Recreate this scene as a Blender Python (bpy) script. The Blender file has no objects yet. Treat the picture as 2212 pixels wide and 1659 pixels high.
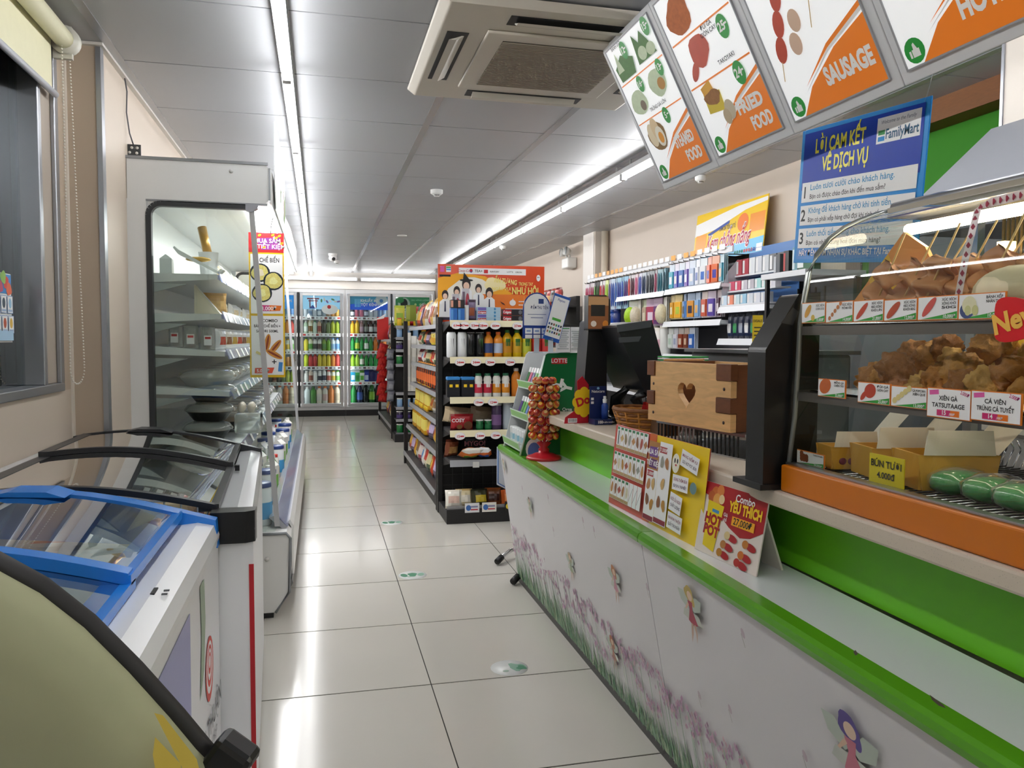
import bpy, math, random
from math import sin, cos, pi
from mathutils import Vector, Matrix, noise
random.seed(7)
S = bpy.context.scene; COL = S.collection
# ---------------------------------------------------------------- camera, world, exposure
FPX, PIT, YAW, ROL, CAMH = 1715.96, 0.05577, 0.23824, -0.00467, 1.26
cam = bpy.data.objects.new('camera', bpy.data.cameras.new('camera')); COL.objects.link(cam)
cam.data.sensor_width = 36; cam.data.lens = FPX / 2212 * 36; cam.data.clip_start = .02
_x = Vector((cos(YAW), -sin(YAW), 0)); _f = Vector((sin(YAW) * cos(PIT), cos(YAW) * cos(PIT), -sin(PIT)))
_u = Vector((sin(YAW) * sin(PIT), cos(YAW) * sin(PIT), cos(PIT)))
_r = _x * cos(ROL) - _u * sin(ROL); _u = _x * sin(ROL) + _u * cos(ROL)
cam.matrix_world = Matrix(((_r.x, _u.x, -_f.x, 0), (_r.y, _u.y, -_f.y, 0), (_r.z, _u.z, -_f.z, CAMH), (0, 0, 0, 1)))
S.camera = cam
W = bpy.data.worlds.new('night'); S.world = W; W.use_nodes = True
W.node_tree.nodes['Background'].inputs[0].default_value = (.05, .06, .08, 1)
W.node_tree.nodes['Background'].inputs[1].default_value = .3
S.view_settings.view_transform = 'Standard'; S.view_settings.look = 'None'
S.view_settings.gamma = 1; S.view_settings.use_curve_mapping = False
S.view_settings.exposure = 0.7
TUBE = 20.0     # emission of the fluorescent tubes
S.cycles.max_bounces = 5; S.cycles.diffuse_bounces = 4; S.cycles.glossy_bounces = 2; S.cycles.transmission_bounces = 2; S.cycles.transparent_max_bounces = 14; S.cycles.adaptive_threshold = .025; S.cycles.use_light_tree = False; S.cycles.sample_clamp_indirect = 6
S.cycles.caustics_reflective = False; S.cycles.caustics_refractive = False
# ---------------------------------------------------------------- helpers
_mc = {}
def hx(h):
    c = [int(h[i:i + 2], 16) / 255 for i in (0, 2, 4)]
    return tuple((x / 12.92 if x <= .04045 else ((x + .055) / 1.055) ** 2.4) for x in c) + (1,)
def M(h, r=.5, me=0, em=0, nz=0, sc=30, bump=0, sp=.5, st=None, ty=None):
    k = (h, r, me, em, nz, sc, bump, sp, st, ty)
    if k in _mc: return _mc[k]
    m = bpy.data.materials.new('m_' + h); m.use_nodes = True; nt = m.node_tree; N = nt.nodes; L = nt.links
    b = N['Principled BSDF']; b.inputs['Base Color'].default_value = hx(h); b.inputs['Roughness'].default_value = r
    b.inputs['Metallic'].default_value = me; b.inputs['Specular IOR Level'].default_value = sp
    if em: b.inputs['Emission Color'].default_value = hx(h); b.inputs['Emission Strength'].default_value = em; m.cycles.emission_sampling = 'NONE' if em < 1 else 'FRONT'
    if nz or bump:
        tc = N.new('ShaderNodeTexCoord')
        if ty == 'wood':
            mp = N.new('ShaderNodeMapping'); mp.inputs['Scale'].default_value = st; L.new(tc.outputs['Object'], mp.inputs[0])
            t = N.new('ShaderNodeTexNoise'); t.inputs['Scale'].default_value = sc; t.inputs['Distortion'].default_value = 1.2; L.new(mp.outputs[0], t.inputs[0]); fac = t.outputs[0]
        elif ty == 'speck':
            t = N.new('ShaderNodeTexVoronoi'); t.inputs['Scale'].default_value = sc; L.new(tc.outputs['Object'], t.inputs[0])
            rp = N.new('ShaderNodeMapRange'); rp.inputs[1].default_value = .12; rp.inputs[2].default_value = .2; L.new(t.outputs[0], rp.inputs[0]); fac = rp.outputs[0]
        else:
            t = N.new('ShaderNodeTexNoise'); t.inputs['Scale'].default_value = sc; t.inputs['Detail'].default_value = 4; L.new(tc.outputs['Object'], t.inputs[0]); fac = t.outputs[0]
        if nz:
            mx = N.new('ShaderNodeMix'); mx.data_type = 'RGBA'; c = hx(h)
            mx.inputs[6].default_value = tuple(x * (1 - nz) for x in c[:3]) + (1,); mx.inputs[7].default_value = tuple(min(1, x * (1 + (0 if ty == 'speck' else nz))) for x in c[:3]) + (1,)
            L.new(fac, mx.inputs[0]); L.new(mx.outputs[2], b.inputs['Base Color'])
        if bump:
            bp = N.new('ShaderNodeBump'); bp.inputs['Strength'].default_value = bump; bp.inputs['Distance'].default_value = .01
            L.new(fac, bp.inputs['Height']); L.new(bp.outputs[0], b.inputs['Normal'])
    _mc[k] = m; return m
def GLASS(tint='EAF2F0', k=1.0, r=.01, al=0.0, body='FFFFFF'):
    key = ('glass', tint, k, r, al, body)
    if key in _mc: return _mc[key]
    m = bpy.data.materials.new('m_glass'); m.use_nodes = True; nt = m.node_tree; N = nt.nodes; L = nt.links
    N.remove(N['Principled BSDF']); out = N['Material Output']
    t = N.new('ShaderNodeBsdfTransparent'); t.inputs[0].default_value = hx(tint); src = t
    if al:
        d = N.new('ShaderNodeBsdfDiffuse'); d.inputs[0].default_value = hx(body); mx = N.new('ShaderNodeMixShader'); mx.inputs[0].default_value = al
        L.new(t.outputs[0], mx.inputs[1]); L.new(d.outputs[0], mx.inputs[2]); src = mx
    g = N.new('ShaderNodeBsdfGlossy'); g.inputs['Roughness'].default_value = r; g.inputs[0].default_value = (1, 1, 1, 1)
    fr = N.new('ShaderNodeLayerWeight'); fr.inputs[0].default_value = .5; pw = N.new('ShaderNodeMath'); pw.operation = 'POWER'; pw.inputs[1].default_value = 5; L.new(fr.outputs['Facing'], pw.inputs[0])
    mu = N.new('ShaderNodeMath'); mu.operation = 'MULTIPLY_ADD'; mu.use_clamp = True; mu.inputs[1].default_value = .96 * k; mu.inputs[2].default_value = .04 * k
    L.new(pw.outputs[0], mu.inputs[0]); m2 = N.new('ShaderNodeMixShader'); L.new(mu.outputs[0], m2.inputs[0]); L.new(src.outputs[0], m2.inputs[1]); L.new(g.outputs[0], m2.inputs[2])
    L.new(m2.outputs[0], out.inputs[0]); _mc[key] = m; return m
class MB:
    def __init__(s): s.v = []; s.f = []; s.m = []; s.sm = []; s.ml = []
    def mi(s, m):
        if m not in s.ml: s.ml.append(m)
        return s.ml.index(m)
    def add(s, vs, fs, m, sm=False):
        o = len(s.v); s.v += [tuple(v) for v in vs]; i = s.mi(m)
        for f in fs: s.f.append([a + o for a in f]); s.m.append(i); s.sm.append(sm)
        return s
    def box(s, x0, x1, y0, y1, z0, z1, m):
        return s.add([(x, y, z) for x in (x0, x1) for y in (y0, y1) for z in (z0, z1)], [(0, 1, 3, 2), (4, 6, 7, 5), (0, 4, 5, 1), (2, 3, 7, 6), (0, 2, 6, 4), (1, 5, 7, 3)], m)
    def prism(s, poly, ax, a, b, m, sm=False):
        n = len(poly); P = {'x': lambda p, t: (t, p[0], p[1]), 'y': lambda p, t: (p[0], t, p[1]), 'z': lambda p, t: (p[0], p[1], t)}[ax]
        s.add([P(p, a) for p in poly] + [P(p, b) for p in poly], [tuple(range(n))[::-1], tuple(range(n, 2 * n))], m)
        return s.add([P(p, a) for p in poly] + [P(p, b) for p in poly], [(i, (i + 1) % n, n + (i + 1) % n, n + i) for i in range(n)], m, sm)
    def lathe(s, pr, m, n=12, c=(0, 0, 0), sm=True):
        vs = []; fs = []
        for r, z in pr: vs += [(c[0] + r * cos(2 * pi * i / n), c[1] + r * sin(2 * pi * i / n), c[2] + z) for i in range(n)]
        for j in range(len(pr) - 1): fs += [(j * n + i, j * n + (i + 1) % n, (j + 1) * n + (i + 1) % n, (j + 1) * n + i) for i in range(n)]
        return s.add(vs, fs, m, sm)
    def tube(s, pts, r, m, n=6, cap=True):
        pts = [Vector(p) for p in pts]; vs = []; fs = []; k = len(pts)
        for j, p in enumerate(pts):
            d = (pts[min(j + 1, k - 1)] - pts[max(j - 1, 0)]).normalized(); a = d.cross(Vector((0, 0, 1)) if abs(d.z) < .9 else Vector((1, 0, 0))).normalized(); b = d.cross(a)
            rr = r[j] if isinstance(r, (list, tuple)) else r
            vs += [p + (a * cos(2 * pi * i / n) + b * sin(2 * pi * i / n)) * rr for i in range(n)]
        for j in range(k - 1): fs += [(j * n + i, j * n + (i + 1) % n, (j + 1) * n + (i + 1) % n, (j + 1) * n + i) for i in range(n)]
        if cap: fs += [tuple(range(n))[::-1], tuple(range((k - 1) * n, k * n))]
        return s.add(vs, fs, m, True)
    def ell(s, c, r, m, n=10, k=7, f=None):
        vs = [(c[0], c[1], c[2] - r[2])]; fs = []
        for j in range(1, k):
            t = -pi / 2 + pi * j / k
            for i in range(n):
                v = Vector((cos(t) * cos(2 * pi * i / n), cos(t) * sin(2 * pi * i / n), sin(t))); q = f(v) if f else 1
                vs.append((c[0] + v.x * r[0] * q, c[1] + v.y * r[1] * q, c[2] + v.z * r[2] * q))
        vs.append((c[0], c[1], c[2] + r[2])); e = len(vs) - 1
        for i in range(n): fs += [(0, 1 + (i + 1) % n, 1 + i), (e, e - n + i, e - n + (i + 1) % n)]
        for j in range(k - 2): fs += [(1 + j * n + i, 1 + j * n + (i + 1) % n, 1 + (j + 1) * n + (i + 1) % n, 1 + (j + 1) * n + i) for i in range(n)]
        return s.add(vs, fs, m, True)
    def xf(s, mat, start=0):
        for i in range(start, len(s.v)): s.v[i] = tuple(mat @ Vector(s.v[i]))
        return s
    def mesh(s, name):
        me = bpy.data.meshes.new(name); me.from_pydata(s.v, [], s.f)
        for m in s.ml: me.materials.append(m)
        me.polygons.foreach_set('material_index', s.m); me.polygons.foreach_set('use_smooth', s.sm); me.update(); return me
def O(name, mb, parent=None, loc=(0, 0, 0), rot=(0, 0, 0), bev=0):
    me = mb.mesh(name) if isinstance(mb, MB) else mb
    o = bpy.data.objects.new(name, me); COL.objects.link(o); o.location = loc; o.rotation_euler = rot
    if parent: o.parent = parent
    if bev:
        b = o.modifiers.new('b', 'BEVEL'); b.width = bev; b.segments = 2; b.limit_method = 'ANGLE'; b.harden_normals = False
    return o
def tag(o, label, cat, group=None):
    o['label'] = label; o['category'] = cat
    if group: o['group'] = group
    return o
def thing(name, label, cat, loc=(0, 0, 0), rz=0, group=None, rot=None):
    o = bpy.data.objects.new(name, None); COL.objects.link(o); o.empty_display_size = .05; o.location = loc; o.rotation_euler = rot or (0, 0, rz)
    return tag(o, label, cat, group)
def struct(o): o['kind'] = 'structure'; return o
_dummy = 0
def part(name, parent, fn, loc=(0, 0, 0), rot=(0, 0, 0), bev=0):
    mb = MB(); fn(mb); return O(name, mb, parent, loc, rot, bev)
KIDS = {}
def copy_tree(src, loc, rot=(0, 0, 0), label=None, scale=None, parent=None):
    c = src.copy(); COL.objects.link(c); c.location = loc; c.rotation_euler = rot; c.parent = parent
    if scale: c.scale = scale
    if label: c['label'] = label
    for ch in src.children:
        copy_child(ch, c)
    return c
def copy_child(ch, p):
    d = ch.copy(); COL.objects.link(d); d.parent = p
    for g in ch.children: copy_child(g, d)
ORD = 'first second third fourth fifth sixth seventh eighth ninth tenth eleventh twelfth thirteenth fourteenth fifteenth sixteenth seventeenth eighteenth nineteenth twentieth'.split()
# flat print: drawn in local X (right) / Z (up), facing -Y, each layer a hair in front of the one before
_tx = {}
_fc = bpy.data.curves.new('lettering', 'FONT'); _fo = bpy.data.objects.new('lettering', _fc); _ts = bpy.data.scenes.new('lettering'); _ts.collection.objects.link(_fo)
def tmesh(s, bold, shear):
    k = (s, bold, shear)
    if k not in _tx:
        _fc.body = s; _fc.offset = bold; _fc.shear = shear; _fc.resolution_u = 3; 
        with bpy.context.temp_override(scene=_ts, view_layer=_ts.view_layers[0]): me = bpy.data.meshes.new_from_object(_fo.evaluated_get(bpy.context.evaluated_depsgraph_get()))
        vs = [(v.co.x, v.co.y) for v in me.vertices]; fs = [tuple(p.vertices) for p in me.polygons]; bpy.data.meshes.remove(me)
        xs = [v[0] for v in vs] or [0]
        _tx[k] = (vs, fs, min(xs), max(xs))
    return _tx[k]
class Print:
    def __init__(s, y=-.0008, dy=.00009): s.b = MB(); s.t = MB(); s.y = y; s.dy = dy
    def nx(s): s.y -= s.dy; return s.y
    def poly(s, pts, m): y = s.nx(); s.b.add([(p[0], y, p[1]) for p in pts], [tuple(range(len(pts)))], m); return s
    def rect(s, x, z, w, h, m, a=0):
        q = [(-w / 2, -h / 2), (w / 2, -h / 2), (w / 2, h / 2), (-w / 2, h / 2)]
        return s.poly([(x + u * cos(a) - v * sin(a), z + u * sin(a) + v * cos(a)) for u, v in q], m)
    def ell(s, x, z, rx, rz, m, a=0, n=18, wob=0):
        pts = []
        for i in range(n):
            t = 2 * pi * i / n; k = 1 + wob * sin(3 * t + x * 90) + wob * .6 * sin(5 * t + z * 70); u, v = rx * cos(t) * k, rz * sin(t) * k
            pts.append((x + u * cos(a) - v * sin(a), z + u * sin(a) + v * cos(a)))
        return s.poly(pts, m)
    def text(s, st, x, z, h, m, al='c', a=0, bold=.012, shear=0, w=None):
        vs, fs, lo, hi = tmesh(st, bold, shear); k = h / .72; wid = (hi - lo) * k; kx = k
        if w: kx = k * w / wid; wid = w
        off = {'c': -wid / 2, 'l': 0, 'r': -wid}[al] - lo * kx; y = s.nx(); y -= .0001
        s.t.add([(x + (v[0] * kx + off) * cos(a) - v[1] * k * sin(a), y, z + (v[0] * kx + off) * sin(a) + v[1] * k * cos(a)) for v in vs], fs, m); return s
    def done(s, parent, loc=(0, 0, 0), rot=(0, 0, 0)):
        if s.b.v: O('printed_artwork', s.b, parent, loc, rot)
        if s.t.v: O('lettering', s.t, parent, loc, rot)
WH = M('F2F2F0', .4); BLK = M('141416', .45); TXT = M('1A1A1A', .5); PW = M('F4F4F4', .35)
STEEL = M('B9BCC0', .28, 1); ALU = M('A9ACB2', .35, .85); CHROME = M('D8D8DA', .12, 1)
RED = M('C8242B', .4); YEL = M('F2C81E', .4); GRN = M('1F9A3C', .4); ORA = M('E8761E', .4); BLU = M('1E5FC4', .4)
GL = GLASS(); DARKM = M('1D1B1A', .5)
# ---------------------------------------------------------------- the room
HC = 2.34; XL, XR, YF, YB = -.78, 2.8, -2.9, 13.34
J1, T, Y0 = .388, .64, 2.829; CT, CY = .647, 2.781
FX = [J1 + T * k for k in range(-2, 4)]; FY = [Y0 + T * k for k in range(-9, 17)]
fl = struct(part('floor', None, lambda b: b.box(-1.2, XR + .2, YF - .1, YB + .3, -.06, -.002, M('2E2A26', .9))))
_t = MB().box(0, T - .004, 0, T - .007, -.004, 0, M('CFCBC2', .14, nz=.05, sc=2.2, sp=.28)).mesh('tile')
for x in FX:
    for y in FY: O('tile', _t, fl, (x + .002, y + .002, 0))
CX_ = [-.745 + .64 * k for k in range(-1, 6)]; CYS = [CY + CT * k for k in range(-9, 17)]
ce = struct(part('ceiling', None, lambda b: b.box(-1.2, XR + .2, YF - .1, YB + .3, HC + .006, HC + .08, M('2E2F31', .9))))
_p = MB().box(.017, .64 - .017, .004, CT - .004, HC, HC + .004, M('A9ABAF', .38, nz=.03, sc=1.5, sp=.5)).mesh('panel')
for x in CX_:
    for y in CYS: O('panel', _p, ce, (x, y, 0))
for x in CX_[1:]: part('grid_bar', ce, lambda b: b.box(x - .0175, x + .0175, YF, YB, HC - .0015, HC + .004, M('A3A4A8', .25, .3)))
WALLM = M('CDBFB0', .5, nz=.03, sc=3); WALL_SHADED = M('BCAB98', .5, nz=.03, sc=3)  # second tone is the same wall with its shade painted in as darker beige
def wall_l(b):
    b.box(-.9, XL, 3.3, 7.6, 0, HC, WALLM); b.box(-1.2, -.9, 7.6, YB, 0, HC, WALLM); b.box(-1.16, -1.1, 7.5, YB, 0, HC, WALLM)
wl = struct(part('wall_left', None, wall_l))
def wall_w(b):     # window wall: sill part, head part and the piece past the window
    b.box(-1.05, -.895, YF, 3.3, 0, 1.07, WALLM); b.box(-1.05, -.895, YF, 3.3, 2.3, HC, WALLM); b.box(-1.05, -.895, 3.14, 3.3, 1.07, 2.3, WALL_SHADED); b.box(-1.05, -.895, YF, .2, 1.07, 2.3, WALL_SHADED)
    b.box(-.896, -.78, 3.262, 3.31, 0, HC, WALL_SHADED)
ww = struct(part('wall_window_side', None, wall_w))
struct(part('trim_1', None, lambda b: (b.box(-.79, -.772, 3.256, 3.268, 0, HC, ALU), b.box(-.781, -.772, 3.268, 3.30, 0, HC, ALU))))
struct(part('trim_2', None, lambda b: b.box(-.8955, -.888, 3.24, 3.262, 0, HC, M('E2DACF', .5))))
struct(part('trim_3', None, lambda b: (b.box(-.9, XL + .02, 3.24, 7.6, HC - .012, HC - .001, M('D8D4CE', .5)),)))
w1 = struct(part('window_1', None, lambda b: b.box(-1.03, -1.0, .2, 3.14, 1.07, 2.3, M('1B2126', .08, sp=.8))))
part('pane', w1, lambda b: b.box(-.955, -.95, .24, 2.95, 1.1, 2.28, GLASS('B8C8CC', 1.6)))
part('window_frame', w1, lambda b: (b.box(-.975, -.89, 2.945, 2.975, 1.1, 2.3, ALU), b.box(-.975, -.885, .2, 3.14, 1.07, 1.1, ALU), b.box(-.96, -.9, 2.975, 3.14, 1.1, 2.3, M('A99D90', .5)), b.box(-.9, -.885, 3.1, 3.14, 1.1, 2.3, ALU)), bev=.003)
def wall_b(b):
    b.box(-1.2, XR + .2, 13.95, 14.05, 0, HC, WALLM); b.box(-1.2, 1.9, 13.30, 13.94, 2.07, HC, M('D8D2CA', .5)); b.box(1.9, XR + .2, 13.28, 13.94, 0, HC, WALLM)
wb = struct(part('wall_back', None, wall_b))
wr = struct(part('wall_right', None, lambda b: b.box(XR, XR + .1, 3.7, YB, 0, HC, WALLM)))
part('panel', wr, lambda b: b.box(XR, XR + .1, YF, 3.7, 0, HC, M('2F7A10', .6, nz=.03, sp=.2)))
struct(part('trim_4', None, lambda b: b.box(2.68, XR, YF, 3.68, 2.24, HC, M('7A4A20', .6, nz=.2, sc=20, ty='wood', st=(8, 1, 8)))))
struct(part('trim_5', None, lambda b: b.box(XR - .012, XR, 3.68, 3.8, 0, HC, M('6E6258', .5))))
struct(part('wall_front', None, lambda b: b.box(-1.2, XR + .2, YF - .1, YF, 0, HC, M('D8D4CC', .5))))
# column and pipe on the right wall
col = struct(part('wall_column', None, lambda b: (b.box(2.68, XR, 7.55, 7.92, 0, HC, M('D5CBC0', .5)), b.box(2.672, 2.68, 7.58, 7.9, 0, HC, M('E4DFD8', .5)))))
o = part('drain_pipe', None, lambda b: b.lathe([(.035, 0), (.035, 2.335), (.0, 2.335)], M('D9CDBB', .4), 12), (2.755, 7.48, 0)); tag(o, 'cream drain pipe running up beside the wall column', 'pipe')
# fluorescent lamps
TB = M('FFFFFF', .4, em=TUBE); HOUS = M('D5D5D6', .4)
def batten(x, y0, z, n, L, hang, label, group):
    root = None
    for k in range(n):
        y = y0 + k * (L + .03)
        r = thing('fluorescent_lamp', label % ORD[k], 'lamp', (x, y, z), 0, group)
        part('housing', r, lambda b: (b.box(-.022, .022, 0, L + .03, .022, HC - z - .002 if not hang else .05, HOUS),) + ((b.box(-.004, .004, .1, .11, .05, HC - z, HOUS), b.box(-.004, .004, L - .1, L - .09, .05, HC - z, HOUS)) if hang else ()))
        part('glass_tube', r, lambda b: b.tube([(0, .02, .004), (0, L, .004)], .0155, TB, 10))
        for yy in (.006, L + .008): part('end_cap', r, lambda b: b.box(-.016, .016, yy - .008, yy + .008, -.014, .022, HOUS))
batten(-.115, 3.33 - 5 * 1.24, 2.285, 13, 1.21, 0, 'white fluorescent tube in the left ceiling row, %s from the entrance', 'left row of ceiling tubes')
batten(1.82, 3.4, 2.25, 7, 1.21, 1, 'hanging fluorescent tube above the shelves, %s of the right row', 'right row of hanging tubes')
batten(1.82, -2.8, 2.25, 5, 1.21, 1, 'hanging fluorescent tube over the entrance side, %s of the row', 'entrance row of hanging tubes')
for k, (xa, lab) in enumerate(((-.62, 'left fluorescent tube above the drink fridges'), (.66, 'right fluorescent tube above the drink fridges'))):
    r = thing('fluorescent_lamp', lab, 'lamp', (xa, YB - .13, 2.225), 0, 'tubes above the fridges')
    part('housing', r, lambda b: b.box(0, 1.24, .02, .088, -.02, .03, HOUS)); part('glass_tube', r, lambda b: b.tube([(.02, 0, 0), (1.22, 0, 0)], .016, M('FFFFFF', .4, em=TUBE * .45), 10))
    part('end_cap', r, lambda b: b.box(-.005, .018, -.02, .02, -.02, .02, HOUS)); part('end_cap', r, lambda b: b.box(1.222, 1.245, -.02, .02, -.02, .02, HOUS))
# ---------------------------------------------------------------- left side: blind, cooler, freezers, bag
def pix(u, v, y):      # point on the ray of a photo pixel at the given distance down the room
    a = (u - 1106) / FPX; c = -(v - 829.5) / FPX
    d = _r * a + _u * c + _f; return Vector((0, 0, CAMH)) + d * (y / d.y)
rb = thing('roller_blind', 'cream roller blind above the dark window', 'blind', (-.84, 2.0, 2.28))
CREAM = M('DDD9B8', .6, nz=.04)
part('blind_tube', rb, lambda b: b.tube([(0, -1.5, 0), (0, 1.06, 0)], .032, CREAM, 14))
part('blind_cloth', rb, lambda b: b.box(-.036, -.033, -1.5, 1.04, -.18, .005, CREAM))
part('bottom_bar', rb, lambda b: b.tube([(-.034, -1.5, -.185), (-.034, 1.08, -.185)], .011, M('C9CCD6', .3), 10))
part('bracket', rb, lambda b: (b.tube([(0, 1.06, 0), (0, 1.1, 0)], .047, M('D2CFC4', .4), 20), b.tube([(0, 1.1, 0), (0, 1.105, 0)], .03, M('B9B5A8', .4), 16), b.box(-.04, .02, 1.08, 1.1, -.06, .05, M('D2CFC4', .4))))
part('bracket', rb, lambda b: b.tube([(0, -1.52, 0), (0, -1.5, 0)], .047, M('D2CFC4', .4), 20))
def chain(b):
    pts = [(0, 1.04 + .0 * i, -.03 - i * .011) for i in range(100)] + [(0, 1.04 + .085 * (1 - cos(pi * i / 14)) / 1, -1.13 - .055 * sin(pi * i / 14)) for i in range(15)] + [(0, 1.21 - .085 * i / 100, -1.12 + i * .011) for i in range(100)]
    for p in pts: b.ell((p[0], p[1], p[2]), (.0034,) * 3, M('E8E4DA', .4), 5, 4)
part('bead_chain', rb, chain)['kind'] = 'stuff'
st = thing('window_poster', 'drinks poster with photo tiles stuck on the dark window', 'poster', (-.943, 2.70, 1.35), pi / 2)
part('sheet', st, lambda b: b.box(-.125, .12, 0, .002, -.106, .108, PW))
P = Print(); P.rect(0, .075, .24, .06, M('3E86C8')); 
for i, (x, z, c) in enumerate(((-.09, .08, 'C0392B'), (-.05, .06, 'E7C13A'), (-.01, .085, 'D9DDE6'), (.03, .065, 'B64A6A'), (.075, .082, 'D4453A'), (.1, .06, 'E06A4A'), (-.03, .09, '4FA3D8'), (.055, .095, '8DBB5A'))): P.ell(x, z, .022, .02, M(c), wob=.1)
for j in range(2):
    for i in range(5):
        x = -.1 + i * .05; z = .012 - j * .062; P.rect(x, z, .044, .055, M('7C9AC8')); P.rect(x, z, .04, .051, PW)
        P.ell(x, z + .004, .012, .016, M(['B9553A', 'D8B04A', '7A8A3A', '3A4A5A', '9AC4E0'][(i + 2 * j) % 5])); P.rect(x, z - .019, .034, .007, M('9FB6D6'))
P.rect(0, -.085, .23, .03, M('A9CBE6')); P.done(st)
# ---- open cooler
CW = M('DEDFDF', .35); CG = M('8F9296', .3, .4); CI = M('D6D9D7', .45); GSK = M('2A2D30', .5)
CY0, CY1 = 3.66, 7.4
ck = thing('open_cooler', 'white open-front refrigerated shelf unit along the left wall', 'cooler', (0, 0, 0))
part('back_panel', ck, lambda b: b.box(-.778, -.74, CY0 + .05, CY1, .05, 1.9, CI))
part('canopy', ck, lambda b: b.prism([(-.778, 1.845), (-.225, 1.845), (-.205, 1.865), (-.205, 1.995), (-.225, 2.018), (-.778, 2.018)], 'y', CY0, CY1, CW), bev=.004)
part('canopy_edge', ck, lambda b: (b.box(-.78, -.21, CY0 - .004, CY0 + .01, 2.012, 2.024, CG), b.box(-.208, -.2, CY0 - .004, CY0 + .01, 1.86, 2.0, CG), b.box(-.705, -.215, CY0 - .004, CY0 + .01, 1.838, 1.846, CG)))
part('screw_cap', ck, lambda b: b.tube([(-.362, CY0 - .003, 1.98), (-.362, CY0, 1.98)], .009, M('C4C4C4', .4), 14))
part('led_strip', ck, lambda b: b.prism([(-.30, 1.842), (-.215, 1.842), (-.215, 1.836), (-.30, 1.83)], 'y', CY0 + .1, CY1 - .05, M('FFFFFF', .5, em=15)))
part('canopy_fascia', ck, lambda b: b.box(-.204, -.198, CY0 + .02, CY1, 1.85, 2.0, M('F4F4F4', .3)))
for n_, yy in ((0, CY0), (1, CY1 - .035)):
    ep = part('end_panel', ck, lambda b: (b.box(-.79, -.703, yy, yy + .035, .39, 1.845, CW),))
    def gk(b):
        pts = [(-.697, .40)] + [(-.697 + .05 * (1 - cos(a)), 1.78 + .05 * sin(a)) for a in [pi / 2 * i / 6 for i in range(7)]] + [(-.29, 1.83)]
        for i in range(len(pts) - 1):
            p, q = pts[i], pts[i + 1]; d = Vector((q[0] - p[0], 0, q[1] - p[1])).normalized(); nn = Vector((-d.z, 0, d.x)) * .011
            vs = [(a[0] + s * nn.x, y, a[1] + s * nn.z) for y in (yy - .004, yy + .03) for a, s in ((p, 1), (q, 1), (q, -1), (p, -1))]
            b.add(vs, [(0, 1, 2, 3), (7, 6, 5, 4), (0, 4, 5, 1), (1, 5, 6, 2), (2, 6, 7, 3), (3, 7, 4, 0)], GSK)
    part('gasket', ep, gk)
    part('side_pane', ep, lambda b: b.prism([(-.69, .395), (-.69, 1.825), (-.275, 1.825), (-.185, .42), (-.2, .395)], 'y', yy + .012, yy + .016, GLASS('F6FAF8', 1.0)))
    part('front_post', ep, lambda b: b.prism([(-.292, 1.825), (-.27, 1.825), (-.178, .42), (-.2, .42)], 'y', yy + .002, yy + .026, M('B7B8BA', .35)))
    part('corner_block', ep, lambda b: b.prism([(-.305, 1.842), (-.25, 1.842), (-.255, 1.825), (-.28, 1.808), (-.305, 1.815)], 'y', yy - .006, yy + .034, M('9A9CA4', .35)))
BP = [(-.778, .03), (-.2, .03), (-.14, .12), (-.132, .365), (-.15, .388), (-.778, .388)]
part('base', ck, lambda b: b.prism(BP, 'y', CY0, CY1, M('E4E3E0', .35)))
part('base_trim', ck, lambda b: b.tube([(x, CY0 - .002, z) for x, z in BP[1:5]] + [(-.3, CY0 - .002, .388)], .007, CG, 6))
part('base_cap', ck, lambda b: b.tube([(-.235, CY0 - .003, .275), (-.235, CY0, .275)], .011, M('CFCDC8', .4), 14))
for fx in (-.27, -.76):
    for fy in (CY0 + .02, CY1 - .1): part('foot', ck, lambda b: b.box(fx, fx + .06, fy, fy + .05, 0, .035, BLK))
part('front_fascia', ck, lambda b: b.prism([(-.132, .15), (-.124, .15), (-.124, .38), (-.14, .41), (-.15, .40), (-.135, .375)], 'y', CY0 + .18, CY1 - .02, M('E8E8E6', .3)))
part('kick_strip', ck, lambda b: b.prism([(-.2, .03), (-.19, .0), (-.185, .0), (-.13, .1), (-.135, .12)], 'y', CY0 + .2, CY1, M('77787A', .4)))
RAIL = GLASS('C4C9E2', .8, .1, .35, 'D6DAEC')
SH = [(1.54, -.43, 0), (1.367, -.417, 0), (1.215, -.405, -.014), (1.04, -.388, -.016), (.79, -.345, -.01)]
for z, xf, sl in SH:
    s_ = part('shelf', ck, lambda b: b.prism([(-.74, z + .0 - sl), (xf, z + sl), (xf, z - .022 + sl), (-.69, z - .04 - sl), (-.74, z - .04 - sl)], 'y', CY0 + .05, CY1 - .05, M('DADDDC', .35)))
    def rl(b):
        b.prism([(xf, z + .012 + sl), (xf + .004, z + .012 + sl), (xf + .022, z - .034 + sl), (xf + .016, z - .034 + sl)], 'y', CY0 + .06, CY1 - .06, RAIL)
    part('price_rail', s_, rl)
    for k in range(14):
        y = CY0 + .2 + k * .25 + random.uniform(-.05, .05)
        if y < CY1 - .15: part('price_tag', s_, lambda b: b.add([(xf + .0055 + .018 * t, y + dy, z + .008 + sl - .04 * t) for t, dy in ((0, 0), (0, .07), (1, .07), (1, 0))], [(0, 1, 2, 3)], PW))
    part('shelf_bracket', s_, lambda b: b.prism([(-.74, z - .04), (-.56, z - .045), (-.72, z - .09), (-.74, z - .1)], 'y', CY0 + .055, CY0 + .075, M('A9AEAC', .4)))
part('deck_rail', ck, lambda b: (b.prism([(-.23, .44), (-.2, .45), (-.15, .395), (-.17, .385)], 'y', CY0 + .1, CY1 - .1, M('9C9EA4', .25)), b.prism([(-.2, .456), (-.196, .456), (-.145, .4), (-.15, .396)], 'y', CY0 + .1, CY1 - .1, RAIL)))
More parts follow.
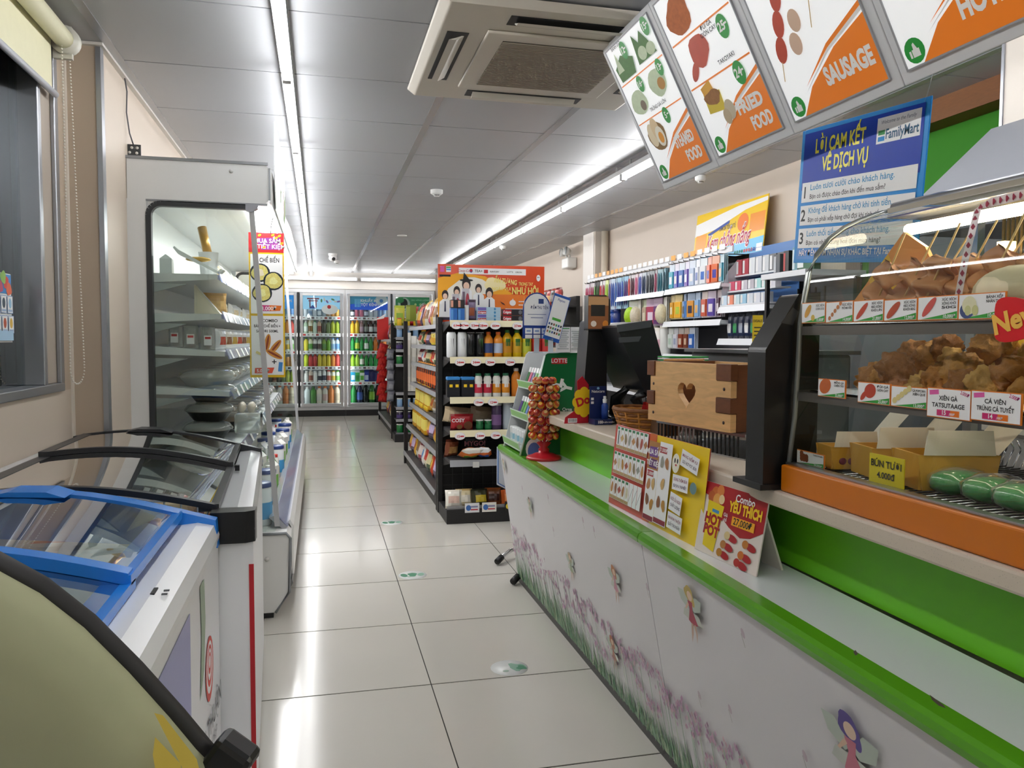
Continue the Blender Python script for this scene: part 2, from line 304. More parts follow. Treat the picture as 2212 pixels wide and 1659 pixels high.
hs = thing('header_sign', 'glossy white shelf-top sign above the open cooler', 'sign', (-.185, 3.75, 1.9), pi / 2)
part('board', hs, lambda b: b.prism([(0, .1), (.06, .34), (1.15, .35), (1.0, .06), (2.0, .12), (3.5, .12), (3.5, -.06), (.1, -.05)], 'y', 0, .004, M('F6F7F7', .15)))
P = Print(); P.poly([(.9, .03), (1.05, .2), (1.1, .1), (1.0, .0)], M('A8D080')); P.poly([(.75, .3), (.85, .3), (1.0, .05), (.95, .05)], M('E6B8B4')); P.poly([(.5, .06), (.62, .2), (.6, .05)], M('B9D8A0')); P.done(hs)
hp = thing('hanging_poster', 'tall yellow-edged noodle and bread combo poster hanging from the cooler', 'poster', (-.238, 3.95, 1.42))
part('card', hp, lambda b: b.box(-.08, .08, 0, .003, -.345, .338, YEL))
part('hook', hp, lambda b: b.tube([(.02, 0, .335), (.022, .005, .37), (.03, .01, .41)], .0025, BLK, 5))
def combo(P):
    P.rect(0, .292, .16, .092, RED); P.rect(.012, .3, .1, .03, M('7B2A86'), .06); P.rect(.02, .272, .09, .026, M('9A3A9A'), .03); P.text('MUA SẮM', .005, .291, .02, PW, bold=.02); P.text('TIẾT KIỆM', .022, .264, .02, PW, bold=.02)
    for x, z in ((.06, .325), (.07, .29), (.03, .328), (-.03, .326), (-.01, .27), (.045, .315)): P.ell(x, z, .008, .005, YEL, .5); P.ell(x, z, .004, .0025, ORA, .5)
    P.rect(0, .098, .146, .28, PW); P.text('MÌ CHẾ BIẾN', 0, .2, .021, TXT, bold=.02, w=.115)
    for x, z in ((-.03, .15), (.03, .112), (-.022, .055)):
        P.ell(x, z, .046, .044, M('18222E')); P.ell(x, z, .039, .037, M('D8CC74', .6, nz=.35, sc=120), wob=.05); P.ell(x, z, .018, .017, M(['E9DFC4', 'B8542E', 'E4E29A'][int(z * 100) % 3], .6, nz=.2, sc=200), wob=.12)
    P.poly([(-.03, -.03), (.06, -.028), (.066, -.004), (-.028, -.002)], M('C8387A')); P.poly([(.01, -.03), (.06, -.028), (.066, -.004), (.012, -.002)], ORA); P.text('3.000Đ', .01, -.026, .018, PW, bold=.02)
    P.rect(0, -.193, .146, .28, PW); P.text('COMBO', .012, -.082, .014, TXT, bold=.02); P.text('BÁNH CHẾ BIẾN +', .0, -.107, .013, TXT, bold=.02, w=.12); P.text('SATORI 500ML', 0, -.131, .013, TXT, bold=.02, w=.1)
    for x, z, a in ((.0, -.18, 1.4), (.035, -.2, .9), (.03, -.235, -.5)): P.ell(x, z, .042, .014, M('C98A3A', .6, nz=.25, sc=80), a); P.ell(x, z, .036, .005, M('8A3A1E'), a)
    P.rect(-.03, -.235, .05, .012, M('E6D890'), -.5); P.text('+', .03, -.285, .03, TXT); P.rect(.058, -.295, .018, .045, M('3E8AD0'), -.1); P.poly([(-.06, -.325), (.02, -.325), (.03, -.298), (-.058, -.3)], M('E0563A')); P.text('5.000Đ', -.02, -.32, .015, PW, bold=.02)
P = Print(); combo(P); P.done(hp)
bk = thing('wall_bracket', 'small black perforated bracket standing on the cooler top', 'bracket', (-.758, 3.70, 2.03), .0)
part('plate', bk, lambda b: b.box(-.022, .03, -.003, .003, -.005, .048, M('3A3C3E', .5)))
part('hole', bk, lambda b: [b.tube([(x, -.0045, z), (x, -.003, z)], .006, M('DAD6CE', .5), 10) for x, z in ((-.005, .034), (-.014, .014), (.014, .012), (.016, .034))])
cb = part('power_cable', None, lambda b: b.tube([(-.755, 3.70, 2.07), (-.767, 3.68, 2.12), (-.773, 3.66, 2.2), (-.765, 3.64, 2.28), (-.77, 3.62, HC)], .003, M('55565A', .5), 6)); tag(cb, 'thin grey cable running from the black bracket to the ceiling', 'cable')
# ---- chest freezers
def basket(b, x0, x1, y0, y1, z0, z1, m):
    for z in (z1, (z0 + z1) / 2): b.tube([(x0, y0, z), (x1, y0, z), (x1, y1, z), (x0, y1, z), (x0, y0, z)], .004, m, 5)
    k = 10
    for i in range(k + 1):
        x = x0 + (x1 - x0) * i / k; b.tube([(x, y0, z1), (x, y0, z0), (x, y1, z0), (x, y1, z1)], .0025, m, 4)
def freezer(name, label, y0, y1, xb, xf, zb, zf, fr, body, rail, ybar, sk):
    f = thing(name, label, 'freezer', (0, 0, 0)); W_ = xf - xb; LIN = M('C9CDD2', .5)
    top = lambda t: zb + (zf - zb) * t + .05 * sin(pi * t) * (1 - .25 * t)
    def bd(b):
        b.box(xf - .03, xf, y0, y1, .06, zf - .05, body); b.box(xb, xb + .03, y0, y1, .06, zb - .03, body)
        b.box(xb + .03, xf - .03, y0 + .001, y0 + .04, .06, zf - .051, body); b.box(xb + .03, xf - .03, y1 - .04, y1 - .001, .06, zf - .051, body); b.box(xb + .03, xf - .03, y0 + .04, y1 - .04, .061, .12, body)
        b.box(xb + .03, xf - .03, y0 + .04, y1 - .04, .12, .36, LIN)
    part('body', f, bd); part('plinth', f, lambda b: b.box(xb + .03, xf - .03, y0 + .04, y1 - .04, 0, .06, BLK))
    part('front_rail', f, lambda b: b.prism([(xf - .085, zf - .05), (xf + .002, zf - .05), (xf + .004, zf - .03), (xf - .004, zf), (xf - .04, zf + .008), (xf - .085, zf + .004)], 'y', y0, y1, rail))
    part('back_rail', f, lambda b: b.box(xb, xb + .06, y0, y1, zb - .05, zb + .004, rail))
    n = 14
    for yy, dz in ((y0, -.03 if sk else .012), (y1 - .035, .012)):
        part('end_rim', f, lambda b: b.prism([(xb, zb - .06)] + [(xb + W_ * i / n, top(i / n) + dz) for i in range(n + 1)] + [(xf + .004, zf - .055)], 'y', yy, yy + .035, fr))
    ta, tb = .06, .88
    for j, (a, c, dz) in enumerate(((ybar - .02, y1 - .04, .012), (y0 + .04, ybar + .02, -.002))):
        X = [xb + W_ * (ta + (tb - ta) * i / n) for i in range(n + 1)]; Z_ = [top(ta + (tb - ta) * i / n) + dz for i in range(n + 1)]
        def fm(b):
            for ya, yb_, hh in ((a, a + (.036 if fr is BF else .022), .004 if j == 0 and fr is BF else -.002), (c - .03, c, 0)):
                b.prism([(X[i], Z_[i] - .012) for i in range(n + 1)] + [(X[i], Z_[i] + .005 + hh) for i in range(n, -1, -1)], 'y', ya, yb_, fr)
            b.box(X[n] - .045, X[n] + .004, a + .003, c - .003, Z_[n] - .013, Z_[n] + .005, fr); b.box(X[0] - .002, X[0] + .035, a + .003, c - .003, Z_[0] - .014, Z_[0] + .006, fr)
        ld = part('lid_frame', f, fm)
        part('pane', ld, lambda b: b.add([(X[i], y, Z_[i] + .001) for y in (a + .03, c - .02) for i in range(n + 1)], [(i, i + 1, n + 2 + i, n + 1 + i) for i in range(n)], GLASS('D4E0E8', 2.2), True))
        if j == 0: part('lid_handle', ld, lambda b: b.prism([(X[4], Z_[4] + .004), (X[5], Z_[5] + .013), (X[7], Z_[7] + .015), (X[8], Z_[8] + .006)], 'y', c - .075, c + .01, fr))
    return f
def skew(f, y0, xb, xf, sk):
    for o in f.children_recursive:
        for v in o.data.vertices: v.co.x -= sk * max(0, v.co.y - y0) * max(0, (v.co.x - xb) / (xf - xb))
WF = M('ECEDF0', .3); BF = M('1F7FE0', .25); KF = M('2B2D31', .35)
fb = freezer('chest_freezer', 'black-trimmed white chest freezer beside the open cooler', 2.045, 3.24, -.882, -.163, .885, .82, KF, WF, M('D4D7DA', .25, .2), 2.72, .05)
part('corner_cap', fb, lambda b: b.prism([(-.262, 2.03), (-.18, 2.03), (-.158, 2.045), (-.155, 2.09), (-.262, 2.09)], 'z', .757, .835, M('17181A', .3)), bev=.004)
part('red_stripe', fb, lambda b: b.box(-.174, -.1625, 2.0425, 2.0455, .1, .70, M('B8202A', .4)))
part('lock', fb, lambda b: b.box(-.24, -.225, 2.70, 2.72, .83, .848, BLK))
part('wire_basket', fb, lambda b: basket(b, -.8, -.3, 2.1, 2.6, .6, .76, M('C8CACC', .3, .5)))
skew(fb, 2.045, -.882, -.163, .05)
fa = freezer('chest_freezer', 'white chest freezer with bright blue lid frames in the foreground', .42, 2.02, -.882, -.243, .885, .815, BF, WF, WF, 1.47, 0)
part('keyhole', fa, lambda b: (b.box(-.284, -.277, 1.44, 1.475, .822, .8245, BLK), b.box(-.265, -.256, 1.455, 1.46, .822, .8243, M('55585C')), b.box(-.265, -.256, 1.435, 1.44, .822, .8243, M('55585C'))))
P = Print(-.001)
LV = M('8C90C8', .3); G1 = M('8FA88A', .35)
P.poly([(-.8, -.36), (.23, -.36), (.25, .3), (-.8, .3)], LV); P.poly([(-.8, .1), (-.02, .06), (.02, .18), (-.1, .28), (-.8, .3)], M('9DB49A', .35)); P.poly([(.1, -.36), (.22, -.36), (.22, -.05), (.17, -.2)], M('8FB9A8', .35))
P.poly([(.38, .31), (.44, .31), (.45, .22), (.42, .12), (.36, .08), (.39, .2)], G1)
for r_, m_ in ((.062, 'D2453A'), (.05, 'F0F0F0'), (.04, 'D2453A'), (.03, 'F0F0F0'), (.021, 'D2453A'), (.012, 'F0F0F0')): P.ell(.5, .09 + (.062 - r_) * .3, r_, r_ * 1.15, M(m_))
P.text('ĐẠI THUẬN', .5, -.06, .05, M('44464C'), bold=0); P.text('CORP', .55, -.11, .03, M('8A8C92'), bold=0)
P.done(fa, (-.243, 1.33, .44), (0, 0, pi / 2))
def pack(name, lab, cat, x, y, z, w, d, h, cols, rz=0, group=None):
    t = thing(name, lab, cat, (x, y, z), rz, group); part('wrapper', t, lambda b: b.box(-w / 2, w / 2, -d / 2, d / 2, 0, h, M(cols[0], .25)), bev=min(w, d, h) * .25)
    part('print', t, lambda b: b.box(-w * .3, w * .3, -d * .3, d * .3, h * .4, h + .001, M(cols[1], .3))); return t
ic = [('7A2E2A', 'C8A060'), ('C23B2E', 'F0E0C0'), ('5A4030', 'B89050'), ('D8D8DA', '7A8AA0'), ('3E6A4A', 'D8E0D0'), ('E2C9A0', 'B0402E')]
nm_ = ['dark red', 'bright red', 'brown', 'silver', 'green', 'cream']
for j in range(4):
    for i in range(3):
        c = (i * 2 + j) % 6; pack('frozen_food_pack', '%s frozen pack, %s from aisle, %s row back, in black-trimmed freezer' % (nm_[c], ORD[2 - i], ORD[j]), 'food pack', -.72 + i * .2, 2.22 + j * .27, .365, .17, .22, .28 + .05 * ((i + j) % 3), ic[c], .1 * (i - 1), 'packs in the black-trimmed freezer')
for j in range(4):
    for i in range(3):
        c = (i + j * 2 + 3) % 6; pack('ice_cream_pack', '%s ice cream pack, %s from aisle, %s row back, in blue-lidded freezer' % (nm_[c], ORD[2 - i], ORD[j]), 'ice cream', -.74 + i * .19, .75 + j * .32, .365, .15, .24, .16 + .05 * ((i + j) % 3), ic[c], .08 * (1 - i), 'packs in the blue-lidded freezer')
part('wire_basket', fa, lambda b: basket(b, -.8, -.3, 1.0, 1.4, .6, .76, M('C8CACC', .3, .5)))
# ---- bag in the near corner
bg = thing('bag', 'olive fabric bag with thick black piping in the near left corner', 'bag')
OL = M('9C9C7C', .75, nz=.12, sc=9); rim = [(-430, 1560), (-330, 1370), (-200, 1260), (-100, 1203), (0, 1207), (100, 1262), (200, 1340), (300, 1440), (390, 1540), (450, 1612), (505, 1668), (535, 1740), (520, 1810), (440, 1842), (200, 1846), (-100, 1848), (-330, 1842), (-440, 1780), (-460, 1660)]
YB_ = .62; R3 = [pix(u - 14, v + 8, YB_) for u, v in rim]; cc = sum(R3, Vector()) / len(R3); vd = (cc - Vector((0, 0, CAMH))).normalized()
def bagb(b):
    n = len(R3); vs = []; rings = [(.35, .05), (.7, .04), (.92, .02), (1, 0), (.97, -.05), (.9, -.09), (.5, -.11)]
    for s, d in rings: vs += [cc + (p - cc) * s - vd * d for p in R3]
    fs = [tuple(range(n))[::-1], tuple(range((len(rings) - 1) * n, len(rings) * n))]
    for j in range(len(rings) - 1): fs += [(j * n + i, j * n + (i + 1) % n, (j + 1) * n + (i + 1) % n, (j + 1) * n + i) for i in range(n)]
    b.add(vs, fs, OL, True)
part('bag_body', bg, bagb)
part('piping', bg, lambda b: b.tube([p - vd * .003 for p in R3 + R3[:1]], .0088, M('1A1718', .6, nz=.3, sc=60), 8))
part('buckle', bg, lambda b: b.box(-.016, .016, -.012, .012, -.014, .016, M('101012', .35)), pix(487, 1640, YB_) - vd * .016, (0, .6, -.3), .005)
for q in ([(333, 1540), (352, 1545), (425, 1640), (440, 1700), (415, 1700)], [(335, 1592), (390, 1650), (400, 1720), (345, 1720), (330, 1630)]):
    part('yellow_stripe', bg, lambda b: b.add([pix(u, v, YB_ - .048) for u, v in q], [tuple(range(len(q)))], M('D2B84E', .6)))
# ---------------------------------------------------------------- goods
_gm = {}
def cached(key, fn):
    if key not in _gm:
        b = MB(); fn(b); _gm[key] = b.mesh(str(key[0]))
    return _gm[key]
PROF = {'pet': [(.9, 0), (1, .03), (.97, .3), (1, .36), (1, .68), (.92, .75), (.55, .85), (.44, .88), (.44, .9)],
        'cola': [(.9, 0), (1, .05), (.88, .3), (1, .5), (.95, .62), (.5, .84), (.4, .88), (.4, .9)],
        'milk': [(.95, 0), (1, .03), (1, .55), (.85, .64), (1, .7), (.85, .84), (.62, .9), (.62, .91)],
        'glass': [(.95, 0), (1, .03), (1, .52), (.8, .62), (.38, .75), (.34, .92)], 'tub': [(.92, 0), (1, .05), (1, .86), (.9, .9), (.9, .91)],
        'oil': [(.9, 0), (1, .04), (1, .35), (.88, .45), (1, .55), (.92, .66), (.42, .84), (.38, .9)]}
def bot(b, kind, h, r, body, cap, lab, n=10, lz=(.16, .55)):
    if kind == 'can':
        b.lathe([(r * .82, 0), (r, h * .05), (r, h * .9), (r * .84, h * .97)], body, n); b.lathe([(0, 0), (r * .82, 0)], body, n); b.lathe([(r * .84, h * .97), (r * .8, h), (r * .7, h * .975), (0, h * .975)], cap, n)
    elif kind == 'carton':
        b.box(-r, r, -r, r, 0, h * .8, body); b.prism([(-r, h * .8), (r, h * .8), (.003, h * .95), (.003, h), (-.003, h), (-.003, h * .95)], 'x', -r, r, cap)
    elif kind == 'box':
        b.box(-r, r, -r * .7, r * .7, 0, h, body); b.box(-r * .6, r * .6, -r * .72, r * .72, h * .97, h * 1.003, cap)
    else:
        pr = PROF[kind]; b.lathe([(0, 0)] + [(a * r, z * h) for a, z in pr], body, n)
        rc = max(pr[-1][0] * 1.12, .3) * r; b.lathe([(rc, h * .895), (rc, h * .985), (rc * .9, h), (0, h)], cap, n)
    if lab and kind not in ('carton', 'box'): b.lathe([(r * 1.012, h * lz[0]), (r * 1.012, h * lz[1])], lab, n)
    if lab and kind in ('carton', 'box'): b.box(-r * .7, r * .7, -r * (1.01 if kind == 'carton' else .715), r * .5, h * lz[0], h * lz[1], lab)
def drink(name, label, loc, spec, group, rz=0):     # one mesh for far ones
    kind, h, r, body, cap, lab = spec
    me = cached((name,) + spec, lambda b: bot(b, kind, h, r, M(body, .2), M(cap, .35), M(lab, .35) if lab else None))
    o = O(name, me, None, loc, (0, 0, rz)); return tag(o, label, 'bottle' if 'bottle' in name else name.split('_')[-1], group)
def drink_p(name, label, loc, spec, group, rz=0, art=None, n=16):
    kind, h, r, body, cap, lab = spec; t = thing(name, label, name.split('_')[-1], loc, rz, group)
    O('container', cached((name, 'b') + spec, lambda b: bot(b, kind, h, r, M(body, .18), M(body, .18), None, n)), t)
    if kind not in ('carton', 'box'):
        rc = (r * .82 if kind == 'can' else max(PROF[kind][-1][0] * 1.16, .3) * r)
        O('cap', cached((name, 'c') + spec, lambda b: b.lathe([(rc, h * .9), (rc, h * .99), (rc * .9, h * 1.004), (0, h * 1.004)] if kind != 'can' else [(rc * 1.03, h * .965), (rc, h * 1.001), (rc * .85, h * .98), (0, h * .98)], M(cap, .35), n)), t)
    if lab: O('wrap_label', cached((name, 'l') + spec, lambda b: (b.lathe([(r * 1.014, h * .18), (r * 1.014, h * .56)], M(lab, .35), n) if kind not in ('carton', 'box') else b.box(-r * .75, r * .75, -r * 1.01, r * .5, h * .2, h * .6, M(lab, .35)))), t)
    if art: O('emblem', cached((name, 'a') + spec + (art,), lambda b: b.add([(r * 1.02 * sin(a), -r * 1.02 * cos(a), z * h) for z in (.42, .68) for a in (-.5, -.17, .17, .5)], [(0, 1, 5, 4), (1, 2, 6, 5), (2, 3, 7, 6)], M(art, .35))), t)
    return t
def pouch(b, w, h, d, c0, c1, c2, nu=6, nv=8):
    vs = []
    for s in (-1, 1):
        for j in range(nv + 1):
            for i in range(nu + 1):
                u, v = i / nu * 2 - 1, j / nv * 2 - 1; t = d / 2 * (1 - abs(u) ** 3) ** .6 * (1 - abs(v) ** 4) * (1 + .12 * sin(7 * u + 5 * v)); vs.append((u * w / 2 * (1 - .05 * (1 - v * v)), s * t, (v + 1) / 2 * h))
    k = (nu + 1) * (nv + 1)
    for s in (0, 1):
        for j in range(nv):
            for i in range(nu):
                q = [s * k + j * (nu + 1) + i, s * k + j * (nu + 1) + i + 1, s * k + (j + 1) * (nu + 1) + i + 1, s * k + (j + 1) * (nu + 1) + i]
                m = c2 if j in (0, nv - 1) else (c1 if 2 <= j <= nv - 4 and 1 <= i <= nu - 2 else c0)
                b.add([vs[a] for a in q], [(0, 1, 2, 3) if s == 0 else (3, 2, 1, 0)], m, True)
def bag(name, label, loc, dims, cols, group, rot=(0, 0, 0), cat='snack bag', r=.28):
    me = cached((name,) + dims + cols, lambda b: pouch(b, *dims, *[M(c, r) for c in cols])); o = O(name, me, None, loc, rot); return tag(o, label, cat, group)
# ---- goods in the open cooler
CL = GLASS('F0F2F0', 1.6, .06, .3, 'EEF2F0')
def wedge(b, w, d, h, m, m2): b.prism([(0, 0), (d, 0), (0, h)], 'y', -w / 2, w / 2, m); b.prism([(d * .12, .004), (d * .8, .004), (d * .12, h * .82)], 'y', -w / 2 - .001, -w / 2, m2)
def sandwich(label, loc, rz, grp, c=('E9E6DC', 'E6C98A')):
    t = thing('sandwich_pack', label, 'sandwich', loc, rz, grp)
    O('wrapper', cached(('sw',) + c, lambda b: wedge(b, .07, .11, .13, M(c[0], .3), M(c[1], .6))), t); O('paper_label', cached(('swl',), lambda b: b.add([(.09, -.02, .025), (.09, .02, .025), (.03, .02, .096), (.03, -.02, .096)], [(0, 1, 2, 3)], PW)), t)
tr = thing('paper_tray', 'white paper food tray tilted on the top cooler shelf', 'tray', (-.50, 3.80, 1.545), 0, None)
part('tray', tr, lambda b: b.prism([(-.1, .105), (-.115, .12), (-.12, .112), (-.1, .085), (.07, -.0), (.09, .02), (.075, .024), (.065, .014)], 'y', -.03, .04, M('E8EBE8', .4)))
part('food', tr, lambda b: b.ell((-.02, 0, .066), (.055, .025, .012), M('C9A24A', .5, nz=.2), 10, 6))
for o_ in tr.children: o_.rotation_euler = (0, .0, 0)
cup = thing('paper_cup', 'white cup with a golden straw bundle on the top cooler shelf', 'cup', (-.5, 3.98, 1.54))
part('cup_body', cup, lambda b: b.lathe([(0, 0), (.035, 0), (.045, .12), (.048, .12)], M('E9EBEA', .4), 14)); part('bundle', cup, lambda b: b.tube([(0, 0, .1), (-.03, .02, .24)], .02, M('A8803A', .3, .4), 8))
bx = thing('juice_carton', 'small pale carton at the back of the top cooler shelf', 'carton', (-.655, 3.82, 1.54)); part('carton_body', bx, lambda b: b.box(-.025, .025, -.03, .03, 0, .07, M('C9CFCC', .4))); part('gable', bx, lambda b: b.prism([(-.025, .07), (.025, .07), (.0, .09)], 'y', -.03, .03, M('D9DEDC', .4)))
for k in range(12):
    y = 3.95 + k * .28
    if k: sandwich('wrapped sandwich, %s from the near end of the top cooler shelf' % ORD[k], (-.54, y, 1.54), .1 * (k % 3 - 1), 'sandwiches on the top cooler shelf')
sandwich('large open sandwich wedge near the glass on the second cooler shelf', (-.535, 3.80, 1.367), 0, None, ('CFC8B2', 'D8CFB8'))
bag('bread_bag', 'small tan bread bag beside the sandwich on the second cooler shelf', (-.47, 3.93, 1.37), (.11, .1, .06), ('C79A50', 'D8B070', 'B98A40'), None, (0, 0, .4), 'bread')
for k in range(11): bag('bun_bag', 'wrapped white bun, %s from the near end of the second cooler shelf' % ORD[k], (-.5, 4.15 + k * .28, 1.37), (.15, .09, .06), ('E4E2DA', 'D9C49A', 'EDEDE8'), 'buns on the second cooler shelf', (0, 0, pi / 2 + .2 * (k % 3 - 1)), 'bun')
for k, x in enumerate((-.62, -.555, -.485)):
    t = thing('snack_pouch', 'clear pouch with brown sausage and white label, %s from the back wall near the glass' % ORD[k], 'pouch', (x, 3.79, 1.222 - .006 * k), .15 * (k - 1), 'sausage pouches by the glass')
    O('wrapper', cached(('spw',), lambda b: pouch(b, .062, .1, .03, CL, CL, CL)), t); O('sausage', cached(('sps',), lambda b: b.ell((0, 0, .035), (.02, .009, .034), M('8A4A2A', .4, nz=.2), 10, 7)), t)
    O('paper_label', cached(('spl',), lambda b: (b.box(-.016, .016, -.0165, -.0155, .018, .062, PW), b.box(-.012, .012, -.017, -.0164, .046, .056, RED))), t)
for k in range(12): bag('snack_pouch', 'white snack pouch leaning on the rail, %s along the third cooler shelf' % ORD[k], (-.45, 3.93 + k * .27, 1.205), (.13, .1, .04), ('E6E8E8', ['C8442E', '8A5A3A', 'D8B24A'][k % 3], 'EFF0F0'), 'pouches on the third cooler shelf', (0, 0, pi / 2 - .2))
def dome(label, loc, grp, base='2A2A2C', top=None, s=1):
    t = thing('food_container', label, 'container', loc, 0, grp)
    O('bowl', cached(('bowl', base, s), lambda b: b.lathe([(0, 0), (.07 * s, 0), (.1 * s, .04), (.108 * s, .042)], M(base, .3), 20)), t)
    O('food', cached(('bowlf', s, top), lambda b: b.ell((0, 0, .032), (.09 * s, .09 * s, .02), M(top or '9A6A4A', .6, nz=.3, sc=60), 12, 6)), t)
    O('clear_lid', cached(('dome', s), lambda b: b.lathe([(.11 * s, .043), (.112 * s, .05), (.095 * s, .072), (.06 * s, .082), (0, .084)], CL, 20)), t)
dome('clear-lidded food platter closest to the glass on the fourth cooler shelf', (-.5, 3.86, 1.04), None, 'B4B8B6', '8A8E86', 1.15)
for k in range(10): dome('clear-lidded salad tray, %s behind the platter on the fourth cooler shelf' % ORD[k], (-.49, 4.14 + k * .3, 1.04), 'trays on the fourth cooler shelf', 'C0C4C2', '7A8A4A')
for k in range(3): dome('black noodle bowl under cling film, %s from the bottom of the near stack' % ORD[k], (-.5 + .01 * k, 3.86, .80 + .086 * k), 'near stack of black bowls', '1C1C1E', ['6A4A3A', '9A7A5A', 'B0404A'][k])
for k in range(9): dome('black noodle bowl, %s behind the near stack on the fifth cooler shelf' % ORD[k], (-.46, 4.28 + k * .31, .80), 'bowls along the fifth cooler shelf', '1C1C1E', 'A06A4A')
et = thing('egg_tray', 'clear tray standing under the white eggs', 'tray', (-.34, 4.06, .80)); part('tray', et, lambda b: (b.box(-.06, .06, -.05, .12, 0, .1, CL),), bev=.01)
for i in range(2):
    for j in range(2):
        o = part('egg', None, lambda b: b.ell((0, 0, .024), (.019, .019, .025), M('D9CFC4', .45), 12, 8), (-.37 + .045 * i, 4.05 + .06 * j, .90)); tag(o, 'white egg in the cooler tray, %s from the wall in the %s row' % (ORD[i], ORD[j]), 'egg', 'eggs in the cooler tray')
DK = [('milk_jug', ('tub', .2, .05, 'E9EEF2', '1E3A7A', '4AA0D8'), 'white milk jug with blue label'), ('milk_carton', ('carton', .2, .035, 'F0F0EC', 'F0F0EC', '7AB850'), 'white milk carton with green panel'), ('yogurt_bottle', ('milk', .17, .03, 'EFEFEA', 'C8342E', 'D8A04A'), 'white yogurt bottle with red cap'), ('juice_bottle', ('pet', .19, .032, '3E7A2E', 'E8E8E0', 'C8D84A'), 'green juice bottle with white cap')]
for row, x in ((0, -.27), (1, -.36)):
    for k in range(18):
        a = DK[(k * 2 + k // 3 + row * 3) % 4]; y = 3.85 + k * .19
        drink(a[0], '%s, %s from near end, %s deck row' % (a[2], ORD[k], ('front', 'rear')[row]), (x, y, .39), a[1], 'drinks on the cooler deck', 1.2)
part('deck_lining', ck, lambda b: b.box(-.74, -.24, CY0 + .06, CY1 - .06, .386, .3895, CI))
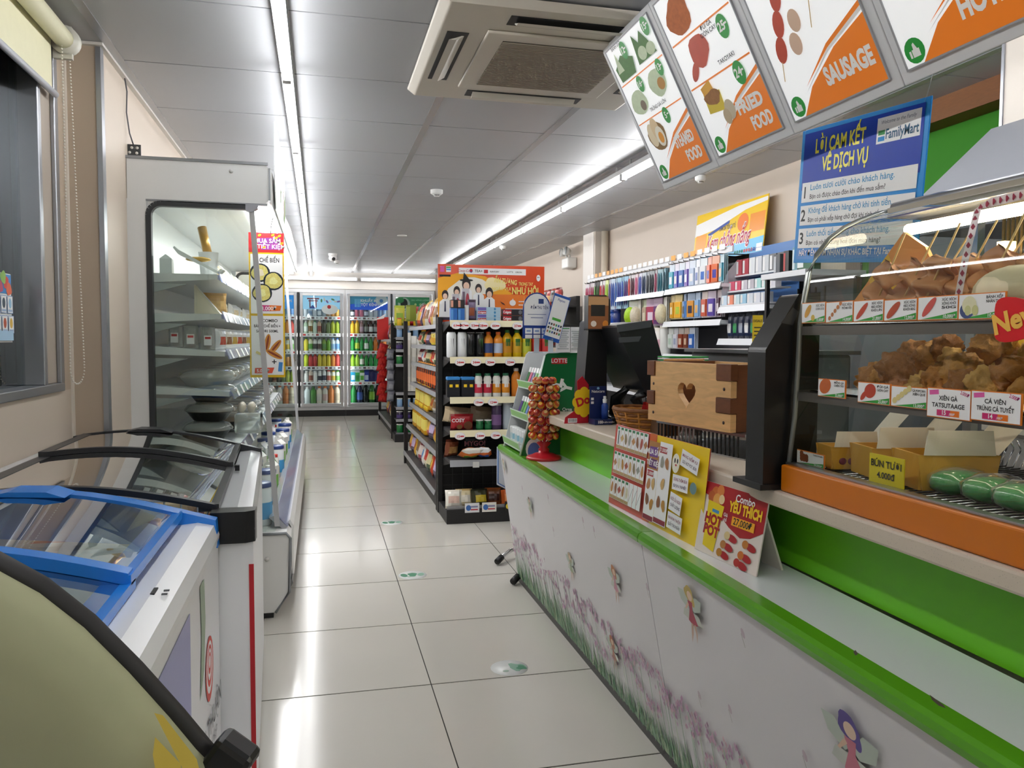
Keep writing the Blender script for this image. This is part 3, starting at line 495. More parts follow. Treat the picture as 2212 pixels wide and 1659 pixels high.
# ---------------------------------------------------------------- drink fridges on the back wall
FYF = 13.25; FW = M('E6E7E8', .3); FAL = M('C9CCCF', .3, .35); LINER = M('DDE0E2', .5)
DOORS = [(-1.0, -.345), (-.29, .378), (.455, 1.147), (1.19, 1.836)]; FZ = [1.62, 1.345, 1.06, .805, .55, .2]
HEAD = [('2E8ADA', 'blue'), ('9CCBEA', 'torii'), ('1E4FC0', 'royal'), ('1D6A3E', 'green')]
for u, (xa, xb, lab) in enumerate(((-1.06, .418, 'white double-door drinks fridge at the left of the back wall'), (.42, 1.88, 'white double-door drinks fridge at the right of the back wall'))):
    f = thing('drinks_fridge', lab, 'fridge', (0, 0, 0), 0, 'drinks fridges')
    part('cabinet', f, lambda b: (b.box(xa, xb, FYF + .62, FYF + .66, .1, 2.03, LINER), b.box(xa, xa + .03, FYF + .03, FYF + .62, .1, 2.03, LINER), b.box(xb - .03, xb, FYF + .03, FYF + .62, .1, 2.03, LINER), b.box(xa + .03, xb - .03, FYF + .03, FYF + .62, 2.0, 2.03, LINER), b.box(xa + .03, xb - .03, FYF + .03, FYF + .62, .1, .16, LINER)))
    part('kick_plate', f, lambda b: b.box(xa, xb, FYF - .01, FYF + .03, 0, .098, M('1B1C1E', .4)))
    ds = DOORS[2 * u:2 * u + 2]
    def fr(b):
        b.box(xa, xb, FYF - .005, FYF + .03, 2.005, 2.06, FW); b.box(xa, xb, FYF - .005, FYF + .03, .1, .15, FAL)
        b.box(xa, ds[0][0] - .008, FYF - .005, FYF + .03, .15, 2.005, FW); b.box(ds[0][1] + .008, ds[1][0] - .008, FYF + .0, FYF + .03, .15, 2.005, M('2A2C2E', .4)); b.box(ds[1][1] + .008, xb, FYF - .005, FYF + .03, .15, 2.005, FW)
    part('face_frame', f, fr)
    for x in (ds[0][0] + .01, ds[0][1] + .02, ds[1][1] - .01): part('led_strip', f, lambda b: b.box(x - .008, x + .008, FYF + .035, FYF + .045, .2, 1.98, M('FFFFFF', .5, em=9)))
    for z in FZ:
        s_ = part('shelf', f, lambda b: b.box(xa + .03, xb - .03, FYF + .11, FYF + .6, z - .02, z, M('C8CBCE', .4)))
        part('price_rail', s_, lambda b: b.box(xa + .03, xb - .03, FYF + .095, FYF + .11, z - .05, z + .005, M('F6F6F6', .4)))
    for k, (a, c) in enumerate(ds):
        d = part('door_frame', f, lambda b: (b.box(a, a + .04, FYF - .02, FYF + .02, .16, 1.995, FAL), b.box(c - .04, c, FYF - .02, FYF + .02, .16, 1.995, FAL), b.box(a + .04, c - .04, FYF - .02, FYF + .02, 1.955, 1.995, FW), b.box(a + .04, c - .04, FYF - .02, FYF + .02, .16, .205, FAL)))
        part('pane', d, lambda b: b.box(a + .04, c - .04, FYF - .004, FYF + .002, .205, 1.955, GLASS('EEF4F4', .5)))
        part('handle', d, lambda b: b.box(c - .03, c - .015, FYF - .05, FYF - .02, .9, 1.3, M('8E9194', .3, .6)))
        h = HEAD[2 * u + k]; w = c - a - .085; xm = (a + c) / 2; hd = part('header_poster', d, lambda b: b.box(a + .043, c - .043, FYF + .004, FYF + .008, 1.735, 1.955, M(h[0], .35, em=.35)))
        P = Print(-.0005, .0004)
        if h[1] == 'torii':
            for x, z, ww, hh in ((-.13, .06, .19, .022), (-.13, .025, .15, .015), (-.18, -.02, .018, .13), (-.085, -.02, .018, .13)): P.rect(x, z, ww, hh, M('9A3A4A'))
            P.poly([(-.2, -.1), (-.14, -.04), (-.08, -.1)], M('3A5AA8')); P.ell(.13, -.11, .13, .08, PW); P.ell(.12, -.07, .03, .03, RED)
            for i in range(7): P.ell(.0 + i * .045, .03 + .02 * sin(i * 2), .014, .03, M(['5A8A5A', 'D8D8D0', '8A6AAA', 'E0E0E8'][i % 4]), .3 * i)
        elif h[1] == 'royal':
            P.poly([(-w / 2, -.02), (w / 2, .03), (w / 2, .11), (-w / 2, .11)], M('58B8E8')); P.ell(.2, .05, .1, .085, M('E8F2FA')); P.ell(.2, .04, .03, .03, M('4A8AD8')); P.text('KHUẤY MÊ', .01, .02, .042, PW, bold=.03); P.text('TỘT ĐỈNH', .01, -.045, .042, PW, bold=.03)
            for i in range(4): P.rect(-.22 + i * .025, -.0, .016, .13, M('7AC8F0'))
        elif h[1] == 'green':
            P.ell(-.14, .0, .1, .1, M('D8ECD8')); P.ell(-.14, .0, .06, .085, M('0E1A14')); P.ell(-.2, .06, .06, .05, M('3AA85A')); P.text('SẠC NĂNG LƯỢNG', .13, .05, .024, M('A8E0B8')); 
            for i in range(3): P.ell(.05 + i * .08, -.01, .02, .02, M('C8E8A0'))
            P.rect(.13, -.07, .2, .02, M('6AB87A'))
        else: P.text('MUA 2 GIẢM 10%', .05, .0, .04, PW, bold=.02); P.text('GIÁ SỐC', .05, -.06, .03, PW, bold=.02)
        P.done(d, (xm, FYF + .004, 1.845))
for di, (a, c) in enumerate(DOORS):
    fo_ = [o for o in COL.objects if o.name.startswith('drinks_fridge')][di // 2]
    for ri, z in enumerate(FZ[:5]):
        P = Print(-.0005, .0001); r9 = random.Random(di * 9 + ri)
        for k in range(9):
            x = a + .06 + (c - a - .12) * k / 8; P.rect(x, z - .022, .045, .03, M(['C83A34', 'E8E4E4', '5A5A60', 'D8D8D8'][r9.randrange(4)], .5)); P.rect(x - .005, z - .022, .02, .012, M(['8A1E22', '2A2A2E'][k % 2], .5))
        P.done(fo_, (0, FYF + .095, 0))
def S_(kind, h, r, body, cap, lab): return (kind, h, r, body, cap, lab)
NAMES = {}
R2 = [[('can', .15, .03, c, 'C8CACC', l) for c, l in (('E8ECEE', None), ('B8C4CE', '7A9ABA'), ('C8CCD0', None), ('9AA6B0', 'E0E0E0'), ('A8B0B8', None), ('C8A080', None), ('D8944A', None), ('E0A850', None))],
      [('pet', .2, .032, c, k, l) for c, k, l in (('BFD6B8', 'F0F0F0', 'E8F0E8'), ('D6DCDA', 'F0F0F0', '6A4A3A'), ('C8D8C8', '2A8A4A', None), ('C0A088', 'F0F0F0', '8A3A2A'), ('4A4A40', '222222', None), ('6A7A4A', '222222', None), ('A8B030', '3A5A1E', None), ('98A82E', '3A5A1E', None))],
      [('pet', .2, .034, c, k, l) for c, k, l in (('E6D84A', '2A7A3A', None), ('D8DCC8', '2A7A3A', '5A9A4A'), ('D8D8D0', '222222', '3A3A3A'), ('C8C8C0', '222222', '4A3A2E'), ('7A9A3A', '3A4A1E', '4A7A2A'), ('6A9A2E', '3A4A1E', None), ('E0E4E6', '6A9ACA', '9AC0E0'), ('D0DCE6', '2A5AA8', '6A9AD0'))],
      [('pet', .2, .034, c, k, None) for c, k in (('C8D83A', '2A7A3A'), ('C83A3A', '7A1A1E'), ('C0403E', '7A1A1E'), ('D8C02A', '6A5A1A'), ('D0B82A', '6A5A1A'), ('DCC432', '6A5A1A'), ('E08A3A', '9A3A1E'), ('D8524A', '9A2A2E'))],
      [('milk', .18, .032, c, k, l) for c, k, l in (('F0EEEA', 'F4F4F4', None), ('D8C4B4', 'E8E0D8', '8A4A3A'), ('F2F0EE', 'F4F4F4', None), ('ECECEA', 'F4F4F4', '2A2A3A'), ('E8E8EA', 'F4F4F4', '2A2E4A'), ('EDE6E0', 'C83A3A', 'C86A5A'), ('F0EDE0', 'D8A83A', 'E0B84A'), ('E8F0E2', '5AA83A', '8AC06A'))],
      [('pet', .27, .045, c, k, l) for c, k, l in (('DCE4E4', 'F0F0F0', None), ('4A8A3A', '2A5A2A', None), ('E8DCC8', 'E8762A', 'D8D0C8'), ('D8D4C8', 'E8762A', 'C8A8A0'), ('E0884A', 'E8762A', None), ('DCC8B0', 'E8762A', 'B8A890'))]]
R3_ = [[('can', .15, .03, c, 'C8CACC', l) for c, l in (('2A2A2C', 'E8E8E8'), ('B85A6A', None), ('C86A7A', None), ('3A3A3C', 'D8D8D8'), ('C8CCC8', None), ('C8CCC8', None), ('8AA8C8', None), ('8AA8C8', None))],
      [('pet', .2, .033, c, k, l) for c, k, l in (('E8B82A', 'D88A1E', None), ('E8C03A', 'D88A1E', None), ('8A6A6A', 'C8B0B8', 'B898A8'), ('2A2422', '111111', '8A8A8A'), ('2A2422', '111111', 'D8D8D8'), ('2A2422', '111111', '9A9A9A'), ('C87A2A', '8A4A1A', None), ('C87A2A', '8A4A1A', None))],
      [('cola', .22, .034, c, k, l) for c, k, l in (('2E9A4A', '1A6A2E', None), ('3AA852', 'E8E8E0', 'C8D84A'), ('2A9246', '1A6A2E', None), ('2E9A4A', '1A6A2E', 'E8E8E0'), ('2A8A42', '1A6A2E', None), ('D8742A', 'B85A1E', None), ('D8742A', 'B85A1E', None), ('D8742A', 'B85A1E', None))],
      [('cola', .2, .034, c, k, l) for c, k, l in (('A8D83A', '6AA82A', None), ('B4DC4A', '6AA82A', None), ('2E9A4A', 'E8E8E0', 'E0E0D0'), ('1E8A3E', 'E8E8E0', None), ('2E9A4A', '1A6A2E', None), ('2E9A4A', '1A6A2E', None), ('A8D83A', '6AA82A', None), ('A8D83A', '6AA82A', None))],
      [('carton', .18, .035, c, k, l) for c, k, l in (('3AA0C8', 'E8F0F0', 'E0E8E8'), ('4AA85A', 'E8F0E8', '2A7A3A'), ('E8ECE6', '5AA83A', '5AA83A'), ('2A4AA0', '2A4AA0', 'C8D0E8'), ('3A3A6A', '3A3A6A', None), ('3A3A6A', '3A3A6A', None), ('E8ECE6', '5AA83A', None), ('E8ECE6', '5AA83A', None))],
      [('cola', .3, .048, c, k, l) for c, k, l in (('2A8A42', 'E8E8E0', None), ('2A2E4A', 'E8E8E8', '3A5AA8'), ('1E2420', '333333', None), ('2A6A2E', '6AA82A', '8AB83A'), ('1E2420', '222222', None), ('2A8A42', 'E8E8E0', None))]]
NM = {'can': 'drink_can', 'pet': 'drink_bottle', 'milk': 'yogurt_drink_bottle', 'cola': 'soda_bottle', 'carton': 'milk_carton', 'glass': 'glass_bottle'}
WD = ['leftmost', 'second', 'third', 'fourth']
ROWN = ['top', 'second', 'third', 'fourth', 'fifth', 'bottom']
for di, (a, c) in enumerate(DOORS):
    dn = ['leftmost', 'second', 'third', 'rightmost'][di]
    for ri, z in enumerate(FZ):
        if di == 3 and ri > 1: continue
        row = (R2 if di in (0, 1) else R3_)[ri if di != 0 else (ri + 2) % 5 if ri < 5 else 5]; n = len(row)
        st_ = (c - a - .1) / n
        for k in range(n):
            if di == 0 and k < n // 2 - 1: continue
            sp = row[k] if di != 3 else row[(k + 3) % n]; x = a + .05 + st_ * (k + .5)
            sp = sp[:1] + (sp[1] * random.choice((1.08, 1.12, 1.04)), sp[2] * 1.12) + sp[3:]
            drink(NM[sp[0]], '%s %s from left, %s shelf, %s fridge door' % ({'can': 'drink can', 'pet': 'plastic drink bottle', 'milk': 'yogurt drink bottle', 'cola': 'soda bottle', 'carton': 'milk carton'}[sp[0]], ORD[k], ROWN[ri], dn), (x, FYF + .16, z), sp, 'drinks behind the %s fridge door' % dn)
# ---------------------------------------------------------------- gondolas
BK = M('1B1A1B', .5); SHG = M('3A393B', .45); RLG = M('9A9CA0', .4); CRM = M('E6DDB8', .45)
def grid(b, x0, x1, z0, z1, y, m, s=.075, r=.0022, ax='y'):
    k = int((x1 - x0) / s)
    for i in range(k + 1):
        x = x0 + (x1 - x0) * i / k; b.box(x - r, x + r, y - r, y + r, z0, z1, m) if ax == 'y' else b.box(y - r, y + r, x - r, x + r, z0, z1, m)
    k = int((z1 - z0) / s)
    for i in range(k + 1):
        z = z0 + (z1 - z0) * i / k; b.box(x0, x1, y - 2 * r, y - r, z - r, z + r, m) if ax == 'y' else b.box(y - 2 * r, y - r, x0, x1, z - r, z + r, m)
XA, XB2 = .83, 1.62
gd = thing('endcap_shelf', 'black end-of-aisle shelf with drinks facing the entrance', 'shelf', (0, 0, 0))
for x in (XA, XB2):
    part('upright', gd, lambda b: b.box(x, x + .035, 5.68, 5.74, .0, 1.42, BK), bev=.003)
    part('slot_strip', gd, lambda b: [b.box(x - .001, x + .0, 5.7, 5.712, .1 + .05 * i, .125 + .05 * i, M('050505', .6)) for i in range(26)])
part('grid_back', gd, lambda b: grid(b, XA + .035, XB2, .12, 1.36, 5.7, M('2A2A2C', .4)))['kind'] = 'stuff'
part('back_plate', gd, lambda b: b.box(XA + .035, XB2, 5.745, 5.752, .12, 1.36, BK))
part('base', gd, lambda b: (b.box(XA + .005, XB2 + .02, 5.31, 5.68, 0, .085, BK), b.box(XA + .005, XB2 + .02, 5.305, 5.315, 0, .1, BK)), bev=.003)
part('base_rail', gd, lambda b: b.box(XA + .01, XB2 + .01, 5.322, 5.326, .085, .12, GLASS('D8D8DC', .8, .05, .2)))
ET = [1.385, 1.135, .86, .63, .425]
BAD = [[(.905, '61'), (.96, '47'), (1.03, '53'), (1.09, '38'), (1.175, '66'), (1.33, '37'), (1.46, '52')], [(.93, '34'), (1.04, '34'), (1.14, '30'), (1.28, '33')], [(1.06, '19'), (1.16, '12')], [(.93, '15'), (1.07, '24'), (1.18, '18')], []]
for k, z in enumerate(ET):
    s_ = part('shelf', gd, lambda b: (b.box(XA + .04, XB2 - .005, 5.36, 5.7, z - .022, z, SHG),))
    part('shelf_bracket', s_, lambda b: b.prism([(5.38, z - .022), (5.69, z - .022), (5.69, z - .08)], 'x', XA + .036, XA + .04, BK))
    part('price_rail', s_, lambda b: b.prism([(5.36, z + .006), (5.352, z + .006), (5.34, z - .038), (5.346, z - .038)], 'x', XA + .035, XB2 - .005, CRM if k < 4 else RLG))
    for x, t_ in BAD[k]:
        t = part('price_badge', s_, lambda b: b.prism([(x + .037 * cos(a), z - .03 + .026 * sin(a)) for a in [2 * pi * i / 18 for i in range(18)]], 'y', 5.326, 5.330, M('E8DCDC', .35)))
        P = Print(-.0004, .0003); P.ell(0, 0, .034, .0235, PW); P.text(t_, -.011, -.009, .017, RED, bold=.03); P.rect(.014, -.001, .026, .009, RED); P.done(t, (x, 5.326, z - .03))
    if k == 4:
        for x, w, c in ((1.02, .045, 'C9C9C4'), (1.19, .09, 'F0EEEA')): part('price_card', s_, lambda b: b.box(x, x + w, 5.33, 5.333, z - .045, z + (.02 if w > .05 else -.005), M(c, .4)))
for x, c in ((.96, 'E6E6E8'), (1.08, 'ECE8E0'), (1.24, '22201C')):
    q = part('price_card', gd, lambda b: b.box(x, x + .1, 5.30, 5.303, .075, .14, M(c, .4))); P = Print(-.0004); P.ell(.025, .033, .018, .02, M(['3A6AB0', 'D8C02A', 'C88A3A'][int(x * 100) % 3])); P.rect(.065, .04, .05, .012, M('8A8AAA')); P.rect(.065, .02, .05, .008, RED); P.done(q, (x, 5.30, .075))
E1 = 'on the endcap shelf of white and black cans'
for k, (x, c, l, a) in enumerate(((.885, 'E4E6E8', None, '3A3C40'), (.96, 'E4E6E8', None, '3A3C40'), (1.02, '1C1E1E', None, '7A7C7A'), (1.085, '1C1E1E', None, '5AB83A'))):
    t = drink_p('energy_drink_can', '%s energy drink can, %s from the left end of the endcap' % (('white', 'white', 'black', 'black')[k], ORD[k]), (x, 5.42, 1.135), ('can', .175, .034, c, 'B8BABC', None), 'energy drink cans', 0)
    if k != 2: O('claw_mark', cached(('claw', a), lambda b: [b.add([(.0335 * sin(u), -.0337 * cos(u), zz) for u, zz in ((ua, .13), (ua + .13, .132), (ua + .1, .1), (ua + .06, .065 if i != 1 else .06), (ua + .02, .1))], [(0, 1, 2, 3, 4)], M(a, .4)) for i, ua in enumerate((-.42, -.1, .22))]), t)
for k, (x, sp, nm) in enumerate(((1.145, ('pet', .178, .0325, 'E8902A', 'E86A1E', '3A4A7A'), 'orange juice bottle with dark label'), (1.215, ('pet', .178, .0325, 'E8902A', 'E86A1E', 'B8C4DC'), 'orange juice bottle with pale label'), (1.28, ('pet', .192, .0345, 'D8A81E', '2A6A2A', 'C88A1E'), 'amber tea bottle with green cap'), (1.35, ('pet', .192, .0345, 'E8C01E', '2A6A2A', 'D8A82A'), 'bright yellow tea bottle with green cap'), (1.42, ('pet', .192, .0345, 'D8C83A', '2A6A2A', 'B8C03A'), 'lime yellow tea bottle with green cap'), (1.49, ('pet', .19, .0345, 'C83A34', 'B0B8A8', 'B82A2A'), 'red tea bottle in front of the upright scanner stand'), (1.56, ('pet', .19, .0345, 'D8524A', 'B0B8A8', 'C83A3A'), 'red tea bottle at the right end of the can shelf'))):
    drink_p('tea_bottle' if k > 1 else 'juice_bottle', nm + ' on the endcap', (x, 5.42, 1.135), sp, 'bottles on the second endcap shelf', art='2A6A2A' if k > 1 else None)
for k in range(2):
    t = thing('drink_multipack', 'dark blue drink pack with light blue top, %s from left on endcap' % ORD[k], 'drink pack', (.9 + .1 * k, 5.44, .86), 0, 'dark blue drink packs')
    part('pack_body', t, lambda b: b.box(-.046, .046, -.035, .035, 0, .118, M('14161E', .3)), bev=.006); part('pack_top', t, lambda b: b.box(-.046, .046, -.035, .035, .119, .142, M('3A8AD0', .3)), bev=.006); part('label_band', t, lambda b: (b.box(-.03, -.008, -.0362, -.0355, .07, .09, YEL), b.box(.012, .034, -.0362, -.0355, .07, .09, YEL)))
for k, (x, l, c) in enumerate(((1.075, 'C8344A', 'red'), (1.14, 'C8344A', 'red'), (1.205, 'E0922A', 'orange'), (1.27, 'E0922A', 'orange'))):
    drink_p('yogurt_bottle', 'white yogurt bottle with %s fruit label, %s of four' % (c, ORD[k]), (x, 5.42, .86), ('milk', .165, .03, 'F0F0EA', '1E6A4A', l), 'white yogurt bottles on the endcap', art='F0F0EA')
drink_p('juice_bottle', 'large orange juice bottle right of the white yogurt bottles', (1.345, 5.42, .86), ('pet', .2, .034, 'D8802A', 'D8D0C8', None), None)
drink_p('juice_bottle', 'yellow juice bottle behind the gum rack', (1.42, 5.42, .86), ('pet', .18, .034, 'E0C02A', '2A6A2A', None), None)
t = bag('cookie_bag', 'red cookie bag with chocolate cookies on the fourth endcap shelf', (.96, 5.44, .63), (.16, .115, .05), ('A81E26', 'B8242C', '8A181E'), None, (.15, 0, 0)); P = Print(-.032); P.text('COSY', -.03, .065, .025, PW, bold=.03); P.ell(.04, .04, .03, .03, M('6A3A1E', .6, nz=.4, sc=150)); P.ell(-.02, .03, .02, .016, M('8A5A2E', .6)); P.done(t)
for k in range(2): drink_p('mint_tub', 'small green mint tub with white lid, %s right of the cookie bag' % ORD[k], (1.085 + .06 * k, 5.42, .63), ('tub', .072, .026, '1E6A3A', 'E8E8E4', '2A7A48'), 'green mint tubs')
drink_p('protein_bottle', 'purple sports drink bottle right of the mint tubs', (1.205, 5.42, .63), ('tub', .19, .036, '4A3A5A', 'D8D8D8', '7A5A8A'), None)
drink_p('water_bottle', 'clear bottle with pale cap right of the purple sports drink', (1.285, 5.42, .63), ('tub', .19, .036, 'B8C4CC', 'D0D4DA', None), None)
drink_p('water_bottle', 'lilac bottle at the right end of the fourth endcap shelf', (1.37, 5.42, .63), ('tub', .18, .036, '9A94C8', 'D0D4DA', None), None)
for k in range(2): bag('bread_bag', 'crumpled beige bread bag behind the grid, %s from the upright' % ORD[k], (.95 + .17 * k, 5.62, .665), (.2, .13, .1), ('C8B494', 'D8C8A8', 'B8A484'), 'beige bread bags', (.5, .1, .2 * k))
bag('snack_bag', 'black snack bag with red lettering at the back of the fifth endcap shelf', (1.08, 5.6, .43), (.2, .16, .05), ('1A1618', '2A1A1E', '141214'), None)
P = Print(-.035); P.text('MYGO!', 0, .07, .035, M('D88A9A'), bold=.03); P.done(COL.objects[-1])
t = bag('snack_bag', 'orange and green snack bag lying on the fifth endcap shelf', (1.0, 5.42, .455), (.16, .12, .06), ('E0762A', '6A9A3A', 'E8E4DA'), None, (1.15, 0, .15))
bag('snack_bag', 'orange and blue snack bag lying beside the green one', (1.12, 5.42, .455), (.11, .11, .06), ('D86A2A', '3A6AC0', 'E8E8EA'), None, (1.1, 0, -.3))
bag('snack_bag', 'brown chip bag by the left upright of the fifth endcap shelf', (.9, 5.55, .43), (.12, .13, .06), ('8A4A2E', 'D8A86A', '5A2A1A'), None, (.2, 0, .5)); bag('snack_bag', 'flat grey snack bag at the right of the fifth endcap shelf', (1.26, 5.46, .445), (.15, .1, .04), ('4A4A4C', '8A8A86', '2A2A2C'), None, (1.3, 0, .2))
for k, (x, c, lb) in enumerate(((.9, ('EDE8DC', 'D8B8A8', 'E0D8C8'), 'round cream snack pack'), (.98, ('D8C8A0', 'E8E0D0', 'C8A86A'), 'tan snack pack'), (1.09, ('3A3A24', 'C8B02A', '2A2A1C'), 'dark yellow chip bag with oval logo'), (1.19, ('6A3A1E', '3A1A12', 'A85A2A'), 'brown snack bag'), (1.30, ('C8602A', 'E08A4A', '2A2220'), 'orange snack bag'), (1.42, ('B83A2A', 'D8A84A', '4A1A14'), 'red snack bag'))):
    bag('snack_bag', lb + ' on the endcap base', (x, 5.40 + .02 * (k % 2), .088), (.12, .13, .07), c, None, (-.35, 0, .1 * (k % 3 - 1)))
# top shelf goods
def cart(name, label, cat, x, y, z, w, d, h, cols, txt=None, grp=None, rz=0, ts=.02):
    t = thing(name, label, cat, (x, y, z), rz, grp); part('box', t, lambda b: b.box(-w / 2, w / 2, -d / 2, d / 2, 0, h, M(cols[0], .35)), bev=.001)
    P = Print(-d / 2 - .0008); 
    if len(cols) > 1: P.rect(-w * .3, h / 2, w * .36, h * .8, M(cols[1], .35))
    if len(cols) > 2: P.ell(w * .25, h / 2, min(w, h) * .3, h * .36, M(cols[2], .35))
    if txt: P.text(txt, -w * .3, h * .32, h * .4, PW, bold=.03, w=w * .33)
    P.done(t); return t
for k in range(2): cart('cosmetic_box', 'small black box with pink square, %s from the left on the top endcap shelf' % ORD[k], 'box', .9 + .05 * k, 5.42, 1.475, .046, .05, .056, ('1C1A1C', 'D89A86'), None, 'small black boxes'); cart('tissue_pack', 'tall blue pack under the small black boxes, %s from the left' % ORD[k], 'box', .9 + .05 * k, 5.42, 1.386, .046, .05, .087, ('2A6AB8', '5A9AD8'), None, 'tall blue packs')
for k in range(2): cart('razor_box', 'tall silver box behind the small black boxes, %s from the left' % ORD[k], 'box', .93 + .07 * k, 5.52, 1.386, .05, .04, .19 + .04 * k, ('C8C4CA', '6A5A6A', 'A83A4A'), None, 'tall silver boxes')
cart('razor_box', 'white razor pack beside the stacked toothpaste', 'box', .985, 5.42, 1.386, .035, .04, .11, ('D8DADC', 'A8AAB0'))
bag('doll_bag', 'purple and orange hanging pack left of the toothpaste', (1.03, 5.44, 1.386), (.06, .15, .03), ('7A6A8A', 'A85A3A', '4A3A4A'), None)
for k in range(4): cart('toothpaste_box', 'pale blue toothpaste box, %s from the bottom of its stack' % ORD[k], 'toothpaste', 1.145, 5.42, 1.386 + .0245 * k, .165, .045, .024, ('A8C8DC', 'B82A34' if k % 2 == 0 else '6A5AA8', '3A8AC0'), 'Colgate' if k % 2 == 0 else None, 'pale blue toothpaste stack')
for k in range(2): cart('toothpaste_box', 'black and red toothpaste box, %s of the stack' % ('bottom', 'top')[k], 'toothpaste', 1.325, 5.42, 1.386 + .044 * k, .17, .045, .042, ('1E1C20', 'B81E2A', '6A6A70'), 'Colgate', 'black toothpaste stack')
for k in range(3): cart('toothpaste_box', 'white and red toothpaste box, %s from the bottom' % ORD[k], 'toothpaste', 1.475, 5.42, 1.386 + .034 * k, .115, .045, .032, ('E8E6E6', 'C82A34'), 'Colgate' if k != 1 else None, 'white toothpaste stack')
hp2 = thing('halloween_poster', 'large orange festival poster with students above the endcap shelf', 'poster', (1.23, 5.70, 1.60))
part('board', hp2, lambda b: b.box(-.397, .397, 0, .006, -.215, .2, M('D8481E', .22)))
P = Print()
P.poly([(-.397, -.2), (.1, -.2), (.15, 0), (-.05, .12), (-.25, .14), (-.397, .1)], M('F0A81E')); P.ell(-.16, -.02, .17, .13, M('F2EDE0', .3), wob=.06); P.rect(.16, -.1, .46, .18, M('E87A22', .3)); P.ell(.02, .06, .08, .05, M('F8E8B0', .3), wob=.1)
P.rect(.005, .155, .5, .045, PW); P.text('Coca-Cola', -.2, .148, .018, M('B83A3A'), shear=.3); P.ell(-.155, .157, .012, .014, M('2A4AA0')); P.ell(-.155, .161, .011, .007, RED); P.text('TEA+', -.1, .148, .018, TXT); P.rect(-.045, .154, .03, .026, RED); P.text('SUNTORY', .02, .149, .011, TXT); P.text('LOTTE', .135, .149, .011, TXT); P.text('ORION', .2, .149, .011, TXT)
P.rect(-.365, .165, .03, .042, M('D85AA0')); P.rect(-.32, .165, .035, .042, PW); P.rect(-.32, .177, .033, .01, GRN); P.rect(-.32, .162, .033, .01, M('2A8AD0')); P.rect(-.345, .118, .08, .014, TXT)
SK = M('E8C4AC')
for x, z, hz, hat in ((-.345, -.02, .03, 0), (-.26, .01, .03, 0), (-.19, .06, .04, 1), (-.1, .03, .03, 0), (-.02, .0, .035, 0)):
    P.ell(x, z, hz * .8, hz * 1.15, M('2A2020')); P.poly([(x - .045, z - .16), (x + .045, z - .16), (x + .04, z - .05), (x + .015, z - .03), (x - .015, z - .03), (x - .04, z - .05)], PW); P.ell(x, z - hz * .35, hz * .55, hz * .7, SK); P.poly([(x - .004, z - .045), (x + .004, z - .045), (x + .006, z - .12), (x - .006, z - .12)], M('2A2A4A')); P.poly([(x - .045, z - .16), (x + .045, z - .16), (x + .05, -.2), (x - .05, -.2)], M('3A3040'))
    if hat: P.ell(x, z + .028, .05, .009, TXT); P.poly([(x - .025, z + .03), (x + .025, z + .03), (x - .018, z + .085)], TXT)
YL = M('F6E27A')
P.text('ẤN TƯỢNG', .1, .07, .036, YL, a=-.12, bold=.03, w=.17); P.text('NGÀY VUI', .07, .02, .022, YL, bold=.02); P.text('TRONG TAY', .255, .058, .024, YL, bold=.02, w=.11); P.text('NHƯ HỘI', .25, -.005, .05, YL, bold=.03, w=.2)
P.ell(.35, .115, .015, .024, PW); P.ell(.345, .12, .003, .004, TXT); P.ell(.354, .12, .003, .004, TXT); P.ell(.155, -.07, .024, .022, PW); P.rect(.157, -.046, .006, .012, PW); P.poly([(.06, -.06), (.09, -.075), (.1, -.09), (.075, -.08)], M('5A1E12')); P.rect(.26, -.06, .12, .006, PW); P.rect(.26, -.085, .12, .006, PW); P.rect(.22, -.115, .24, .005, PW); P.rect(.2, -.14, .1, .02, M('F2D8C0')); P.done(hp2)
# ---- long side of the first gondola
def gondola(nm, lab, xf, xb, y0, y1, tiers, top):
    g = thing(nm, lab, 'shelf', (0, 0, 0)); ym = (y0 + y1) / 2
    part('back_panel', g, lambda b: b.box(xb - .02, xb, y0, y1, .1, top, M('232224', .5)))
    for y in (y0, y1 - .04): part('upright', g, lambda b: b.box(xf + .0, xf + .04, y, y + .04, 0, top + .02, BK), bev=.003)
    part('base', g, lambda b: (b.box(xf + .02, xb, y0 + .04, y1 - .04, 0, .1, BK),))
    for z, dx in tiers:
        for a, c in ((y0 + .045, ym - .005), (ym + .005, y1 - .045)):
            s_ = part('shelf', g, lambda b: b.prism([(xf + dx, z), (xb - .02, z + .015), (xb - .02, z - .01), (xf + dx, z - .02)], 'y', a, c, SHG)); part('price_rail', s_, lambda b: b.prism([(xf + dx, z + .008), (xf + dx - .004, z + .008), (xf + dx - .013, z - .026), (xf + dx - .008, z - .026)], 'y', a, c, RLG))
    return g
GT = [(.13, .0), (.4, .03), (.62, .06), (.83, .07), (1.03, .08), (1.2, .08), (1.37, .06)]
gondola('gondola_shelf', 'black aisle shelf packed with snacks and oil behind the endcap', .83, 1.2, 5.76, 8.08, GT, 1.42)
BAGC = [(('D8D4C8', '8A6A4A', 'E8E4DA'), 'cream snack bag'), (('C84A2A', 'E8B84A', 'A83A1E'), 'red-orange snack bag'), (('E8E4E0', '4A8AC0', 'F0F0EE'), 'white and blue snack bag'), (('D8A83A', 'A8541E', 'E8C86A'), 'golden snack bag'), (('3A5A34', 'D8D0A0', '2A4426'), 'green snack bag'), (('A8344A', 'E8D8D0', '7A2434'), 'crimson snack bag'), (('4A3A5A', 'C8B4D8', '3A2A4A'), 'purple snack bag'), (('EDE6C8', 'C83A2A', 'E0D8B0'), 'pale noodle pack')]
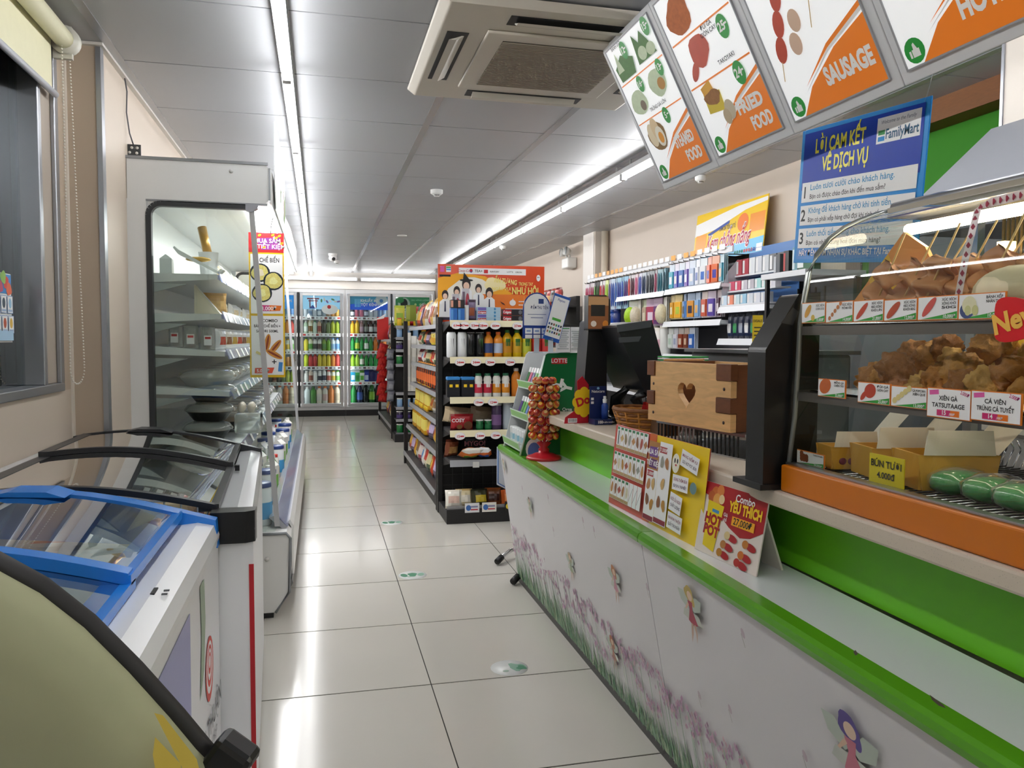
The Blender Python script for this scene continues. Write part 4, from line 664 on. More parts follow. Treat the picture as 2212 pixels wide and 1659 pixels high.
BOTC = [(('oil', .25, .038, 'D8A01E', 'E8C82A', 'E8D86A'), 'yellow cooking oil bottle'), (('oil', .2, .03, '3A1E14', 'C83A2A', 'D85A2A'), 'dark soy sauce bottle'), (('pet', .2, .03, 'C8501E', 'E8B82A', 'E8762A'), 'orange sauce bottle'), (('tub', .11, .035, 'E0C84A', 'E8E8E0', 'D8A02A'), 'yellow food tub'), (('tub', .1, .034, 'E4E2DA', 'C83A3A', '7A9A4A'), 'white food tub')]
def fill(ti, z, x, y0, y1, sc, typ, where, grp, off=0):
    y = y0; k = 0
    while y < y1:
        if typ == 'bag':
            c, l = BAGC[(k * 3 + ti * 2 + off) % 8]; w = .15 + .03 * ((k + ti) % 3); bag('snack_bag', '%s, %s from near, %s' % (l, ORD[k % 20], where), (x, y + w / 2, z + .012), (w, sc * (1 + .1 * ((k * 7) % 3 - 1)), .07), c, grp, (-.25 if typ == 'bag' else 0, 0, -pi / 2 + .15 * ((k * 5) % 3 - 1))); y += w + .012
        else:
            sp, l = BOTC[{'oil': [0, 0, 0, 1], 'sauce': [2, 1, 2, 1], 'tub': [3, 4, 3, 3]}[typ][k % 4]]; drink('oil_bottle' if typ == 'oil' else 'sauce_bottle' if typ == 'sauce' else 'food_tub', '%s, %s from near, %s' % (l, ORD[k % 20], where), (x, y + sp[2], z + .012), sp, grp); y += sp[2] * 2 + .012
        k += 1
WH_ = ['bottom tier', 'second tier', 'third tier', 'fourth tier', 'fifth tier', 'sixth tier', 'top tier']
PLAN = [[('bag', .2, 5.82, 7.98)], [('bag', .16, 5.82, 6.9), ('oil', 0, 6.95, 7.9)], [('bag', .13, 5.82, 6.9), ('oil', 0, 6.95, 7.9)], [('sauce', 0, 5.95, 6.9), ('sauce', 0, 6.95, 7.9)], [('bag', .12, 5.82, 6.9), ('bag', .12, 6.95, 7.9)], [('tub', 0, 5.85, 6.9), ('bag', .11, 6.95, 7.9)], [('bag', .2, 5.85, 6.9), ('bag', .19, 6.95, 7.95)]]
for ti, pl in enumerate(PLAN):
    for bi, (typ, sc, a, c) in enumerate(pl): fill(ti, GT[ti][0], .83 + GT[ti][1] + .07, a, c, sc * 1.18, typ, '%s, %s bay, first aisle shelf' % (WH_[ti], ('near', 'far')[bi]), 'goods on the aisle shelf', bi)
cart('food_box', 'olive green box standing on the far end of the aisle shelf', 'box', .9, 8.02, 1.44, .1, .06, .16, ('7A8A2E', '9AA84A'))
# ---- second gondola farther down the aisle
gondola('gondola_shelf', 'far black aisle shelf near the drink fridges', .9, 1.3, 10.15, 12.6, [(.13, 0), (.45, .03), (.75, .05), (1.0, .05), (1.25, .05)], 1.42)
e2 = thing('endcap_shelf', 'far black endcap shelf with small jars behind the first aisle shelf', 'shelf', (0, 0, 0))
for x in (.88, 1.5): part('upright', e2, lambda b: b.box(x, x + .035, 10.08, 10.14, 0, 1.46, BK))
part('back_panel', e2, lambda b: b.box(.915, 1.5, 10.1, 10.11, .1, 1.42, M('232224', .5))); part('base', e2, lambda b: b.box(.89, 1.53, 9.72, 10.08, 0, .09, BK))
E2Z = [.10, .27, .42, .6, .95, 1.13, 1.28, 1.42]
for k, z in enumerate(E2Z):
    s_ = part('shelf', e2, lambda b: b.box(.915, 1.5, 9.82, 10.1, z - .015, z, SHG)); part('price_rail', s_, lambda b: b.box(.915, 1.5, 9.81, 9.82, z - .03, z + .006, RLG))
    if z == .6: continue
    for i in range(4):
        sp = [('tub', .11, .04, '1E7A3E', 'E8E8E4', None), ('tub', .1, .04, '2A2440', 'E8E8E4', '4A3A7A'), ('tub', .11, .035, '8AB0D8', 'F0F0F0', None), ('tub', .1, .03, 'E0B82A', 'C8342E', None)][(k + (i > 2)) % 4]
        drink('food_jar', '%s jar, %s from the left on the %s shelf of the far endcap' % ({'1E7A3E': 'green', '2A2440': 'dark purple', '8AB0D8': 'pale blue', 'E0B82A': 'yellow'}[sp[3]], ORD[i], ORD[k] + '-lowest'), (.965 + .1 * i, 9.87, z), sp, 'jars on the far endcap')
for k in range(3): bag('wrapping_roll', 'tall white patterned roll leaning in the far endcap, %s from the left' % ORD[k], (1.06 + .07 * k, 9.78, .62), (.07, .72 - .04 * k, .06), ('D8D6CE', 'C8C8C4', 'E4E4DE'), 'white patterned rolls', (.02, 0, 0), 'roll')
bag('snack_bag', 'yellow and green pack on top of the far endcap', (.97, 9.9, 1.425), (.13, .25, .06), ('C8C84A', '8AB03A', 'A8B83A'), None); bag('snack_bag', 'red pack with white mark on top of the far endcap', (1.13, 9.9, 1.425), (.16, .24, .06), ('B8242C', 'E8D8D8', '9A1E26'), None)
for ti, (z, sc) in enumerate(((.13, .26), (.45, .22), (.75, .2), (1.0, .18), (1.25, .24))): fill(ti, z, 1.02, 10.2, 12.4, sc, 'bag', '%s of far aisle shelf' % WH_[ti], 'goods on the far aisle shelf', 3)
rs = thing('display_sign', 'red sign board standing on the far aisle shelf', 'sign', (.93, 12.1, 1.25), 0); part('board', rs, lambda b: b.box(-.08, .09, 0, .006, 0, .34, M('C8201E', .4)), bev=.002); part('arrow', rs, lambda b: b.add([(-.16, -.006, .28), (-.02, -.006, .35), (.06, -.006, .4), (.02, -.006, .32), (-.08, -.006, .3)], [(0, 1, 2, 3, 4)], PW))
for k in range(9): bag('snack_bag', 'shiny red snack bag on the hanging strip, %s from the top' % ORD[k], (.84 + .012 * (-1) ** k, 11.2, 1.06 - .085 * k), (.13, .14, .07), ('C01E24', 'D8342E', 'A81A1E'), 'red bags on the hanging strip', (.0, .25 - .05 * (k % 3), .25))
for k in range(5): bag('plastic_pack', 'grey plastic pack hanging on the far upright, %s from the top' % ORD[k], (.86, 10.0, 1.0 - .13 * k), (.1, .14, .05), ('8A8C98', 'A8AAB4', '6A6C78'), 'grey packs on the far upright', (0, .1, .3), 'pack')
# ---------------------------------------------------------------- checkout counter and what stands on it
CGN = M('559C18', .22); PNL = M('D6D4D6', .35); STONE = M('CDBFAE', .4, nz=.25, sc=220, ty='speck')
co = thing('checkout_counter', 'white checkout counter with lime green edge and flower fairies', 'counter', (0, 0, 0))
def lean(o):
    for v in o.data.vertices: v.co.x += .0135 * (v.co.y - 3.97) * min(1, v.co.z / .72)
CE = .89
for a, c in ((2.062, 3.975), (.25, 2.058)):
    lean(part('front_panel', co, lambda b: b.prism([(CE + .012, .69), (1.0, .035), (1.025, .035), (CE + .04, .69)], 'y', a, c, PNL)))
    lean(part('green_edge', co, lambda b: b.prism([(CE + .05, .686), (CE + .012, .686), (CE + .002, .692), (CE, .704), (CE + .004, .716), (CE + .014, .7215), (CE + .05, .7215)], 'y', a, c, CGN)))
lean(part('low_shelf', co, lambda b: b.box(CE + .045, 1.12, .25, 3.975, .69, .72, M('DDE2E2', .2))))
part('end_panel', co, lambda b: b.prism([(CE + .04, .69), (1.02, .035), (1.7, .035), (1.7, .69)], 'y', 3.95, 3.97, PNL))
part('plinth', co, lambda b: b.box(1.03, 1.7, .25, 3.95, 0, .075, M('2A2826', .4)))
part('kick_trim', co, lambda b: b.box(1.003, 1.028, .25, 3.97, 0, .034, M('2C2A28', .4)))
part('riser_panel', co, lambda b: b.box(1.098, 1.12, .25, 3.56, .7202, .888, M('6CC420', .35)))
part('counter_body', co, lambda b: b.box(1.125, 1.7, .25, 3.56, .08, .887, M('C8C6C2', .5)))
part('stone_top', co, lambda b: b.box(.99, 1.75, .25, 3.56, .888, .925, STONE), bev=.006)
for q in ([(1845, 1408), (1850, 1404), (1856, 1412), (1850, 1416)], [(2010, 1500), (2040, 1522), (2046, 1530), (2030, 1524), (2016, 1512)]):
    def sc_(b):
        vs = []
        for u, v in q:
            d = pix(u, v, 1) - Vector((0, 0, CAMH)); k = 0
            y = ((CE + .0005 + .0135 * (-3.97))) / (d.x - .0135 * d.y) ; vs.append(Vector((0, 0, CAMH)) + d * y - Vector((.0018, 0, 0)))
        b.add(vs, [tuple(range(len(vs)))], M('4A4030', .6))
    part('scuff', co, sc_)
# print on the leaning front
TA = math.atan2(.098, .655); P = Print(-.0012, .000003)
def onp(u, v):
    d = pix(u, v, 1) - Vector((0, 0, CAMH)); n = Vector((cos(TA), 0, sin(TA))); p0 = Vector((1.0, 0, .035)); t = (p0 - Vector((0, 0, CAMH))).dot(n) / d.dot(n); w = Vector((0, 0, CAMH)) + d * t
    return 3.97 - w.y, (w.z - .035) / cos(TA)
rd = random.Random(3)
FG = [M(c, .5) for c in ('8FAE92', '6F9A78', 'A9BE9A', '5E8A66')]; FP = [M(c, .5) for c in ('B98FB0', 'C8A4BE', 'A07898', 'D0AEB8')]
for i in range(800):
    x = rd.uniform(.02, 3.65); h = rd.uniform(.05, .15) * (1 + .3 * sin(x * 3)); P.poly([(x - .004, .002), (x + .007, .002), (x + rd.uniform(-.05, .05), h)], FG[i % 4])
for i in range(100):
    x = .04 + i * .036 + rd.uniform(-.02, .02); h = .1 + .13 * abs(sin(i * 1.7)) + rd.uniform(0, .05); P.rect(x, h / 2, .004, h, FG[i % 4]); r = rd.uniform(.024, .042)
    for k in range(16):
        a = rd.uniform(0, 2 * pi); q = r * rd.uniform(.2, 1); P.poly([(x + q * 1.3 * cos(a), h + q * sin(a) - .009), (x + q * 1.3 * cos(a) + .006, h + q * sin(a)), (x + q * 1.3 * cos(a), h + q * sin(a) + .009), (x + q * 1.3 * cos(a) - .006, h + q * sin(a))], FP[(i + k) % 4])
for u, v, s, hc, dc in ((1243, 1225, .11, 'B8A080', '9AA888'), (1345, 1262, .12, 'B87848', 'C08A98'), (1522, 1325, .14, 'B8A050', 'A83A50'), (1152, 1098, .1, '7A6A60', 'A8AE90'), (1885, 1640, .17, '5A4A90', 'C8788A'), (1093, 1010, .085, 'A8906A', 'B0A898'), (1335, 1412, .12, 'B06A48', 'A87868')):
    x, z = onp(u, v); X_ = lambda p: [(x + a * s * 1.9, z + c * s) for a, c in p]
    for sg in (-1, 1): P.poly(X_([(0, .2), (sg * .12, .42), (sg * .24, .4), (sg * .2, .2), (sg * .06, .1)]), M('B9C4B8', .5)); P.poly(X_([(0, .1), (sg * .15, .08), (sg * .2, -.08), (sg * .08, -.1)]), M('C4C8BE', .5))
    P.ell(x, z + s * .42, s * .17, s * .15, M(hc, .5), wob=.08); P.ell(x + s * .1, z + s * .34, s * .08, s * .14, M(hc, .5), .3); P.ell(x + s * .02, z + s * .38, s * .1, s * .09, M('E0C4AC', .5)); P.poly(X_([(-.05, .28), (.05, .28), (.03, .12), (.1, -.12), (0, -.18), (-.09, -.12), (-.03, .12)]), M(dc, .5))
    P.poly(X_([(-.04, -.14), (0, -.15), (-.03, -.35), (-.09, -.55), (-.07, -.35)]), M('C8A894', .5)); P.poly(X_([(.01, -.15), (.05, -.13), (.06, -.3), (.02, -.5), (.03, -.3)]), M('C8A894', .5)); P.poly(X_([(-.05, .25), (-.13, .08), (-.11, .07), (-.03, .2)]), M('D8B8A0', .5))
for u, v in ((1420, 1275), (1640, 1375), (1530, 1510), (1600, 1540), (1770, 1640), (1195, 1080), (1275, 1130), (1300, 1150), (1205, 1150), (1135, 1060)):
    x, z = onp(u, v); P.rect(x, z, .002, .03, M('9A9A90', .5), .3); P.ell(x + .004, z + .018, .008, .012, M('C4B4BE', .5), .3, 8)
o_ = O('printed_artwork', P.b, co, (1.0, 3.97, .035), (TA, 0, -pi / 2))
for v in o_.data.vertices: v.co.y -= .0004 + .0135 * v.co.x * (v.co.z * cos(TA) + .035) / .72
# ---- folding stand behind the counter end
fs = thing('display_stand', 'chrome tube stand with black rubber feet at the counter end', 'stand', (0, 0, 0))
for y in (4.29, 3.915):
    l_ = part('leg', fs, lambda b: b.tube([(.975, y, .03), (1.06, y + .1, .045), (1.16, y + .13, .06), (1.2, y + .14, .5)], .012, CHROME, 10)); part('rubber_foot', l_, lambda b: b.tube([(.955, y - .025, .022), (.99, y + .018, .034)], .018, BLK, 10))
part('post', fs, lambda b: b.tube([(1.2, 4.05, .48), (1.2, 4.44, .48)], .01, CHROME, 8)); part('panel', fs, lambda b: b.prism([(.9, .7), (.9, .5), (.96, .47), (1.2, .47), (1.2, .7)], 'y', 4.03, 4.036, M('E4E8F0', .3))); part('panel_edge', fs, lambda b: b.tube([(.905, 4.028, .69), (.905, 4.028, .51), (.955, 4.028, .48)], .004, M('6A8AC0', .4), 6))
# ---- gum rack
gr = thing('gum_rack', 'green and white chewing gum rack on the counter end', 'rack', (0, 0, 0)); DG = M('0E6A38', .35)
SP = [(.905, .722), (1.19, .722), (1.19, 1.2), (1.035, 1.2), (1.02, 1.185)]
part('side_panel', gr, lambda b: b.prism(SP, 'y', 3.555, 3.562, DG)); part('side_panel', gr, lambda b: b.prism(SP, 'y', 3.9, 3.907, M('D8DADC', .3))); part('panel_edge', gr, lambda b: (b.tube([(.905, 3.558, .722), (1.02, 3.558, 1.185), (1.035, 3.558, 1.2)], .005, M('DDE6E0', .3), 6), b.tube([(1.19, 3.558, .93), (1.188, 3.558, 1.2)], .006, M('C8DCD4', .3), 6)))
part('rack_back', gr, lambda b: b.box(1.15, 1.155, 3.562, 3.9, .725, 1.2, M('B8BCC0', .35)))
P = Print(-.001); P.rect(.06, .44, .075, .028, RED); P.text('LOTTE', .06, .432, .019, PW, bold=.02); P.text('L', .075, .335, .06, PW, a=1.35, bold=.05); P.text('Y', .12, .31, .05, M('E8F0EA'), a=1.35, bold=.05); P.poly([(.165, .25), (.185, .25), (.2, .47), (.185, .47)], M('7ABFA0')); P.ell(-.06, .03, .04, .05, PW); P.ell(-.06, .02, .03, .04, M('5A7AC0')); P.rect(.05, .2, .12, .02, M('0A4A28')); P.text('Orna', .1, .205, .016, PW); P.rect(.12, .14, .06, .07, M('1A2A22')); P.done(gr, (1.03, 3.555, .722))
TZ = [(.745, .91), (.88, .95), (1.025, .985)]
GC = ['4A9A3A', '5A3A8A', 'C8346A', '2E7A3E', 'D8B82A', '3A6AB8', '6AB84A']
for ti, (z, x) in enumerate(TZ):
    s_ = part('tier', gr, lambda b: b.prism([(x, z), (1.15, z + .03), (1.15, z + .026), (x, z - .006)], 'y', 3.564, 3.898, M('E2E6E4', .3))); part('tier_lip', s_, lambda b: b.prism([(x, z - .006), (x - .004, z - .006), (x - .014, z + .035), (x - .01, z + .035)], 'y', 3.564, 3.898, M('D8E8DC', .3)))
    part('lip_print', s_, lambda b: b.add([(x - .0048, y, z - .002) for y in (3.57, 3.89)] + [(x - .0142, y, z + .03) for y in (3.89, 3.57)], [(0, 1, 2, 3)], M('8AC070', .4)))
    for k in range(7):
        y = 3.585 + k * .047
        if ti == 0:
            drink('gum_tub', 'small white gum tub, %s from the near end of the bottom rack tier' % ORD[k], (x + .04, y, z + .012), ('tub', .07, .019, 'E8EAEA', 'F0F2F2', ['C8D8DC', '9AC8D8'][k % 2]), 'white gum tubs')
        else:
            t = thing('gum_pack', '%s gum pack, %s from the near end of the %s rack tier' % ({'4A9A3A': 'green', '5A3A8A': 'purple', 'C8346A': 'pink', '2E7A3E': 'dark green', 'D8B82A': 'yellow', '3A6AB8': 'blue', '6AB84A': 'light green'}[GC[(k + 2 * ti) % 7]], ORD[k], ('', 'middle', 'top')[ti]), 'gum', (x + .02, y, z + .008), 0, 'gum packs in the rack')
            O('packet', cached(('gum', GC[(k + 2 * ti) % 7]), lambda b: b.prism([(0, 0), (.012, .0), (.045, .085), (.033, .088)], 'y', -.018, .018, M(GC[(k + 2 * ti) % 7], .3))), t); O('white_top', cached(('gumt',), lambda b: b.prism([(.0235, .062), (.0255, .0615), (.0335, .0885), (.0315, .089)], 'y', -.0182, .0182, PW)), t)
# ---- lollipop stand
lx, ly = .985, 3.44
ls = thing('lollipop_stand', 'red lollipop stand with a round base on the low counter shelf', 'stand', (lx, ly, .7205)); RP = M('C01E2A', .3)
part('base', ls, lambda b: b.lathe([(0, 0), (.079, 0), (.081, .008), (.074, .015), (.058, .019), (.045, .026), (.026, .03), (.02, .05)], RP, 28)); part('column', ls, lambda b: b.lathe([(.02, .03), (.026, .045), (.016, .055), (.034, .075), (.018, .085), (.018, .36), (.0, .365)], RP, 20))
for k in range(8): part('holder_disc', ls, lambda b: b.lathe([(.018, .11 + .033 * k), (.03, .115 + .033 * k), (.03, .119 + .033 * k), (.018, .12 + .033 * k)], RP, 18))
LP = [('C8461E', 'D8A02A'), ('B02A24', 'D07A3A'), ('C85A1E', 'E0A83A'), ('A02420', 'C8603A'), ('2A2E2A', '8A8A5A'), ('C05A34', 'D8B070')]
for c, d in LP:
    cached(('lp', c), lambda b: (b.ell((0, 0, 0), (.0165,) * 3, M(c, .22), 12, 8), b.lathe([(.016, -.0055), (.0169, 0), (.016, .0055)], M(d, .25), 12), b.lathe([(.0085, .0145), (.004, .0164), (0, .0168)], M(d, .3), 10)))
stk = MB().tube([(0, 0, -.012), (0, 0, -.075)], .0018, M('F0EEEA', .4), 5).mesh('stick')
for rw in range(8):
    for k in range(9):
        a = 2 * pi * (k + .5 * (rw % 2)) / 9; c = LP[(rw * 5 + k * 3 + (rw * k) % 4) % 6 if (rw + k) % 5 else 0]; c = c if c[0] != '2A2E2A' or (rw, k) in ((1, 7), (5, 9)) else LP[1]
        rr = .056 if rw < 7 else .04
        l = thing('lollipop', 'wrapped %s lollipop, %s ring from the stand base, %s clockwise from the back' % ({'C8461E': 'orange', 'B02A24': 'red', 'C85A1E': 'amber', 'A02420': 'dark red', '2A2E2A': 'dark green', 'C05A34': 'copper'}[c[0]], ORD[rw], ORD[(2 - k) % 9]), 'lollipop', (lx + rr * cos(a), ly + rr * sin(a), .828 + .0355 * rw), 0, 'lollipops on the stand', (.0, .95 if rw < 7 else .45, a))
        O('candy', _gm[('lp', c[0])], l); O('stick', stk, l)
# ---- payment signs on the rack
sg = thing('payment_sign', 'round-topped white and blue payment sign on the gum rack', 'sign', (.965, 3.5, 1.2), .1)
ov = [(-.068, .065)] + [(.068 * -cos(a) if 0 else -.068 * cos(a), .2 + .075 * sin(a)) for a in [pi * i / 12 for i in range(13)]] + [(.068, .065)]
part('card', sg, lambda b: b.prism(ov, 'y', 0, .003, M('1E3A8A', .3))); part('stem', sg, lambda b: (b.box(-.012, .012, .0, .003, .0, .066, M('C8D0D8', .2)), b.box(-.03, .03, -.02, .02, 0, .003, M('C8D0D8', .2))))
P = Print(); P.poly([(x * .92, .2 + (z - .2) * .92 if z > .2 else z + .06) for x, z in ov], PW); P.rect(.02, .235, .025, .022, M('1E3A7A')); P.text('ĐIỂM THU TIỀN', .012, .2, .014, M('1E2A5A'), w=.085); P.rect(0, .175, .09, .003, M('8A94B0')); P.rect(0, .16, .06, .004, M('8A94B0'))
for i in range(3): P.rect(-.04 + .04 * i, .1, .034, .025, PW); P.rect(-.04 + .04 * i, .075, .034, .016, PW); P.rect(-.04 + .04 * i, .1, .02, .008, M('8AA0D0'))
P.done(sg)
s2 = thing('payment_sign', 'tilted white phone-shaped payment sign beside the round-topped one', 'sign', (1.02, 3.46, 1.2), .15)
o_ = part('card', s2, lambda b: b.box(-.042, .042, 0, .003, .0, .215, M('2A5AB0', .3)), (0, 0, .055), (0, .28, 0), .006); part('stem', s2, lambda b: (b.box(-.012, .012, .0, .003, .0, .066, M('C8D0D8', .2)), b.box(-.03, .03, -.02, .02, 0, .003, M('C8D0D8', .2))))
P = Print(); P.rect(0, .11, .077, .185, PW); P.text('Payoo', 0, .185, .011, M('2A4A9A')); P.rect(0, .1, .045, .012, M('4AA83A'))
for j in range(3):
    for i in range(6): P.rect(-.03 + .012 * i, .075 - .018 * j, .008, .01, M(['3A5AA0', '2A2A2A', '9A5A3A', '3A8A5A'][(i + j) % 4]))
P.done(s2, (0, 0, .055), (0, .28, 0))
np_ = thing('notice_sheet', 'white sheet with small print on the back of the gum rack', 'paper', (1.135, 3.53, 1.2)); part('sheet', np_, lambda b: (b.box(-.07, .0, 0, .001, .0, .12, PW), b.box(.003, .06, .002, .003, .0, .12, PW), b.box(-.07, .06, 0, .02, 0, .002, PW)))
P = Print(); [P.rect(-.035 + .067 * c_, .1 - .009 * i, .055 - .01 * (i % 3), .003, M('9AA4A0')) for c_ in range(2) for i in range(10)]; P.rect(-.035, .113, .06, .004, GRN); P.done(np_)
# ---- till
ps = thing('till_terminal', 'black point-of-sale terminal with tilted monitor on the stone counter', 'till', (0, 0, 0)); PB = M('15171B', .35); PG = M('4A4D52', .3)
part('stand_base', ps, lambda b: b.box(1.13, 1.32, 2.98, 3.2, .9255, .955, PB), bev=.008)
part('column', ps, lambda b: b.prism([(1.03, .9255), (1.14, .9255), (1.135, 1.34), (1.06, 1.34)], 'y', 3.05, 3.17, PB), bev=.01)
part('customer_display', ps, lambda b: b.prism([(1.045, 1.3), (1.13, 1.3), (1.14, 1.33), (1.138, 1.42), (1.12, 1.44), (1.045, 1.44)], 'y', 3.02, 3.07, PB), bev=.006)
P = Print(); P.rect(0, 0, .085, .13, M('7A4A2A', .3, em=.15)); P.rect(0, .045, .085, .035, M('C89A6A', .3)); P.rect(-.002, .008, .06, .045, M('26201E', .3)); P.ell(.03, -.045, .012, .014, M('E08A2A')); P.ell(-.02, -.045, .012, .012, M('E8DCD0')); P.done(ps, (1.088, 3.02, 1.37))
part('monitor', ps, lambda b: b.prism([(1.10, 1.315), (1.245, 1.335), (1.335, 1.05), (1.32, 1.035), (1.22, 1.06), (1.15, 1.2)], 'y', 2.85, 3.19, PB), bev=.008)
part('monitor_vent', ps, lambda b: (b.prism([(1.10, 1.318), (1.245, 1.338), (1.24, 1.31), (1.105, 1.29)], 'y', 2.846, 2.85, PG), b.prism([(1.108, 1.27), (1.2, 1.275), (1.19, 1.255), (1.112, 1.25)], 'y', 2.845, 2.85, PG)))
part('arm', ps, lambda b: b.tube([(1.2, 3.08, .95), (1.19, 3.06, 1.02), (1.25, 3.04, 1.1)], [.04, .03, .03], PB, 10)); part('scanner', ps, lambda b: b.tube([(1.28, 2.94, .95), (1.21, 2.93, 1.03), (1.24, 2.9, 1.06)], [.018, .02, .024], M('1C1E22', .3), 8))
rc = thing('candy_card', 'red cut-out card with yellow flower emblem on the counter', 'card', (1.015, 3.03, .9255), .1)
part('card', rc, lambda b: b.prism([(-.065, 0), (.04, 0), (.04, .155), (.012, .19), (-.01, .17), (-.005, .06), (-.06, .025)], 'y', 0, .004, M('B81E2E', .35)))
P = Print(); [P.ell(.02 + .032 * cos(a), .085 + .04 * sin(a), .02, .022, M('F0C81E')) for a in [2 * pi * i / 8 for i in range(8)]]; P.ell(.02, .085, .035, .042, M('F0C81E')); P.text('Do', .02, .075, .034, RED, a=.3, bold=.04); P.rect(-.03, .012, .04, .018, PW); [P.rect(-.045 + .005 * i, .013, .0022, .013, TXT) for i in range(7)]; P.done(rc)
bp = thing('spray_box', 'navy blue box holding a small white spray bottle on the counter', 'box', (1.085, 2.98, .9255), .1)
part('tray', bp, lambda b: (b.box(-.036, .04, -.03, .03, 0, .022, M('16285A', .35)), b.box(-.036, .036, .02, .026, .02, .15, M('16285A', .35))), bev=.002)
part('bottle', bp, lambda b: (b.lathe([(0, .022), (.014, .022), (.014, .075), (.008, .085)], M('2A4A9A', .15), 14), b.lathe([(.008, .085), (.009, .1), (.006, .1), (.006, .112), (0, .112)], M('E8EAEC', .3), 12)), (.018, -.005, 0))
P = Print(); P.text('100', -.012, .006, .011, PW, bold=.04); P.text('THIÊN NHIÊN', .022, .007, .006, PW); P.done(bp, (0, -.03, 0)); P = Print(); P.text('Natucare', 0, .125, .011, PW); P.ell(0, .142, .006, .005, M('8AC0E0')); P.rect(-.025, .1, .012, .01, PW); P.rect(-.025, .085, .012, .01, PW); P.done(bp, (0, .02, 0))
# ---- wicker baskets
def wicker(name, lab, loc, rx, ry, h, rz, m1, m2):
    t = thing(name, lab, 'basket', loc, rz); n = 28
    pts = lambda k, z: [((rx * (.8 + .2 * k)) * cos(2 * pi * i / n), (ry * (.8 + .2 * k)) * sin(2 * pi * i / n), z) for i in range(n + 1)]
    part('woven_wall', t, lambda b: [b.tube([(p[0] * (1 + .03 * (-1) ** (i + j)), p[1] * (1 + .03 * (-1) ** (i + j)), p[2]) for i, p in enumerate(pts(j / 7, .008 + h * j / 7))], .006, m1 if j % 2 else m2, 5) for j in range(8)])
    for i in range(0, n, 2): a = 2 * pi * i / n; part('stake', t, lambda b: b.tube([(rx * .8 * cos(a), ry * .8 * sin(a), 0), (rx * 1.02 * cos(a), ry * 1.02 * sin(a), h)], .004, m2, 5))
    part('bottom', t, lambda b: b.lathe([(0, .003), (1, .003), (1, 0), (0, 0)], m2, n)).scale = (rx * .8, ry * .8, 1); part('rim', t, lambda b: b.tube(pts(1.05, h + .004), .007, m1, 6)); return t
W1, W2 = M('7A4A1E', .6, nz=.3, sc=80), M('B0742A', .6, nz=.3, sc=80)
wk = wicker('wicker_basket', 'brown wicker basket on the stone counter beside the till', (1.19, 2.78, .926), .1, .13, .07, .4, W1, W2)
part('price_card', wk, lambda b: b.box(-.03, .03, -.002, 0, -.012, .015, YEL), (.02, -.135, .02)); part('hang_tag', wk, lambda b: b.prism([(0, 0), (.03, -.02), (.035, .1), (.005, .11)], 'x', .03, .032, M('B8D82A', .4)), (0, -.06, .05))
bag('candy_bag', 'small red candy packet in the wicker basket', (1.21, 2.83, .945), (.07, .09, .03), ('C82A34', 'E8C84A', 'A81E28'), None, (.4, 0, .3), 'candy'); bag('candy_bag', 'small yellow candy packet in the wicker basket', (1.25, 2.76, .945), (.06, .08, .03), ('E0A82A', 'E8E0C0', 'C8882A'), None, (.3, 0, -.3), 'candy')
# ---- wooden box on a wire rack
wr_ = thing('wire_rack', 'low black and silver barred rack under the wooden box', 'rack', (1.056, 2.438, .9255), math.radians(-80.4))
part('rack_top', wr_, lambda b: (b.box(.02, .46, .02, .3, .064, .073, STEEL),)); part('rack_floor', wr_, lambda b: b.box(.02, .46, .02, .3, 0, .004, STEEL)); part('plastic_bag', wr_, lambda b: b.ell((.16, .06, .034), (.06, .03, .028), GLASS('E8EEF0', 1.5, .1, .25, 'DDE6EA'), 12, 7))
for i in range(22): part('bar', wr_, lambda b: b.box(.03 + .019 * i, .034 + .019 * i, .018, .022, .004, .064, BLK if not 5 < i < 11 else STEEL))
wx = thing('wooden_box', 'plywood box with finger joints and heart-shaped hole', 'box', (1.056, 2.438, .9995), math.radians(-80.4))
PLY = M('D8AC74', .5, nz=.28, sc=9, ty='wood', st=(1.2, 1, 7)); DW = M('6A3C1E', .5, nz=.25, sc=14, ty='wood', st=(2, 1, 6))
hr = [(.21 + .042 * math.sin(t) ** 3 * 1.1, .098 + .0028 * (13 * cos(t) - 5 * cos(2 * t) - 2 * cos(3 * t) - cos(4 * t))) for t in [2 * pi * i / 24 for i in range(25)]]
def board(b, ol, y0, y1, m): b.prism(ol, 'y', y0, y1, m)
front = [(0, 0), (.42, 0), (.42, .052), (.355, .052), (.355, .098), (.42, .098), (.42, .145), (.355, .145), (.355, .192), (.21, .192)] + hr + [(.2099, .192), (.04, .192), (.04, .145), (.012, .145), (.012, .098), (.04, .098), (.04, .052), (0, .052)]
part('front_board', wx, lambda b: board(b, front, 0, .02, PLY)); part('back_board', wx, lambda b: b.box(.02, .4, .25, .27, 0, .19, PLY)); part('floor_board', wx, lambda b: b.box(.02, .4, .02, .25, 0, .012, DW))
part('side_board', wx, lambda b: b.box(.4, .421, .021, .27, 0, .192, DW)); part('side_board', wx, lambda b: b.box(.0, .02, .021, .27, 0, .192, DW))
for x0, x1, z0, z1 in ((.357, .424, .147, .194), (.357, .424, .054, .096), (-.004, .038, .147, .194), (-.004, .038, .054, .096)): part('finger_joint', wx, lambda b: b.box(x0, x1, -.004, .02, z0, z1, DW), bev=.001)
for x, z in ((.39, .122), (.39, .026), (.03, .12), (.03, .026), (.385, .17)): part('peg_hole', wx, lambda b: b.tube([(x, -.0006, z), (x, 0, z)], .005, M('2A160C', .6), 10))
sp_ = thing('steel_pan', 'stainless steel pan edge behind the wooden box', 'pan', (0, 0, 0)); part('pan_body', sp_, lambda b: b.box(1.46, 1.72, 2.3, 2.95, .9255, 1.215, M('8E9092', .35, .8)), bev=.01); part('pan_rim', sp_, lambda b: b.box(1.44, 1.74, 2.28, 2.97, 1.215, 1.228, STEEL))
